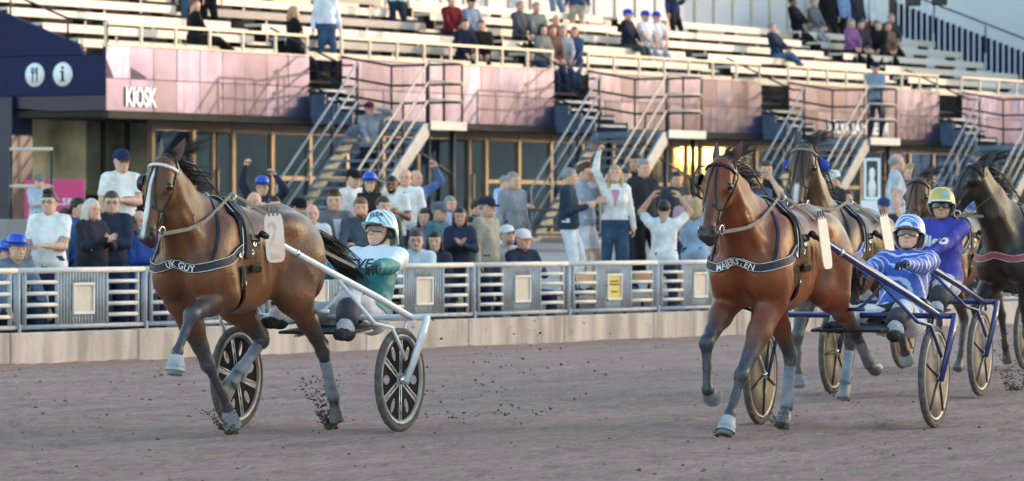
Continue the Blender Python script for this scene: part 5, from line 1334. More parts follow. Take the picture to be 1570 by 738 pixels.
def sulky(px, Y, hdeg, label, paint, kind, tips, spin=(0.2, 0.7), seat=True):
    """origin under the middle of the axle; tips: local points of the shaft ends (right, left)"""
    fr = Frame(px, Y, hdeg); r = empty('sulky', fr.O, fr.rz); tag(r, label, 'sulky', 'two wheeled racing sulkies')
    TB = 0.64; zb = 0.78; xb = -0.26            # half track, height and setback of the cross bar
    for i, s in enumerate((-1, 1)): wheel(r, s * TB, 0.0, kind, spin[i])
    mb = MB(); mb.tube([(xb, -TB - 0.09, zb), (xb, TB + 0.09, zb)], 0.021, 10); mb.build('cross_bar', paint, r)
    for i, s in enumerate((-1, 1)):
        # outer fork blade and inner stay
        mb = MB(); mb.tube([(xb, s * (TB + 0.08), zb + 0.01), (xb * 0.75, s * (TB + 0.075), zb - 0.12), (0.02, s * (TB + 0.058), WR - 0.02)], [0.020, 0.024, 0.017], 8, flat=1.6); mb.build('outer_fork', paint, r)
        mb = MB(); mb.tube([(xb, s * (TB - 0.08), zb), (0.0, s * (TB - 0.058), WR - 0.01)], 0.013, 8); mb.build('inner_fork', paint, r)
        mb = MB(); mb.tube([(xb, s * (TB - 0.02), zb), (xb + 0.03, s * (TB - 0.015), zb - 0.07)], 0.012, 6); mb.build('bracket', paint, r)
        # shaft: bar -> horse
        t = Vector(tips[i]); a = Vector((xb, s * TB * 0.93, zb)); up = Vector((0.25, s * TB * 0.90, zb + 0.16))
        mb = MB(); mb.tube([a, a.lerp(t, 0.25) + Vector((0, s * 0.01, 0.004)), a.lerp(t, 0.6), t.lerp(a, 0.12), t], [0.024, 0.024, 0.023, 0.021, 0.017], 10); sh = mb.build('shaft', paint, r)
        mb = MB(); mb.tube([t.lerp(a, 0.03), t.lerp(a, -0.005)], 0.024, 10); mb.build('shaft_tip', M_LEATHER, sh)
        if kind == 'disc':      # second slim tube above the shaft, ending in a black rubber cap
            o_ = Vector((0, -s * 0.035, 0.045)); e_ = a.lerp(t, 0.08) + o_; dr = (a - t).normalized()
            mb = MB(); mb.tube([t.lerp(a, 0.16) + o_ * 0.6, a.lerp(t, 0.5) + o_, e_], 0.016, 8); u_ = mb.build('upper_tube', paint, sh)
            mb = MB(); mb.tube([e_ - dr * 0.04, e_ + dr * 0.03, e_ + dr * 0.07], [0.030, 0.034, 0.026], 10); mb.build('rubber_cap', M_LEATHER, sh)
        for q in (0.10, 0.22):
            c = t.lerp(a, q); mb = MB(); mb.tube([c + (t - c).normalized() * 0.012, c - (t - c).normalized() * 0.012], 0.028, 10); mb.build('clamp', M_CHROME, sh)
        m_ = a.lerp(t, 0.50); mb = MB(); mb.tube([m_ + Vector((0, 0, -0.02)), Vector((0.30, s * (TB - 0.04), zb - 0.03)), Vector((0.16, s * (TB + 0.02), zb - 0.06)), Vector((0.03, s * (TB + 0.06), WR + 0.14))], 0.0135, 8); mb.build('brace', paint, r)
        # leg rest and stirrup
        mb = MB(); q = a.lerp(t, 0.42); mb.tube([q, q + Vector((0.02, -s * 0.16, -0.16)), q + Vector((0.05, -s * 0.20, -0.19))], 0.012, 6); mb.tube([q + Vector((0.05, -s * 0.26, -0.19)), q + Vector((0.05, -s * 0.14, -0.19))], 0.014, 6); mb.build('stirrup', paint, r)
    # seat on its stays
    mb = MB(); mb.tube([(xb + 0.02, -0.20, zb), (xb - 0.28, -0.14, zb - 0.06)], 0.014, 6); mb.tube([(xb + 0.02, 0.20, zb), (xb - 0.28, 0.14, zb - 0.06)], 0.014, 6); mb.tube([(xb - 0.28, -0.16, zb - 0.06), (xb - 0.28, 0.16, zb - 0.06)], 0.014, 6); mb.build('seat_stay', paint, r)
    mb = MB(); V = []; 
    for i in range(7):
        for j in range(7):
            u, v = i / 6 * 2 - 1, j / 6 * 2 - 1
            V.append((xb - 0.30 + 0.17 * u * (1 - 0.12 * v * v), 0.19 * v, zb - 0.025 + 0.05 * (v * v) + 0.07 * max(0, -u) ** 2 + 0.02 * u * u))
    n = len(V); V += [(x, y, z - 0.045) for x, y, z in V]; F = []
    for i in range(6):
        for j in range(6):
            q = i * 7 + j; F += [(q, q + 7, q + 8, q + 1), (n + q, n + q + 1, n + q + 8, n + q + 7)]
    for i in range(6): F += [(i, i + 1, n + i + 1, n + i), (42 + i, n + 42 + i, n + 43 + i, 43 + i), (i * 7, n + i * 7, n + i * 7 + 7, i * 7 + 7), (i * 7 + 6, i * 7 + 13, n + i * 7 + 13, n + i * 7 + 6)]
    mb.add(V, F, True); mb.build('seat', M_SEATPAD, r)
    mb = MB(); mb.box((xb + 0.20, 0.05, zb - 0.085), (0.50, 0.52, 0.02), Matrix.Rotation(R(4), 4, 'Y'), bev=0.006); mb.build('foot_board', M_SEATPAD, r)
    for y in (-0.16, 0.24):
        mb = MB(); mb.box((xb + 0.10, y, zb - 0.11), (0.36, 0.035, 0.02), Matrix.Rotation(R(6), 4, 'Y'), bev=0.004); mb.build('board_rail', M_GALVW, r)
    return dict(root=r, fr=fr, zb=zb, xb=xb)
def to_frame(p, A, B): return B.loc(A.wor(p))       # local of A -> local of B
_f1 = Frame(487, 31.2, 25.5); _f2 = Frame(1298, 31.8, 21); _f3 = Frame(1389, 37.7, 21)
def tips_for(H, fr): return [to_frame((0.10, -0.30, 1.36), H['fr'], fr), to_frame((0.10, 0.30, 1.36), H['fr'], fr)]
S1 = sulky(487, 31.2, 25.5, 'white sulky with dark spoked wheels behind the leading bay', M_SWHITE, 'dark', tips_for(H1, _f1), (0.25, 0.55))
S2 = sulky(1298, 31.8, 21, 'blue sulky with dusty disc wheels behind the reddish bay', M_SBLUE, 'disc', tips_for(H2, _f2), (0.9, 1.6))
S3 = sulky(1389, 37.7, 21, 'blue sulky carrying the driver in the yellow helmet', M_SBLUE, 'disc', tips_for(H3, _f3), (1.2, 1.62))
_f5 = Frame(1478, 44.6, 24)
S5 = sulky(1478, 44.6, 24, 'sulky farthest back, one wheel showing behind the right blue sulky wheel', M_SBLUE, 'disc', tips_for(H5, _f5), (1.2, 0.4))
# ------------------------------------------------------------------ harnesses (after the sulkies: the reins end at the drivers' hands)
def hand_pts(S_, R_=(0.30, -0.18, 1.10), L_=(0.22, 0.20, 1.14)):
    return R_, L_
HANDS = {1: ((-0.10, -0.12, 1.06), (-0.14, 0.22, 1.13)), 2: ((-0.10, -0.16, 1.08), (-0.12, 0.10, 1.16)), 3: ((-0.1, -0.12, 1.06), (-0.1, 0.14, 1.12)), 4: ((-2.2, -0.1, 1.1), (-2.2, 0.1, 1.1)), 5: ((-1.5, -0.1, 1.1), (-1.5, 0.1, 1.1))}   # in sulky frames
def rein_ends(H, S_, k): return [to_frame(p, S_['fr'], H['fr']) for p in HANDS[k]]
harness(H1, 'black harness with lettered collar and pale number plate on the leading bay', text='UK GUY', band=M_ROPE, plate=(0.02, 0.345, 1.335, 0.135, 0.33, 4, 0, M_PLATEW), blinkers='right', rein_to=rein_ends(H1, S1, 1))
harness(H2, 'black harness with lettered collar on the reddish bay', text='MAJERSTEN', plate=(0.02, 0.36, 1.30, 0.115, 0.36, 6, 5, M_PLATE), blinkers='open', rein_to=rein_ends(H2, S2, 2))
harness(H3, 'black harness with blue straps and white plate on the dark brown trotter', colw=M_BLUEWEB, plate=(-0.02, 0.36, 1.32, 0.14, 0.40, 12, 5, M_PLATE), trim=M_LEATHERN, band=M_REIN, rein_to=rein_ends(H3, S3, 3), plume=mat('blue_felt_ball', (0.02, 0.06, 0.45), rough=0.8))
harness(H4, 'harness with dull red breast strap and round blinker on the near black trotter', colw=M_PINKWEB, blinkers='cup', rein_to=[(-2.2, -0.1, 1.2), (-2.2, 0.1, 1.2)])
harness(H5, 'plain dark harness on the brown trotter farthest back', rein_to=rein_ends(H5, S5, 5))
# ------------------------------------------------------------------ people
def skin_mat(name, c):
    m = mat(name, c, rough=0.55, var=0.12, vscale=14, spec=0.35); b = m.node_tree.nodes['Principled BSDF']
    b.inputs['Subsurface Weight'].default_value = 0.0
    return m
SKIN = [skin_mat('light_skin', (0.66, 0.40, 0.30)), skin_mat('pink_skin', (0.70, 0.38, 0.29)), skin_mat('tan_skin', (0.50, 0.29, 0.20)), skin_mat('brown_skin', (0.27, 0.14, 0.09))]
M_EYE = mat('dark_eye', (0.03, 0.022, 0.02), rough=0.2)
M_MOUTH = mat('lip_skin', (0.30, 0.10, 0.09), rough=0.5)
M_TEETH = mat('teeth', (0.72, 0.68, 0.62), rough=0.3)
HAIRM = dict(brown=mat('brown_hair', (0.060, 0.032, 0.018), rough=0.55, bump=0.6, bscale=60, var=0.3, vscale=30), dark=mat('dark_hair', (0.014, 0.010, 0.009), rough=0.45, bump=0.6, bscale=60, var=0.3, vscale=30),
             blond=mat('blond_hair', (0.42, 0.29, 0.15), rough=0.55, bump=0.6, bscale=60, var=0.25, vscale=30), grey=mat('grey_hair', (0.26, 0.25, 0.25), rough=0.6, bump=0.6, bscale=60, var=0.25, vscale=30),
             white=mat('white_hair', (0.58, 0.55, 0.50), rough=0.6, bump=0.6, bscale=60, var=0.2, vscale=30), ginger=mat('ginger_hair', (0.20, 0.08, 0.03), rough=0.55, bump=0.6, bscale=60, var=0.3, vscale=30))
M_SHOE = mat('dark_shoe', (0.02, 0.018, 0.017), rough=0.5)
M_GLASSES = mat('spectacle_frame', (0.015, 0.013, 0.013), rough=0.3)
# --- head prototype (x forward, z up, origin between the ears)
def head_sdf(sd, fem=False, beard=False):
    w = 0.94 if fem else 1.0
    sd.ell((-0.012, 0, 0.030), (0.097, 0.076 * w, 0.092), k=0.02)
    sd.ell((0.026, 0, -0.030), (0.066, 0.062 * w, 0.085), k=0.03)
    for s in (-1, 1):
        sd.cone((-0.005, s * 0.052 * w, -0.045), (0.050, s * 0.026 * w, -0.088), 0.020, 0.016, k=0.025)    # jaw
        sd.ell((0.060, s * 0.040 * w, -0.022), (0.024, 0.020, 0.018), k=0.02)                             # cheek bone
        sd.ell((0.052, s * 0.034 * w, -0.052), (0.026, 0.020, 0.024), k=0.02)
        sd.ell((-0.008, s * 0.078 * w, -0.008), (0.020, 0.008, 0.031), rot=rotm(0, 0, s * R(20)), k=0.008)  # ear
    sd.ell((0.068, 0, -0.093), (0.022, 0.024, 0.019), k=0.02)                                            # chin
    sd.cone((0.040, -0.028 * w, 0.022), (0.040, 0.028 * w, 0.022), 0.046, 0.046, k=0.02)                     # brow
    sd.cone((0.086, 0, 0.006), (0.107, 0, -0.033), 0.010, 0.013, k=0.014)                               # nose
    for s in (-1, 1): sd.ell((0.094, s * 0.012, -0.037), (0.012, 0.009, 0.009), k=0.008)
    sd.ell((0.083, 0, -0.064), (0.014, 0.026, 0.008), k=0.012); sd.ell((0.081, 0, -0.075), (0.013, 0.021, 0.007), k=0.010)   # lips
    for s in (-1, 1): sd.ell((0.098, s * 0.031 * w, -0.002), (0.016, 0.020, 0.013), k=0.016, op='sub')     # sockets
    for s in (-1, 1): sd.ell((0.077, s * 0.031 * w, -0.002), (0.013, 0.015, 0.012), k=0.006)              # eyeballs
    sd.cone((-0.020, 0, -0.05), (-0.045, 0, -0.16), 0.056 * w, 0.058 * w, k=0.03)                            # neck
def proto_head(h, **k):
    sd = Sdf(); head_sdf(sd, **k); D, lo, _ = sd.grid(h, pad=0.02); return nets(D, lo, h, smooth=1)
HEADS = {(f, q): proto_head(h, fem=f) for f in (False, True) for q, h in (('hi', 0.0052), ('mid', 0.0094), ('lo', 0.017))}
# --- hands (x along the fingers, z back of the hand, y thumb side for a left hand seen palm down)
def hand_sdf(curl, spread=0.06, thumb=0.5, r=1.0):
    sd = Sdf(); sd.ell((0.045, 0, 0), (0.052, 0.040, 0.016), k=0.015); sd.cone((-0.02, 0, 0), (0.03, 0, 0), 0.025, 0.024, k=0.02, sq=((0, 0, 1), 0.7))
    for i, (y, L_) in enumerate(((0.030, 0.070), (0.010, 0.080), (-0.010, 0.074), (-0.029, 0.058))):
        a = np.array((0.085 - 0.006 * abs(i - 1), y, 0.0)); th = 0.0; sp = (1.5 - i) * spread; pts = [a]
        for j, (f, c) in enumerate(((0.45, 0.7), (0.32, 1.0), (0.23, 0.7))):
            th += curl * c; d = np.array((math.cos(th) * math.cos(sp), math.sin(sp), -math.sin(th))); a = a + d * L_ * f; pts.append(a)
        sd.chain(pts, [0.0098 * r, 0.0090 * r, 0.0082 * r, 0.0070 * r], k=0.005)
    b = np.array((0.012, 0.030, -0.004)); m = b + np.array((0.032, 0.030 * thumb + 0.008, -0.014)); e = m + np.array((0.034, 0.006 - 0.02 * curl, -0.010 - 0.022 * curl))
    sd.chain([b, m, e], [0.015, 0.0115, 0.0088], k=0.008)
    return sd
def proto_hand(curl, h, **k):
    sd = hand_sdf(curl, **k); D, lo, _ = sd.grid(h, pad=0.015); return nets(D, lo, h, smooth=0)
HANDP = {(n, q): proto_hand(c, h, spread=s) for n, c, s in (('relax', 0.55, 0.05), ('open', 0.12, 0.10), ('fist', 1.45, 0.0)) for q, h in (('hi', 0.0042), ('mid', 0.0080), ('lo', 0.0125))}

def ik(a, c, l1, l2, pole):
    a, c, pole = Vector(a), Vector(c), Vector(pole)
    d = c - a; L_ = d.length
    if L_ > (l1 + l2) * 0.995: c = a + d * ((l1 + l2) * 0.995 / L_); d = c - a; L_ = d.length
    if L_ < 0.12: c = a + (d.normalized() if L_ > 1e-4 else Vector((1, 0, 0))) * 0.12; d = c - a; L_ = 0.12
    x = (l1 * l1 - l2 * l2 + L_ * L_) / (2 * L_); y = math.sqrt(max(0, l1 * l1 - x * x))
    u = d / L_; p = pole - u * pole.dot(u); p = p.normalized() if p.length > 1e-5 else u.orthogonal().normalized()
    return a + u * x + p * y, c
# hand targets in the torso frame (origin mid shoulders; x forward, y out to the side, z up)
TARGET = dict(down=(0.05, 0.10, -0.55), clap=(0.33, -0.125, -0.16), cross=(0.21, -0.25, -0.24), up=(0.10, 0.06, 0.50), fwd=(0.45, -0.02, -0.06), lap=(0.30, -0.08, -0.42), hip=(0.0, 0.10, -0.42), face=(0.16, -0.12, 0.08), phone=(0.30, -0.14, -0.26), pocket=(0.08, 0.02, -0.50), drink=(0.28, -0.05, -0.20), high=(0.22, 0.02, 0.36), salute=(0.14, -0.06, 0.20), back=(-0.15, 0.1, -0.45), rail=(0.40, 0.05, -0.35), wide=(0.30, 0.28, -0.18))
POLE = dict(down=(-1, 0.3, 0), clap=(-0.2, 0.8, -1), cross=(0.0, 1, -0.8), up=(0.2, 1, 0), fwd=(0, 0.6, -1), lap=(-0.5, 1, 0), hip=(-0.6, 1, 0), face=(0.3, 0.6, -1), phone=(-0.6, 0.6, -0.6), pocket=(-1, 0.6, 0), drink=(-0.6, 0.5, -0.8), high=(0.3, 1, -0.4), salute=(0.4, 1, 0.1), back=(-0.4, 1, 0), rail=(-0.4, 0.5, -1), wide=(-0.2, 0.4, -1))
HANDK = dict(down='relax', clap='open', cross='relax', up='fist', fwd='relax', lap='relax', hip='relax', face='relax', phone='relax', pocket='relax', drink='relax', high='relax', salute='open', back='relax', rail='relax', wide='relax')

def person(loc, rz, label, H=1.75, sit=False, seat=0.45, lean=0.0, twist=0.0, nod=0.0, look=0.0, arms=('down', 'down'), top=(0.5, 0.5, 0.5), bottom=(0.03, 0.04, 0.08), sleeves='long', shorts=False,
           hair='brown', style='short', hat=None, hatcol=(0.02, 0.10, 0.45), skin=0, fem=False, q='mid', feet=None, smile=False, glasses=False, beard=None, bulk=1.0, group=None, jacket=None, shoe=None, legs_out=0.0,
           handpos=None, gloves=None, under=None, tie=False, face=True, hem=0.0, tuck=False, pole=None, knees=None, name='person', loose=0.010):
    sc = H / 1.75; hres = dict(hi=0.0112, mid=0.0185, lo=0.028)[q]
    sd = Sdf(); SK, TP, BT, SH, TA = 0, 1, 2, 3, 5
    # skeleton
    if sit: pel = Vector((0, 0, seat / sc + 0.10)); 
    else: pel = Vector((0, 0, 0.95))
    Rt = Matrix.Rotation(twist, 3, 'Z') @ Matrix.Rotation(lean, 3, 'Y')
    def T(x, y, z): return pel + Rt @ Vector((x, y, z - 0.95))
    shw = (0.150 if fem else 0.172) * (0.9 + 0.1 * bulk); hipw = 0.088
    chest = T(0.0, 0, 1.27); waist = T(0.005, 0, 1.08); neckb = T(-0.025, 0, 1.46); hc = T(0.015, 0, 1.605)
    shd = {s: T(-0.01, s * shw, 1.415) for s in (-1, 1)}
    # torso
    bw = bulk
    sd.cone(tuple(T(0, -0.055, 1.00)), tuple(T(0, 0.055, 1.00)), 0.112 * bw ** 0.5, 0.112 * bw ** 0.5, k=0.05, reg=BT if not hem else TP)
    sd.cone(tuple(T(0, 0, 1.02)), tuple(T(0.005, 0, 1.14)), (0.118 if fem else 0.125) * bw, (0.108 if fem else 0.122) * bw, k=0.06, reg=TP, sq=(tuple(Rt @ Vector((0, 1, 0))), 1.25))
    sd.cone(tuple(T(0.0, -0.05, 1.24)), tuple(T(0.0, 0.05, 1.24)), 0.112 * bw ** 0.5, 0.112 * bw ** 0.5, k=0.06, reg=TP)
    sd.cone(tuple(T(-0.005, -0.07, 1.33)), tuple(T(-0.005, 0.07, 1.33)), 0.100, 0.100, k=0.05, reg=TP)
    sd.cone(tuple(shd[-1] + Rt @ Vector((0, 0.03, 0))), tuple(shd[1] + Rt @ Vector((0, -0.03, 0))), 0.062, 0.062, k=0.05, reg=TP)
    if bulk > 1.08: sd.ell(tuple(T(0.06, 0, 1.08)), (0.12 * bw, 0.14 * bw, 0.13), k=0.05, reg=TP)
    if fem:
        for s in (-1, 1): sd.ell(tuple(T(0.085, s * 0.075, 1.26)), (0.055, 0.06, 0.06), k=0.04, reg=TP)
    sd.cone(tuple(T(-0.02, -0.06, 1.44)), tuple(T(-0.02, 0.06, 1.44)), 0.045, 0.045, k=0.05, reg=TP)     # trapezius
    sd.cone(tuple(T(-0.025, 0, 1.44)), tuple(hc + Rt @ Vector((-0.03, 0, -0.08))), 0.057, 0.052, k=0.03, reg=SK)
    # legs
    legj = []
    for s in (-1, 1):
        hip = pel + Vector((0, s * hipw, -0.03))
        i = 0 if s < 0 else 1
        if feet is not None: ank = Vector(feet[i])
        elif sit: ank = Vector((0.42 + legs_out, s * 0.11, 0.09))
        else: ank = Vector((-0.02 + (0.06 if s > 0 else -0.04), s * 0.11, 0.085))
        if knees is not None: kn, an = Vector(knees[i]), ank
        else: kn, an = ik(hip, ank, 0.45, 0.43, (1, s * 0.12, 0.35 if sit else 0.0))
        r1 = SK if shorts else BT
        legj.append((hip, kn, an))
        kmid = hip.lerp(kn, 0.72)
        sd.cone(tuple(hip), tuple(kmid), 0.093 * bw ** 0.5, 0.070, k=0.04, reg=BT); sd.cone(tuple(kmid), tuple(kn), 0.070, 0.056, k=0.03, reg=r1)
        sd.cone(tuple(kn), tuple(kn.lerp(an, 0.35)), 0.056, 0.058, k=0.03, reg=r1); sd.cone(tuple(kn.lerp(an, 0.35)), tuple(an), 0.058, 0.040 if shorts else 0.046, k=0.03, reg=r1)
        fd = Vector((1, s * 0.18, 0)); fd.normalize(); fup = 0.0
        if sit and legs_out > 0.2: fd = Vector((0.45, s * 0.1, 0.85)).normalized()
        hb = an + Vector((-0.045, 0, -0.045)); sd.cone(tuple(an + Vector((0, 0, -0.03))), tuple(hb), 0.040, 0.036, k=0.02, reg=SH)
        sd.cone(tuple(an + Vector((-0.03, 0, -0.045))), tuple(an + fd * 0.14 + Vector((0, 0, -0.052))), 0.038, 0.030, k=0.02, reg=SH, sq=((0, 0, 1), 0.85))
    # arms
    hands = []
    for i, s in enumerate((-1, 1)):
        kind = arms[i]; sh = shd[s]
        if handpos is not None and handpos[i] is not None: tg = Vector(handpos[i])
        else:
            o = TARGET[kind]; tg = T(-0.01 + o[0], s * (shw + o[1]), 1.415 + o[2])
        pl = POLE[kind] if pole is None else pole[i]; pv = Rt @ Vector((pl[0], s * pl[1], pl[2]))
        el, wr = ik(sh, tg, 0.285, 0.255, pv)
        ru = TA if sleeves != 'none' else SK; rf = TA if sleeves == 'long' else SK
        em = sh.lerp(el, 0.62)
        sd.cone(tuple(sh), tuple(em), 0.062 if not fem else 0.052, 0.050 if not fem else 0.042, k=0.04, reg=ru); sd.cone(tuple(em), tuple(el), 0.050 if not fem else 0.042, 0.044 if not fem else 0.037, k=0.025, reg=rf)
        sd.cone(tuple(el), tuple(el.lerp(wr, 0.3)), 0.043, 0.043 if not fem else 0.037, k=0.02, reg=rf); sd.cone(tuple(el.lerp(wr, 0.3)), tuple(wr), 0.042 if not fem else 0.036, 0.030 if not fem else 0.025, k=0.02, reg=rf)
        hands.append((el, wr, s, kind))
    sd.scale(sc)
    D, lo, axs = sd.grid(hres, pad=0.045)
    V, F = nets(D, lo, hres, smooth=1)
    rg0 = sd.region(V); keep0 = (rg0[F] == SK).any(1)
    Vs, Fs, _ = submesh(V, F, keep0) if keep0.any() else (np.zeros((0, 3)), np.zeros((0, 4), int), None)
    Dc, loc_, _ = sd.grid(hres * 2.0, pad=0.09); Vc, Fc = nets(Dc, loc_, hres * 2.0, iso=-0.004, smooth=1)
    V = np.vstack([Vc, Vs]); F = np.vstack([Fc, Fs + len(Vc)])
    # head, turned
    Rh = Rt @ Matrix.Rotation(look, 3, 'Z') @ Matrix.Rotation(nod - lean * 0.75, 3, 'Y')
    hv, hf = HEADS[(fem, q)]
    Rn = np.array(Rh); hc_ = np.array(hc) * sc
    HV = (hv * sc * 1.02) @ Rn.T + hc_
    Vs, Fs, off = [V], [F], len(V)
    Vs.append(HV); Fs.append(hf + off); off += len(HV)
    hmesh = []
    for (el, wr, s, kind) in hands:
        pv, pf = HANDP[(HANDK[kind], q)]
        x = (wr - el).normalized()
        if kind in ('clap',): zb = Vector((0.1, s, 0.15))
        elif kind in ('cross', 'lap', 'phone', 'rail', 'fwd', 'wide'): zb = Vector((0.3, 0, 1))
        elif kind in ('up', 'high', 'salute', 'face'): zb = Vector((-0.5, s * 0.8, 0.2))
        else: zb = Vector((0, s, 0))
        if kind == 'clap': x = (x + Vector((0.2, -s * 0.25, 0.35))).normalized()
        if kind == 'salute': x = Vector((0.3, -s * 0.9, 0.15)).normalized(); zb = Vector((0.2, 0, 1))
        zb = Rt @ zb; z = (zb - x * zb.dot(x)).normalized(); y = z.cross(x)
        pvv = pv.copy(); 
        # thumb side: towards the body's front/top
        flip = -1 if s < 0 else 1
        pvv[:, 1] *= -flip; ff = pf if flip < 0 else pf[:, ::-1]
        M3 = np.array([[x.x, y.x, z.x], [x.y, y.y, z.y], [x.z, y.z, z.z]])
        hvv = (pvv * sc * (0.92 if fem else 1.05)) @ M3.T + np.array(wr - x * 0.008) * sc
        if gloves is None: Vs.append(hvv); Fs.append(ff + off); off += len(hvv)
        else: hmesh.append((hvv, ff))
    root = empty(name, loc, rz); tag(root, label, 'person', group)
    me = mesh_np('body', np.vstack(Vs), np.vstack(Fs), mats=[SKIN[skin]]); link('body', me, root)
    # garments: a slightly larger surface, cut by region
    n3 = RNG.rand(3) * 6
    X, Y, Z = axs[0][:, None, None], axs[1][None, :, None], axs[2][None, None, :]
    wr_ = (np.sin(X * 31 + n3[0] + 2.1 * np.sin(Z * 13)) * np.sin(Z * 37 + n3[1] + 1.5 * np.sin(Y * 17 + X * 9)) + np.sin(Y * 29 + n3[2] + Z * 11)) * (0.0035 if q != 'hi' else 0.0028) + (0 if q != 'hi' else np.sin(X * 61 + Z * 75 + n3[0] + 2 * np.sin(Y * 33)) * np.sin(Z * 52 - Y * 47 + n3[1]) * 0.004)
    V2, F2 = nets(D + wr_.astype(np.float32), lo, hres, iso=loose * sc, smooth=1)
    W2 = None
    if q != 'hi':
        Dh = D[::2, ::2, ::2]; W2 = nets(Dh, lo, hres * 2, iso=loose * sc, smooth=1)
    reg = sd.region(V2)
    Ri = np.array(Rt).T; zt = ((V2 / sc - np.array(pel)) @ Ri.T)[:, 2] + 0.95; xt = ((V2 / sc - np.array(pel)) @ Ri.T)[:, 0]
    hz = (1.00 if tuck else 0.90) - (0 if not sit else -0.06)
    body_ = (reg == TP) | ((reg == BT) & (zt > hz - 0.02) & (np.abs(xt) < 0.19))
    reg = np.where(body_ & (zt > hz), TP, np.where(body_, BT, reg)); reg = np.where(reg == TA, TP, reg); isarm = sd.region(V2) == TA
    fr = reg[F2]
    tcol = top if not hasattr(top, 'node_tree') else None
    tm = fabric(top) if tcol is not None else top
    bm_ = bottom if hasattr(bottom, 'node_tree') else fabric(bottom)
    for nm, rg, m in (('trousers' if not shorts else 'shorts', BT, bm_), ('jacket' if jacket else 'shirt', TP, tm), ('shoes', SH, M_SHOE if shoe is None else fabric(shoe))):
        if q == 'lo' and nm == 'shoes': pass
        keep = (fr == rg).sum(1) >= 2
        if nm in ('jacket', 'shirt') : keep = (fr == rg).any(1)
        if not keep.any(): continue
        if W2 is not None and rg == BT:
            Vw, Fw = W2; rw = sd.region(Vw); zw = ((Vw / sc - np.array(pel)) @ Ri.T); bw_ = (rw == BT) | ((rw == TP) & (zw[:, 2] + 0.95 < hz + 0.03) & (np.abs(zw[:, 0]) < 0.2))
            kw_ = bw_[Fw].sum(1) >= 2; v, f_, _ = submesh(Vw, Fw, kw_); link(nm, mesh_np(nm, v, f_, mats=[m]), root); continue
        if nm == 'shoes':
            if W2 is not None:
                Vw, Fw = W2; rw = sd.region(Vw); kw_ = (rw[Fw] == SH).sum(1) >= 2; sw = Vw[Fw[:, 0], 1] > 0
                for sel in (kw_ & sw, kw_ & ~sw):
                    if sel.any(): v, f_, _ = submesh(Vw, Fw, sel); link('shoe', mesh_np('shoe', v, f_, mats=[m]), root)
                continue
            sidev = V2[F2[:, 0], 1] > 0
            for sel in (keep & sidev, keep & ~sidev):
                if sel.any(): v, f_, _ = submesh(V2, F2, sel); link('shoe', mesh_np('shoe', v, f_, mats=[m]), root)
            continue
        v, f_, u_ = submesh(V2, F2, keep)
        if rg == TP:        # straight hem
            lowv = (~isarm[u_]) & (zt[u_] < hz) & (zt[u_] > hz - 3 * hres / sc)
            zd = np.array(Rt @ Vector((0, 0, 1))); v = v + lowv[:, None] * ((hz - zt[u_]) * sc)[:, None] * zd[None, :]
            cc = np.array(pel) * sc; low2 = (~isarm[u_]) & (zt[u_] < hz + 0.10); v[low2] += ((v[low2] - cc) * (1 - zd[None, :] ** 2)) * 0.035
        link(nm, mesh_np(nm, v, f_, mats=[m]), root)
    if gloves is not None:
        for (hvv, ff) in hmesh: link('glove', mesh_np('glove', hvv, ff, mats=[gloves]), root)
    # collar / opened front showing what is worn below
    if under is not None:
        mb = MB(); a = T(0.105 * bw ** 0.5 + 0.018, 0, 1.40) * sc; b = T(0.135 * bw ** 0.5 + 0.018, 0, 1.17) * sc; w_ = 0.05 * sc
        yv = Rt @ Vector((0, 1, 0)); nv = (Rt @ Vector((1, 0, 0))) * 0.012
        mb.add([a - yv * w_ + nv * 0, a + yv * w_, b + yv * w_ * 0.25, b - yv * w_ * 0.25, a - yv * w_ - nv, a + yv * w_ - nv, b + yv * w_ * .25 - nv, b - yv * w_ * .25 - nv], [(0, 3, 2, 1), (4, 5, 6, 7), (0, 1, 5, 4), (1, 2, 6, 5), (2, 3, 7, 6), (3, 0, 4, 7)])
        mb.build('shirt_front', fabric(under), root)
    if tie:
        mb = MB(); yv = Rt @ Vector((0, 1, 0)); P_ = [T(0.105, 0, 1.42) * sc, T(0.135, 0, 1.30) * sc, T(0.142, 0, 1.14) * sc, T(0.14, 0, 1.09) * sc]
        mb.tube(P_, [0.016, 0.024, 0.036, 0.008], 6, flat=1.0, smooth=False); mb.build('tie', fabric((0.02, 0.025, 0.06)), root)
    # --- head furniture in head space
    Mh = Matrix.Translation(Vector(hc_)) @ Rh.to_4x4() @ Matrix.Scale(sc * 1.02, 4)
    w = 0.94 if fem else 1.0
    hm = HAIRM[hair]
    if face and q != 'lo':
        for s in (-1, 1):
            mb = MB(); mb.lathe([(0.001, 0.0075), (0.0065, 0.006), (0.0095, 0.002), (0.010, 0)], 10, Mh @ Matrix.Translation((0.0825, s * 0.031 * w, -0.001)) @ Matrix.Rotation(R(90), 4, 'Y') @ Matrix.Diagonal((0.62, 1.15, 1, 1))); mb.build('eye', M_EYE, root)
            mb = MB(); mb.tube([Mh @ Vector(p) for p in ((0.090, s * 0.014, 0.016), (0.090, s * 0.032, 0.021), (0.076, s * 0.050, 0.015))], [0.003 * sc, 0.004 * sc, 0.002 * sc], 5); mb.build('eyebrow', HAIRM['brown'] if hair in ('blond', 'white', 'grey') else hm, root)
        mb = MB()
        if smile:
            mb.lathe([(0.001, 0.005), (0.009, 0.003), (0.0125, 0)], 12, Mh @ Matrix.Translation((0.0925, 0, -0.068)) @ Matrix.Rotation(R(90), 4, 'Y') @ Matrix.Diagonal((0.55, 1.3, 1, 1))); mb.build('mouth', M_TEETH, root)
        else:
            mb.tube([Mh @ Vector(p) for p in ((0.084, -0.022, -0.069), (0.0965, 0, -0.0695), (0.084, 0.022, -0.069))], [0.0015, 0.0045, 0.0015], 6); mb.build('mouth', M_MOUTH, root)
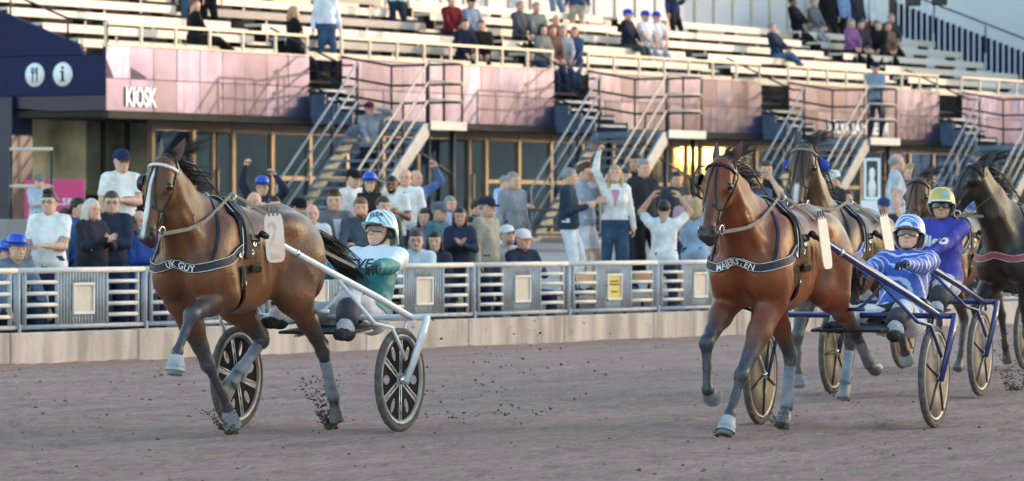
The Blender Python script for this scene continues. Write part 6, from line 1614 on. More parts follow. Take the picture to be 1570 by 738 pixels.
        if glasses:
            mb = MB()
            for s in (-1, 1):
                ring = [Mh @ Vector((0.106, s * 0.032 + 0.020 * math.cos(a * math.pi / 6), -0.002 + 0.015 * math.sin(a * math.pi / 6))) for a in range(13)]; mb.tube(ring, 0.0022, 5, cap=False)
                mb.tube([Mh @ Vector((0.104, s * 0.052, 0.0)), Mh @ Vector((0.0, s * 0.082, 0.004))], 0.002, 5)
            mb.tube([Mh @ Vector((0.107, -0.012, 0.0)), Mh @ Vector((0.107, 0.012, 0.0))], 0.002, 5); mb.build('spectacles', M_GLASSES, root)
        if beard:
            bs = Sdf(); bs.ell((0.045, 0, -0.072), (0.052, 0.056, 0.042), k=0.02); bs.ell((0.070, 0, -0.098), (0.026, 0.030, 0.022), k=0.02)
            if beard != 'full': bs = Sdf(); bs.ell((0.086, 0, -0.054), (0.014, 0.030, 0.008), k=0.01)
            else: bs.ell((0.075, 0, -0.062), (0.024, 0.022, 0.008), k=0.01, op='sub'); bs.ell((0.02, 0, -0.02), (0.09, 0.052, 0.045), k=0.01, op='sub')
            Db, lb, _ = bs.grid(0.006, pad=0.012); bv, bf = nets(Db, lb, 0.006); bv = np.array([tuple(Mh @ Vector(v)) for v in bv]); link('beard', mesh_np('beard', bv, bf, mats=[HAIRM[hair] if hair not in ('blond',) else HAIRM['ginger']]), root)
    hh = dict(hi=0.007, mid=0.0125, lo=0.019)[q]
    if style != 'bald' or hat:
        hs = Sdf(); longh = style in ('long', 'bob')
        if style == 'receding': hs.ell((-0.030, 0, 0.012), (0.098, 0.094 * w, 0.084), k=0.02)
        elif not (hat and not longh): hs.ell((-0.014, 0, 0.038), (0.106, 0.086 * w, 0.096), k=0.02)
        else: hs.ell((-0.024, 0, 0.018), (0.094, 0.083 * w, 0.075), k=0.02)
        if style == 'quiff': hs.ell((0.05, 0, 0.12), (0.05, 0.06, 0.03), k=0.03)
        if longh:
            L_ = -0.20 if style == 'long' else -0.10
            hs.cone((-0.055, 0, 0.0), (-0.085, 0, L_), 0.072, 0.075, k=0.04, sq=((0, 1, 0), 1.15))
            for s in (-1, 1): hs.cone((-0.01, s * 0.072, 0.02), (0.01, s * 0.082, L_), 0.026, 0.028, k=0.03)
        hs.ell((0.085, 0, -0.035), (0.075, 0.060 * w, 0.080), k=0.015, op='sub')
        if not longh: hs.ell((0.03, 0, -0.09), (0.16, 0.16, 0.075), k=0.02, op='sub')
        Db, lb, _ = hs.grid(hh, pad=0.02); bv, bf = nets(Db, lb, hh)
        if len(bf):
            bv = bv @ np.array(Mh.to_3x3()).T + np.array(Mh.to_translation()); link('hair', mesh_np('hair', bv, bf, mats=[hm]), root)
    if hat:
        m = fabric(hatcol) if hat in ('cap', 'beanie') else mat('plastic_hat', hatcol, rough=0.35)
        mb = MB(); n = 22
        def ringed(prof, sx=1.14, flip=1, x0=-0.012):
            return Mh @ Matrix.Translation((x0, 0, 0)) @ Matrix.Diagonal((sx, 0.93, 1, 1))
        if hat == 'cap':
            mb.lathe([(0.100, 0.040), (0.100, 0.062), (0.094, 0.095), (0.075, 0.124), (0.040, 0.140), (0.001, 0.145)], n, ringed(0)); pts = []
            V_ = []; F_ = []; k = 9
            for i in range(k):
                th = R(-62 + 124 * i / (k - 1)); c_, s_ = math.cos(th), math.sin(th)
                a = Vector((-0.012 + 0.112 * c_, 0.092 * s_, 0.047)); b = Vector((-0.012 + 0.112 * c_ + 0.075 * max(0.15, c_), 0.088 * s_, 0.030 - 0.01 * abs(s_)))
                V_ += [a, b, a + Vector((0, 0, -0.006)), b + Vector((0, 0, -0.006))]
            for i in range(k - 1): F_ += [(4 * i, 4 * i + 1, 4 * i + 5, 4 * i + 4), (4 * i + 2, 4 * i + 6, 4 * i + 7, 4 * i + 3), (4 * i + 1, 4 * i + 3, 4 * i + 7, 4 * i + 5)]
            mb.add([Mh @ v for v in V_], F_, True); mb.build('cap', m, root)
        elif hat == 'beanie':
            mb.lathe([(0.100, 0.020), (0.104, 0.035), (0.102, 0.075), (0.086, 0.118), (0.050, 0.145), (0.001, 0.154)], n, ringed(0)); mb.build('beanie', m, root)
        elif hat == 'derby':
            mb.lathe([(0.150, 0.050), (0.146, 0.044), (0.110, 0.044), (0.104, 0.052), (0.102, 0.100), (0.088, 0.140), (0.050, 0.162), (0.001, 0.166)], 28, ringed(0)); hh_ = mb.build('hat', m, root)
            mb = MB(); mb.lathe([(0.1055, 0.056), (0.1060, 0.078), (0.1035, 0.078), (0.1035, 0.056)], 28, ringed(0), closed=True); mb.build('hat_band', fabric((hatcol[0] * 0.6, hatcol[1] * 0.6, hatcol[2] * 0.6)), hh_)
    return dict(root=root, Mh=Mh, sc=sc, T=T, hands=hands, V2=V2, F2=F2, reg=reg, Rt=Rt, legj=legj)
# ------------------------------------------------------------------ sulky drivers
def pattern_mat(name, a, b, kind):
    m = bpy.data.materials.new(name); m.use_nodes = True; nt = m.node_tree; bs = nt.nodes['Principled BSDF']; L = nt.links.new
    tc = nt.nodes.new('ShaderNodeTexCoord'); mx = nt.nodes.new('ShaderNodeMix'); mx.data_type = 'RGBA'; mx.inputs['A'].default_value = (*a, 1); mx.inputs['B'].default_value = (*b, 1)
    mr = nt.nodes.new('ShaderNodeMapRange')
    if kind == 'half':       # pale above, coloured below, wavy border
        sp = nt.nodes.new('ShaderNodeSeparateXYZ'); L(tc.outputs['Object'], sp.inputs[0])
        nz = nt.nodes.new('ShaderNodeTexNoise'); nz.inputs['Scale'].default_value = 5; L(tc.outputs['Object'], nz.inputs['Vector'])
        ad = nt.nodes.new('ShaderNodeMath'); ad.operation = 'MULTIPLY_ADD'; ad.inputs[1].default_value = 0.16; L(nz.outputs['Fac'], ad.inputs[0]); L(sp.outputs['Z'], ad.inputs[2])
        a2 = nt.nodes.new('ShaderNodeMath'); a2.operation = 'MULTIPLY_ADD'; a2.inputs[1].default_value = -0.30; L(sp.outputs['X'], a2.inputs[0]); L(ad.outputs[0], a2.inputs[2])
        mr.inputs[1].default_value = 1.225; mr.inputs[2].default_value = 1.215; L(a2.outputs[0], mr.inputs[0])
    else:
        wv = nt.nodes.new('ShaderNodeTexWave'); wv.inputs['Scale'].default_value = 4.6 if kind == 'swirl' else 9; wv.inputs['Distortion'].default_value = 7; wv.inputs['Detail'].default_value = 1.5; L(tc.outputs['Object'], wv.inputs['Vector'])
        mr.inputs[1].default_value = 0.84 if kind == 'swirl' else 0.70; mr.inputs[2].default_value = 0.92 if kind == 'swirl' else 0.82; L(wv.outputs['Fac'], mr.inputs[0])
    L(mr.outputs[0], mx.inputs['Factor']); L(mx.outputs['Result'], bs.inputs['Base Color']); bs.inputs['Roughness'].default_value = 0.55 if kind != 'helmet' else 0.22
    if kind == 'helmet': bs.inputs['Coat Weight'].default_value = 0.4
    n2 = nt.nodes.new('ShaderNodeTexNoise'); n2.inputs['Scale'].default_value = 14; L(tc.outputs['Object'], n2.inputs['Vector'])
    if kind != 'helmet':
        bp = nt.nodes.new('ShaderNodeBump'); bp.inputs['Strength'].default_value = 0.5; bp.inputs['Distance'].default_value = 0.02; L(n2.outputs['Fac'], bp.inputs['Height']); L(bp.outputs[0], bs.inputs['Normal'])
    return m
M_TEALJ = pattern_mat('white_teal_jacket', (0.70, 0.76, 0.82), (0.012, 0.20, 0.22), 'half')
M_BLUEJ = pattern_mat('blue_white_jacket', (0.050, 0.115, 0.48), (0.55, 0.62, 0.78), 'swirl')
M_ROYJ = mat('royal_blue_jacket', (0.040, 0.045, 0.36), rough=0.6, var=0.15, vscale=7, bump=0.5, bscale=14)
M_HELW = pattern_mat('white_teal_helmet', (0.66, 0.76, 0.80), (0.10, 0.42, 0.46), 'helmet')
M_HELB = pattern_mat('blue_white_helmet', (0.10, 0.18, 0.55), (0.70, 0.76, 0.88), 'helmet')
M_HELY = mat('gold_helmet', (0.52, 0.38, 0.09), rough=0.25, var=0.12, vscale=6, coat=0.4)
M_RIMW = mat('helmet_rim', (0.74, 0.74, 0.72), rough=0.35)
M_GLOVE = mat('black_glove', (0.014, 0.013, 0.016), rough=0.55)
M_LENSC = mat('clear_goggle_lens', (0.32, 0.30, 0.30), rough=0.08, alpha=0.42, spec=0.7)
M_LENSD = mat('dark_sunglass_lens', (0.010, 0.007, 0.007), rough=0.06, spec=0.8)
M_BLACKP = mat('black_padding', (0.012, 0.012, 0.014), rough=0.6)
M_GAITER = mat('dark_grey_gaiter', (0.045, 0.045, 0.055), rough=0.7, var=0.3, vscale=12, bump=0.4, bscale=20)
M_NAVYT = mat('navy_print', (0.015, 0.030, 0.075), rough=0.5)
M_SKYT = mat('sky_blue_label', (0.16, 0.50, 0.75), rough=0.4)
M_WPANTS = mat('dusty_white_trousers', (0.52, 0.54, 0.60), rough=0.8, var=0.18, vscale=8, bump=0.6, bscale=12)
def project_text(body, size, m, parent, bvh, O, X, Yv, Dr, name='jersey_lettering', sx=1.0, bold=0.002, off=0.004):
    cu = bpy.data.curves.new(name, 'FONT'); cu.body = body; cu.size = size; cu.align_x = 'CENTER'; cu.offset = bold; cu.resolution_u = 2
    o = bpy.data.objects.new('t', cu); COL.objects.link(o); dg = bpy.context.evaluated_depsgraph_get(); me = bpy.data.meshes.new_from_object(o.evaluated_get(dg)); bpy.data.objects.remove(o)
    bm = bmesh.new(); bm.from_mesh(me); bmesh.ops.triangulate(bm, faces=bm.faces[:]); bmesh.ops.subdivide_edges(bm, edges=[e for e in bm.edges if e.calc_length() > size * 0.2], cuts=2, use_grid_fill=False); bmesh.ops.triangulate(bm, faces=bm.faces[:]); bm.to_mesh(me); bm.free()
    O, X, Yv, Dr = Vector(O), Vector(X), Vector(Yv), Vector(Dr).normalized()
    for v in me.vertices:
        p = O + X * v.co.x * sx + Yv * v.co.y - Dr * 0.4
        loc, nor, i, d = bvh.ray_cast(p, Dr, 1.0)
        v.co = (loc - Dr * off) if loc is not None else O + X * v.co.x * sx + Yv * v.co.y
    me.materials.clear(); me.materials.append(m); return link(name, me, parent)
def driver(S_, k, label, root_at, jacket, helmet, lens, **kw):
    fr = S_['fr']; p = fr.wor((root_at[0], root_at[1], 0)); rr = Vector((root_at[0], root_at[1], 0))
    hp = [Vector(q) - rr for q in HANDS[k]]
    D = person((p.x, p.y, 0), fr.rz, label, sit=True, top=jacket, bottom=M_WPANTS, style='bald', q='hi', handpos=hp, arms=('rail', 'rail'), gloves=M_GLOVE, jacket=True, loose=0.014, group='drivers sitting in the sulkies', shoe=(0.03, 0.03, 0.035), **kw)
    r, Mh = D['root'], D['Mh']
    # helmet
    he = empty('helmet', (0, 0, 0), 0, r)
    Ms = Mh @ Matrix.Translation((-0.012, 0, 0)) @ Matrix.Diagonal((1.16, 1.0, 1, 1))
    V = []; n, m = 36, 14; F = []
    for i in range(m):
        ph = i / (m - 1)
        for j in range(n):
            th = 2 * math.pi * j / n; c = math.cos(th)
            zlow = 0.036 if c > 0 else 0.036 - 0.095 * min(1, -c * 1.6) ** 0.8
            if abs(math.sin(th)) > 0.75: zlow = min(zlow, 0.02)
            a = ph * math.pi / 2; z = zlow + (0.158 - zlow) * math.sin(a) ; rad = 0.116 * math.cos(a) ** 0.62 if ph < 1 else 0.001
            V.append(Ms @ Vector((rad * math.cos(th), rad * math.sin(th), z)))
    for i in range(m - 1):
        for j in range(n): F.append((i * n + j, i * n + (j + 1) % n, (i + 1) * n + (j + 1) % n, (i + 1) * n + j))
    mb = MB(); mb.add(V, F, True); mb.build('shell', helmet, he); bv = BVHTree.FromPolygons(V, F)
    mb = MB(); mb.tube([V[j % n] for j in range(n + 1)], 0.007, 6, cap=False); mb.build('rim', M_RIMW, he)
    Vp = []; Fp = []; kk = 11
    for i in range(kk):
        th = R(-58 + 116 * i / (kk - 1)); c, s = math.cos(th), math.sin(th)
        a = Vector((0.112 * c, 0.114 * s, 0.040)); b = Vector((0.112 * c + 0.045 * c, 0.112 * s, 0.030))
        Vp += [Ms @ a, Ms @ b, Ms @ (b + Vector((0, 0, -0.006))), Ms @ (a + Vector((0, 0, -0.008)))]
    for i in range(kk - 1):
        for j in range(4): Fp.append((4 * i + j, 4 * i + (j + 1) % 4, 4 * i + 4 + (j + 1) % 4, 4 * i + 4 + j))
    mb = MB(); mb.add(Vp, Fp, True); mb.build('peak', M_RIMW if k == 3 else helmet, he)
    for s in (-1, 1):
        mb = MB(); mb.tube([Mh @ Vector((0.02, s * 0.092, 0.03)), Mh @ Vector((0.015, s * 0.088, -0.03)), Mh @ Vector((0.035, s * 0.066, -0.085)), Mh @ Vector((0.06, 0, -0.118))], [0.010, 0.013, 0.008, 0.007], 6); mb.build('chin_strap', M_BLACKP, he)
        mb = MB(); mb.lathe([(0.001, 0.014), (0.03, 0.010), (0.036, 0.0), (0.03, -0.01), (0.001, -0.012)], 12, Mh @ Matrix.Translation((-0.015, s * 0.084, -0.02)) @ Matrix.Rotation(R(90), 4, 'X')); mb.build('ear_pad', M_BLACKP, he)
    # goggles
    g = empty('goggles', (0, 0, 0), 0, r); V = []; F = []; kk = 13
    for i in range(kk):
        th = R(-70 + 140 * i / (kk - 1)); x = 0.030 + 0.078 * math.cos(th); y = 0.080 * math.sin(th)
        nose = 0.010 * max(0, 1 - abs(y) / 0.02)
        V += [Mh @ Vector((x, y, 0.020)), Mh @ Vector((x + 0.004, y, -0.024 + nose * 1.3)), Mh @ Vector((x - 0.003, y, 0.020)), Mh @ Vector((x + 0.001, y, -0.024 + nose * 1.3))]
    for i in range(kk - 1): a = 4 * i; F += [(a, a + 1, a + 5, a + 4), (a + 2, a + 6, a + 7, a + 3)]
    mb = MB(); mb.add(V, F, True); mb.build('lens', lens, g)
    mb = MB(); mb.tube([V[4 * i] for i in range(kk)], 0.004, 6); mb.tube([V[4 * i + 1] for i in range(kk)], 0.003, 6); mb.build('goggle_frame', M_BLACKP, g)
    D['hbvh'] = bv; D['helmet'] = he
    F2, V2, reg = D['F2'], D['V2'], D['reg']; D['jb'] = bvh_of(V2, F2)
    for (hip, kn, an) in D['legj'][1:]:
        a, b = (kn.lerp(an, 0.42)) * D['sc'], (kn.lerp(an, 0.96)) * D['sc']
        mb = MB(); mb.tube([a, a.lerp(b, 0.2), a.lerp(b, 0.6), b], [0.086, 0.088, 0.080, 0.072], 14); mb.build('gaiter', M_GAITER, r)
        c = hip.lerp(kn, 0.9) * D['sc']; d = (kn - hip).normalized(); mb = MB(); mb.tube([c - d * 0.022, c + d * 0.022], 0.079, 14); mb.build('knee_strap', M_BLACKP, r)
    return D
def tor(D, x, y, z): return D['T'](x, y, z) * D['sc']
HANDS[1] = ((-0.24, -0.17, 1.06), (-0.30, 0.30, 1.13)); HANDS[2] = ((-0.26, -0.12, 1.08), (-0.34, 0.28, 1.16)); HANDS[3] = ((-0.20, -0.16, 1.10), (-0.20, 0.06, 1.14))
D1 = driver(S1, 1, 'driver in white and teal jacket and pale teal helmet in the white sulky', (-0.64, 0.02), M_TEALJ, M_HELW, M_LENSC, lean=-0.46, seat=0.68, look=R(-14), nod=R(-10), skin=1,
            feet=((0.87, -0.22, 0.80), (0.74, 0.25, 0.72)), hair='grey', bulk=1.04, H=1.74)
D2 = driver(S2, 2, 'driver in blue and white jacket and blue swirled helmet in the near blue sulky', (-0.88, 0.14), M_BLUEJ, M_HELB, M_LENSC, lean=-0.38, seat=0.64, look=R(8), nod=R(-12), skin=1,
            feet=((0.86, -0.22, 0.76), (0.84, 0.20, 0.70)), hair='brown', H=1.72)
D3 = driver(S3, 3, 'driver in royal blue jacket, yellow helmet and dark sunglasses', (-0.70, 0.10), M_ROYJ, M_HELY, M_LENSD, lean=-0.10, seat=0.84, look=R(14), nod=R(-4), skin=2,
            feet=((0.84, -0.22, 0.78), (0.82, 0.20, 0.74)), hair='brown', H=1.74)
# lettering
def chest_text(D, body, size, m, z=1.30, y=0.0, sx=1.0, bold=0.003):
    Rt = D['Rt']; project_text(body, size, m, D['root'], D['jb'], tor(D, 0.3, y, z), Rt @ Vector((0, 1, 0)), Rt @ Vector((0, 0, 1)), Rt @ Vector((-1, 0, 0)), sx=sx, bold=bold)
chest_text(D1, 'EVEA', 0.13, M_NAVYT, z=1.255, sx=0.95)
chest_text(D3, 'lliero', 0.13, M_RIMW, z=1.25, sx=1.0, bold=0.005)
def helmet_text(D, body, size, m, side=0.35, z=0.085, sx=1.0):
    Mh = D['Mh']; R3 = Mh.to_3x3().normalized(); d = R3 @ Vector((math.cos(side), math.sin(side), 0))
    project_text(body, size, m, D['helmet'], D['hbvh'], Mh @ Vector((0.3 * math.cos(side), 0.3 * math.sin(side), z)), R3 @ Vector((-math.sin(side), math.cos(side), 0)), R3 @ Vector((0, 0, 1)), -d, name='helmet_lettering', sx=sx, bold=0.001, off=0.003)
helmet_text(D1, 'EVEA', 0.045, M_NAVYT, side=0.30)
def helmet_label(D, m, side, z, w, h_):
    Mh = D['Mh']; R3 = Mh.to_3x3().normalized(); V = []
    d = R3 @ Vector((math.cos(side), math.sin(side), 0)); ux = R3 @ Vector((-math.sin(side), math.cos(side), 0)); uz = R3 @ Vector((0, 0, 1)); n = 6
    for i in range(n):
        for j in range(3):
            p = Mh @ Vector((0.3 * math.cos(side), 0.3 * math.sin(side), z)) + ux * (i / (n - 1) - 0.5) * w + uz * (j / 2 - 0.5) * h_
            loc, _, _, _ = D['hbvh'].ray_cast(p, -d, 1.0); V.append((loc if loc is not None else p) + d * 0.003)
    F = [(i * 3 + j, (i + 1) * 3 + j, (i + 1) * 3 + j + 1, i * 3 + j + 1) for i in range(n - 1) for j in range(2)]
    mb = MB(); mb.add(V, F, True); mb.build('helmet_label', m, D['helmet'])
helmet_label(D3, M_SKYT, 0.30, 0.088, 0.075, 0.032); helmet_label(D2, M_SKYT, 0.15, 0.085, 0.07, 0.022)
# gaiters on the nearer legs, whips
def whip(S_, k, label, tip):
    a = Vector(HANDS[k][1]); fr = S_['fr']; r = empty('driving_whip', fr.O, fr.rz); tag(r, label, 'whip', 'thin driving whips held by drivers')
    t = Vector(tip); mb = MB(); mb.tube([a - (t - a).normalized() * 0.14, a, a.lerp(t, 0.5) + Vector((0, 0, 0.02)), t], [0.007, 0.006, 0.004, 0.002], 6); mb.build('shaft', M_BLACKP, r)
    mb = MB(); mb.tube([a - (t - a).normalized() * 0.14, a - (t - a).normalized() * 0.02], 0.011, 8); mb.build('grip', M_LEATHER, r)
_w3 = S3['fr'].pix(1540, 285, 0.55); whip(S3, 3, 'thin black whip rising right from the yellow helmeted driver', tuple(_w3))
# ------------------------------------------------------------------ spectators
WHT = (0.66, 0.68, 0.74); NVY = (0.012, 0.016, 0.035); DNM = (0.045, 0.085, 0.16); BLK_ = (0.012, 0.012, 0.014); GRY = (0.20, 0.21, 0.23); KHK = (0.30, 0.26, 0.20); SKY = (0.30, 0.42, 0.66); LGR = (0.34, 0.37, 0.42); TEAL = (0.05, 0.13, 0.18); HATB = (0.015, 0.075, 0.50); MAR = (0.10, 0.012, 0.025)
CROWD_GROUP = 'spectators standing and sitting behind the fence'
def crowd(px, py, w, label, face=0, sit=False, H=None, q='mid', hatlift=0.0, **kw):
    if isinstance(kw.get('top'), tuple): kw['top'] = tuple(min(0.76, c * 1.25 + 0.008) for c in kw['top'])
    s = S(px, w); P = W(s, w); Y = P.y; zt = CAMZ - (py - 350) * Y / FPX - hatlift
    g = terrain(w)
    if sit:
        H = H or 1.74; seat = zt - g - 0.905 * H / 1.75 + 0.0
        seat = max(0.30, seat)
        return person((P.x, P.y, g), R(-90 + face), label, H=H, sit=True, seat=seat, q=q, group=CROWD_GROUP, **kw)
    h_ = zt - g
    if H is None: H = min(1.95, max(1.45, h_ / 1.00))
    z0 = zt - H * 0.995
    return person((P.x, P.y, z0 if abs(z0 - g) < 0.35 else g), R(-90 + face), label, H=H, q=q, group=CROWD_GROUP, **kw)
C_ = crowd
# left of the leading horse
C_(14, 352, 0.75, 'man in blue hat and grey blue jacket at the left edge', face=35, sit=True, lean=0.25, arms=('rail', 'rail'), top=(0.10, 0.14, 0.20), jacket=1, hat='derby', hatcol=HATB, hatlift=0.03)
C_(4, 362, 1.1, 'second blue hat half hidden at the left edge', face=30, sit=True, lean=0.2, arms=('lap', 'lap'), top=(0.10, 0.12, 0.16), hat='derby', hatcol=HATB, hatlift=0.03, skin=1)
C_(60, 268, 11.5, 'child in grey cap and pale hoodie before the pink board', face=20, arms=('cross', 'cross'), top=(0.32, 0.40, 0.48), bottom=NVY, hat='cap', hatcol=(0.14, 0.16, 0.15), H=1.32)
C_(76, 292, 0.62, 'man in white shirt and glasses holding a phone at the fence', face=-12, arms=('down', 'phone'), top=(0.74, 0.76, 0.84), sleeves='short', hair='dark', style='quiff', glasses=True, nod=R(-6))
C_(120, 302, 1.05, 'man in blue shirt with short dark hair, face turned right', face=55, top=(0.03, 0.09, 0.26), hair='dark', sleeves='long')
C_(140, 304, 0.66, 'white haired woman in dark padded jacket clapping', face=42, arms=('clap', 'clap'), top=(0.014, 0.016, 0.028), jacket=1, hair='white', style='bob', fem=True, bulk=1.12, skin=1, smile=True, H=1.62)
C_(171, 292, 1.0, 'man in navy sweater and glasses behind the clapping woman', face=8, top=(0.016, 0.022, 0.045), hair='brown', glasses=True, arms=('down', 'cross'))
C_(186, 230, 2.0, 'tall man in cap and white printed shirt above the others', face=25, top=(0.62, 0.66, 0.72), sleeves='short', hat='cap', hatcol=(0.02, 0.03, 0.08), hair='grey', glasses=True, arms=('down', 'cross'))
C_(214, 322, 0.85, 'man in bright blue jacket half hidden behind the leading horse', face=30, top=(0.012, 0.04, 0.20), jacket=1, hair='brown', style='receding', arms=('cross', 'down'), H=1.68)
C_(232, 330, 0.9, 'person in grey knit vest behind the leading horse', face=20, top=(0.22, 0.21, 0.21), hair='brown', arms=('rail', 'down'))
# between the leading horse and its driver
C_(402, 268, 2.0, 'man in blue hat and dark suit raising his fist', face=2, arms=('up', 'high'), top=(0.016, 0.02, 0.04), jacket=1, under=WHT, hat='derby', hatcol=HATB, hatlift=0.04, hair='dark', smile=True)
C_(390, 293, 1.15, 'bald man in front of the fist raising man', face=-10, style='bald', skin=1, top=GRY)
C_(458, 304, 1.3, 'man in black cap and dark jacket beside a smiling bald man', face=30, hat='cap', hatcol=BLK_, top=BLK_, jacket=1, hair='dark')
C_(478, 312, 0.8, 'smiling balding person beside the black cap', face=10, style='receding', hair='grey', top=(0.45, 0.45, 0.50), smile=True, skin=1)
C_(512, 290, 1.0, 'young man in grey blazer turning to the camera', face=20, look=R(-20), top=(0.13, 0.135, 0.15), jacket=1, under=WHT, hair='brown', style='quiff', smile=True)
C_(553, 302, 0.62, 'bearded man in dark blue grey jacket in the front row', face=5, top=(0.045, 0.06, 0.085), jacket=1, hair='ginger', beard='full', arms=('rail', 'cross'), skin=1, bulk=1.05)
C_(541, 260, 2.4, 'man in black cap and white shirt beside the blue hatted woman', face=40, hat='cap', hatcol=BLK_, top=(0.6, 0.65, 0.75), hair='dark')
C_(567, 262, 1.9, 'laughing woman in blue hat with long brown hair and black top', face=0, fem=True, style='long', hair='brown', hat='derby', hatcol=HATB, hatlift=0.04, top=BLK_, sleeves='none', smile=True, arms=('down', 'cross'))
C_(601, 269, 1.8, 'laughing dark bearded man in white shirt', face=-5, top=(0.66, 0.64, 0.66), sleeves='short', hair='dark', beard='full', skin=3, smile=True, arms=('down', 'drink'))
C_(622, 258, 2.2, 'red faced bald man in white shirt and tie', face=-8, style='receding', hair='ginger', skin=1, top=(0.72, 0.75, 0.82), tie=True, smile=True, arms=('drink', 'down'), bulk=1.08)
C_(637, 260, 3.4, 'bald man in blue shirt behind the man with the tie', face=40, style='bald', skin=1, top=(0.08, 0.13, 0.30), arms=('down', 'high'))
C_(530, 325, 1.25, 'person in dark red cap low between two men', face=20, hat='cap', hatcol=MAR, top=(0.12, 0.13, 0.15), sit=True, arms=('lap', 'lap'))
C_(672, 310, 1.15, 'man in grey flat cap and teal jacket looking right', face=62, hat='cap', hatcol=(0.13, 0.15, 0.18), top=TEAL, jacket=1, hair='grey', arms=('drink', 'down'), bulk=1.06)
C_(638, 350, 0.60, 'seated man with moustache in light blue shirt', face=0, sit=True, top=(0.42, 0.52, 0.72), hair='brown', beard='m', glasses=True, arms=('lap', 'lap'), bulk=1.1)
C_(667, 352, 0.75, 'seated young woman with black bob hair and dark top', face=-5, sit=True, fem=True, style='bob', hair='dark', top=(0.02, 0.025, 0.04), arms=('lap', 'lap'))
C_(705, 317, 0.72, 'woman with long dark hair clapping in navy jacket', face=2, fem=True, style='long', hair='dark', skin=2, top=(0.014, 0.02, 0.045), jacket=1, arms=('clap', 'clap'), smile=True, H=1.62)
C_(731, 306, 1.9, 'dark haired man hidden behind the khaki jacket', face=60, hair='dark', top=(0.05, 0.06, 0.08))
C_(746, 302, 0.85, 'man in dark cap and khaki jacket looking right', face=58, hat='cap', hatcol=(0.02, 0.025, 0.05), top=(0.28, 0.26, 0.22), jacket=1, hair='grey', skin=1, bulk=1.06)
C_(765, 268, 8.4, 'man in dark vest and light blue shirt with arms spread', face=60, lean=0.18, arms=('wide', 'wide'), top=(0.30, 0.38, 0.58), hair='grey', style='short', skin=1, bulk=1.05, bottom=WHT)
C_(777, 344, 1.05, 'seated bearded man in white cap facing up', face=30, sit=True, hat='cap', hatcol=(0.70, 0.66, 0.66), hair='grey', beard='full', top=(0.30, 0.34, 0.40), nod=R(-14), arms=('lap', 'lap'))
C_(801, 350, 0.65, 'seated man in pale pink cap with clasped hands', face=35, sit=True, hat='cap', hatcol=(0.72, 0.62, 0.64), top=(0.015, 0.02, 0.045), jacket=1, hair='grey', skin=1, arms=('clap', 'clap'), bulk=1.05)
# group at the centre
C_(872, 257, 1.7, 'grey haired man in navy blazer and white trousers looking right', face=78, top=(0.014, 0.028, 0.050), jacket=1, bottom=(0.68, 0.70, 0.78), hair='grey', arms=('drink', 'down'))
C_(895, 249, 2.1, 'young man in grey shirt and white shorts touching his face', face=60, top=(0.26, 0.30, 0.40), sleeves='short', bottom=(0.66, 0.68, 0.74), shorts=True, hair='brown', style='quiff', arms=('drink', 'face'))
C_(943, 252, 1.7, 'blond woman in white jacket and jeans waving one arm high', face=0, fem=True, style='long', hair='blond', top=(0.64, 0.66, 0.72), jacket=1, under=(0.62, 0.28, 0.36), bottom=DNM, arms=('up', 'down'), smile=True, tuck=True, nod=R(-8))
C_(986, 243, 2.2, 'grey haired man in dark suit behind the blond woman', face=30, top=(0.016, 0.018, 0.026), jacket=1, bottom=BLK_, hair='grey', skin=1, arms=('down', 'pocket'))
C_(975, 234, 4.2, 'man in black behind the dark suit', face=-20, top=BLK_, bottom=BLK_, hair='dark', skin=2)
C_(1018, 306, 0.85, 'person seen from behind in white shirt holding arms up', face=172, top=(0.58, 0.58, 0.64), sleeves='short', hair='dark', arms=('high', 'high'), H=1.70, skin=2)
C_(1066, 302, 1.1, 'blond woman in pale denim jacket beside the reddish horse', face=165, fem=True, style='bob', hair='blond', top=(0.24, 0.33, 0.46), jacket=1, arms=('high', 'phone'))
C_(1052, 292, 2.3, 'person in pink top half hidden behind the reddish horse head', face=20, fem=True, style='long', hair='brown', top=(0.45, 0.25, 0.30))
# behind the reddish horse and to the right
C_(1160, 262, 1.8, 'man in blue denim shirt left of the dark brown horse head', face=15, top=(0.045, 0.08, 0.16), sleeves='short', hair='brown', arms=('down', 'cross'))
C_(1174, 246, 2.4, 'man in black shirt holding his hand to his mouth', face=5, top=BLK_, sleeves='short', hair='brown', arms=('down', 'face'))
C_(1279, 262, 1.5, 'man in white cap and dark shirt looking down', face=-60, nod=R(15), hat='cap', hatcol=(0.62, 0.72, 0.76), top=(0.02, 0.022, 0.028), sleeves='short', hair='brown')
C_(1374, 235, 3.4, 'bald man in light grey shirt turned to the right', face=85, style='receding', hair='grey', skin=1, top=(0.36, 0.40, 0.46), sleeves='short', bulk=1.08)
C_(1393, 252, 4.5, 'blond man behind the bald grey shirted man', face=20, hair='blond', style='quiff', top=(0.10, 0.11, 0.12))
C_(1355, 302, 1.2, 'person in blue cap low beside the dark brown horse', face=10, hat='cap', hatcol=(0.03, 0.06, 0.18), top=(0.03, 0.03, 0.04), sit=True, arms=('lap', 'lap'))
C_(1524, 262, 3.5, 'man in red shirt under the right stairs', face=40, top=(0.42, 0.02, 0.03), sleeves='short', hair='brown', skin=1)
C_(1497, 250, 6.0, 'person in blue shirt beside the man in red', face=0, top=(0.10, 0.16, 0.34), hair='grey')

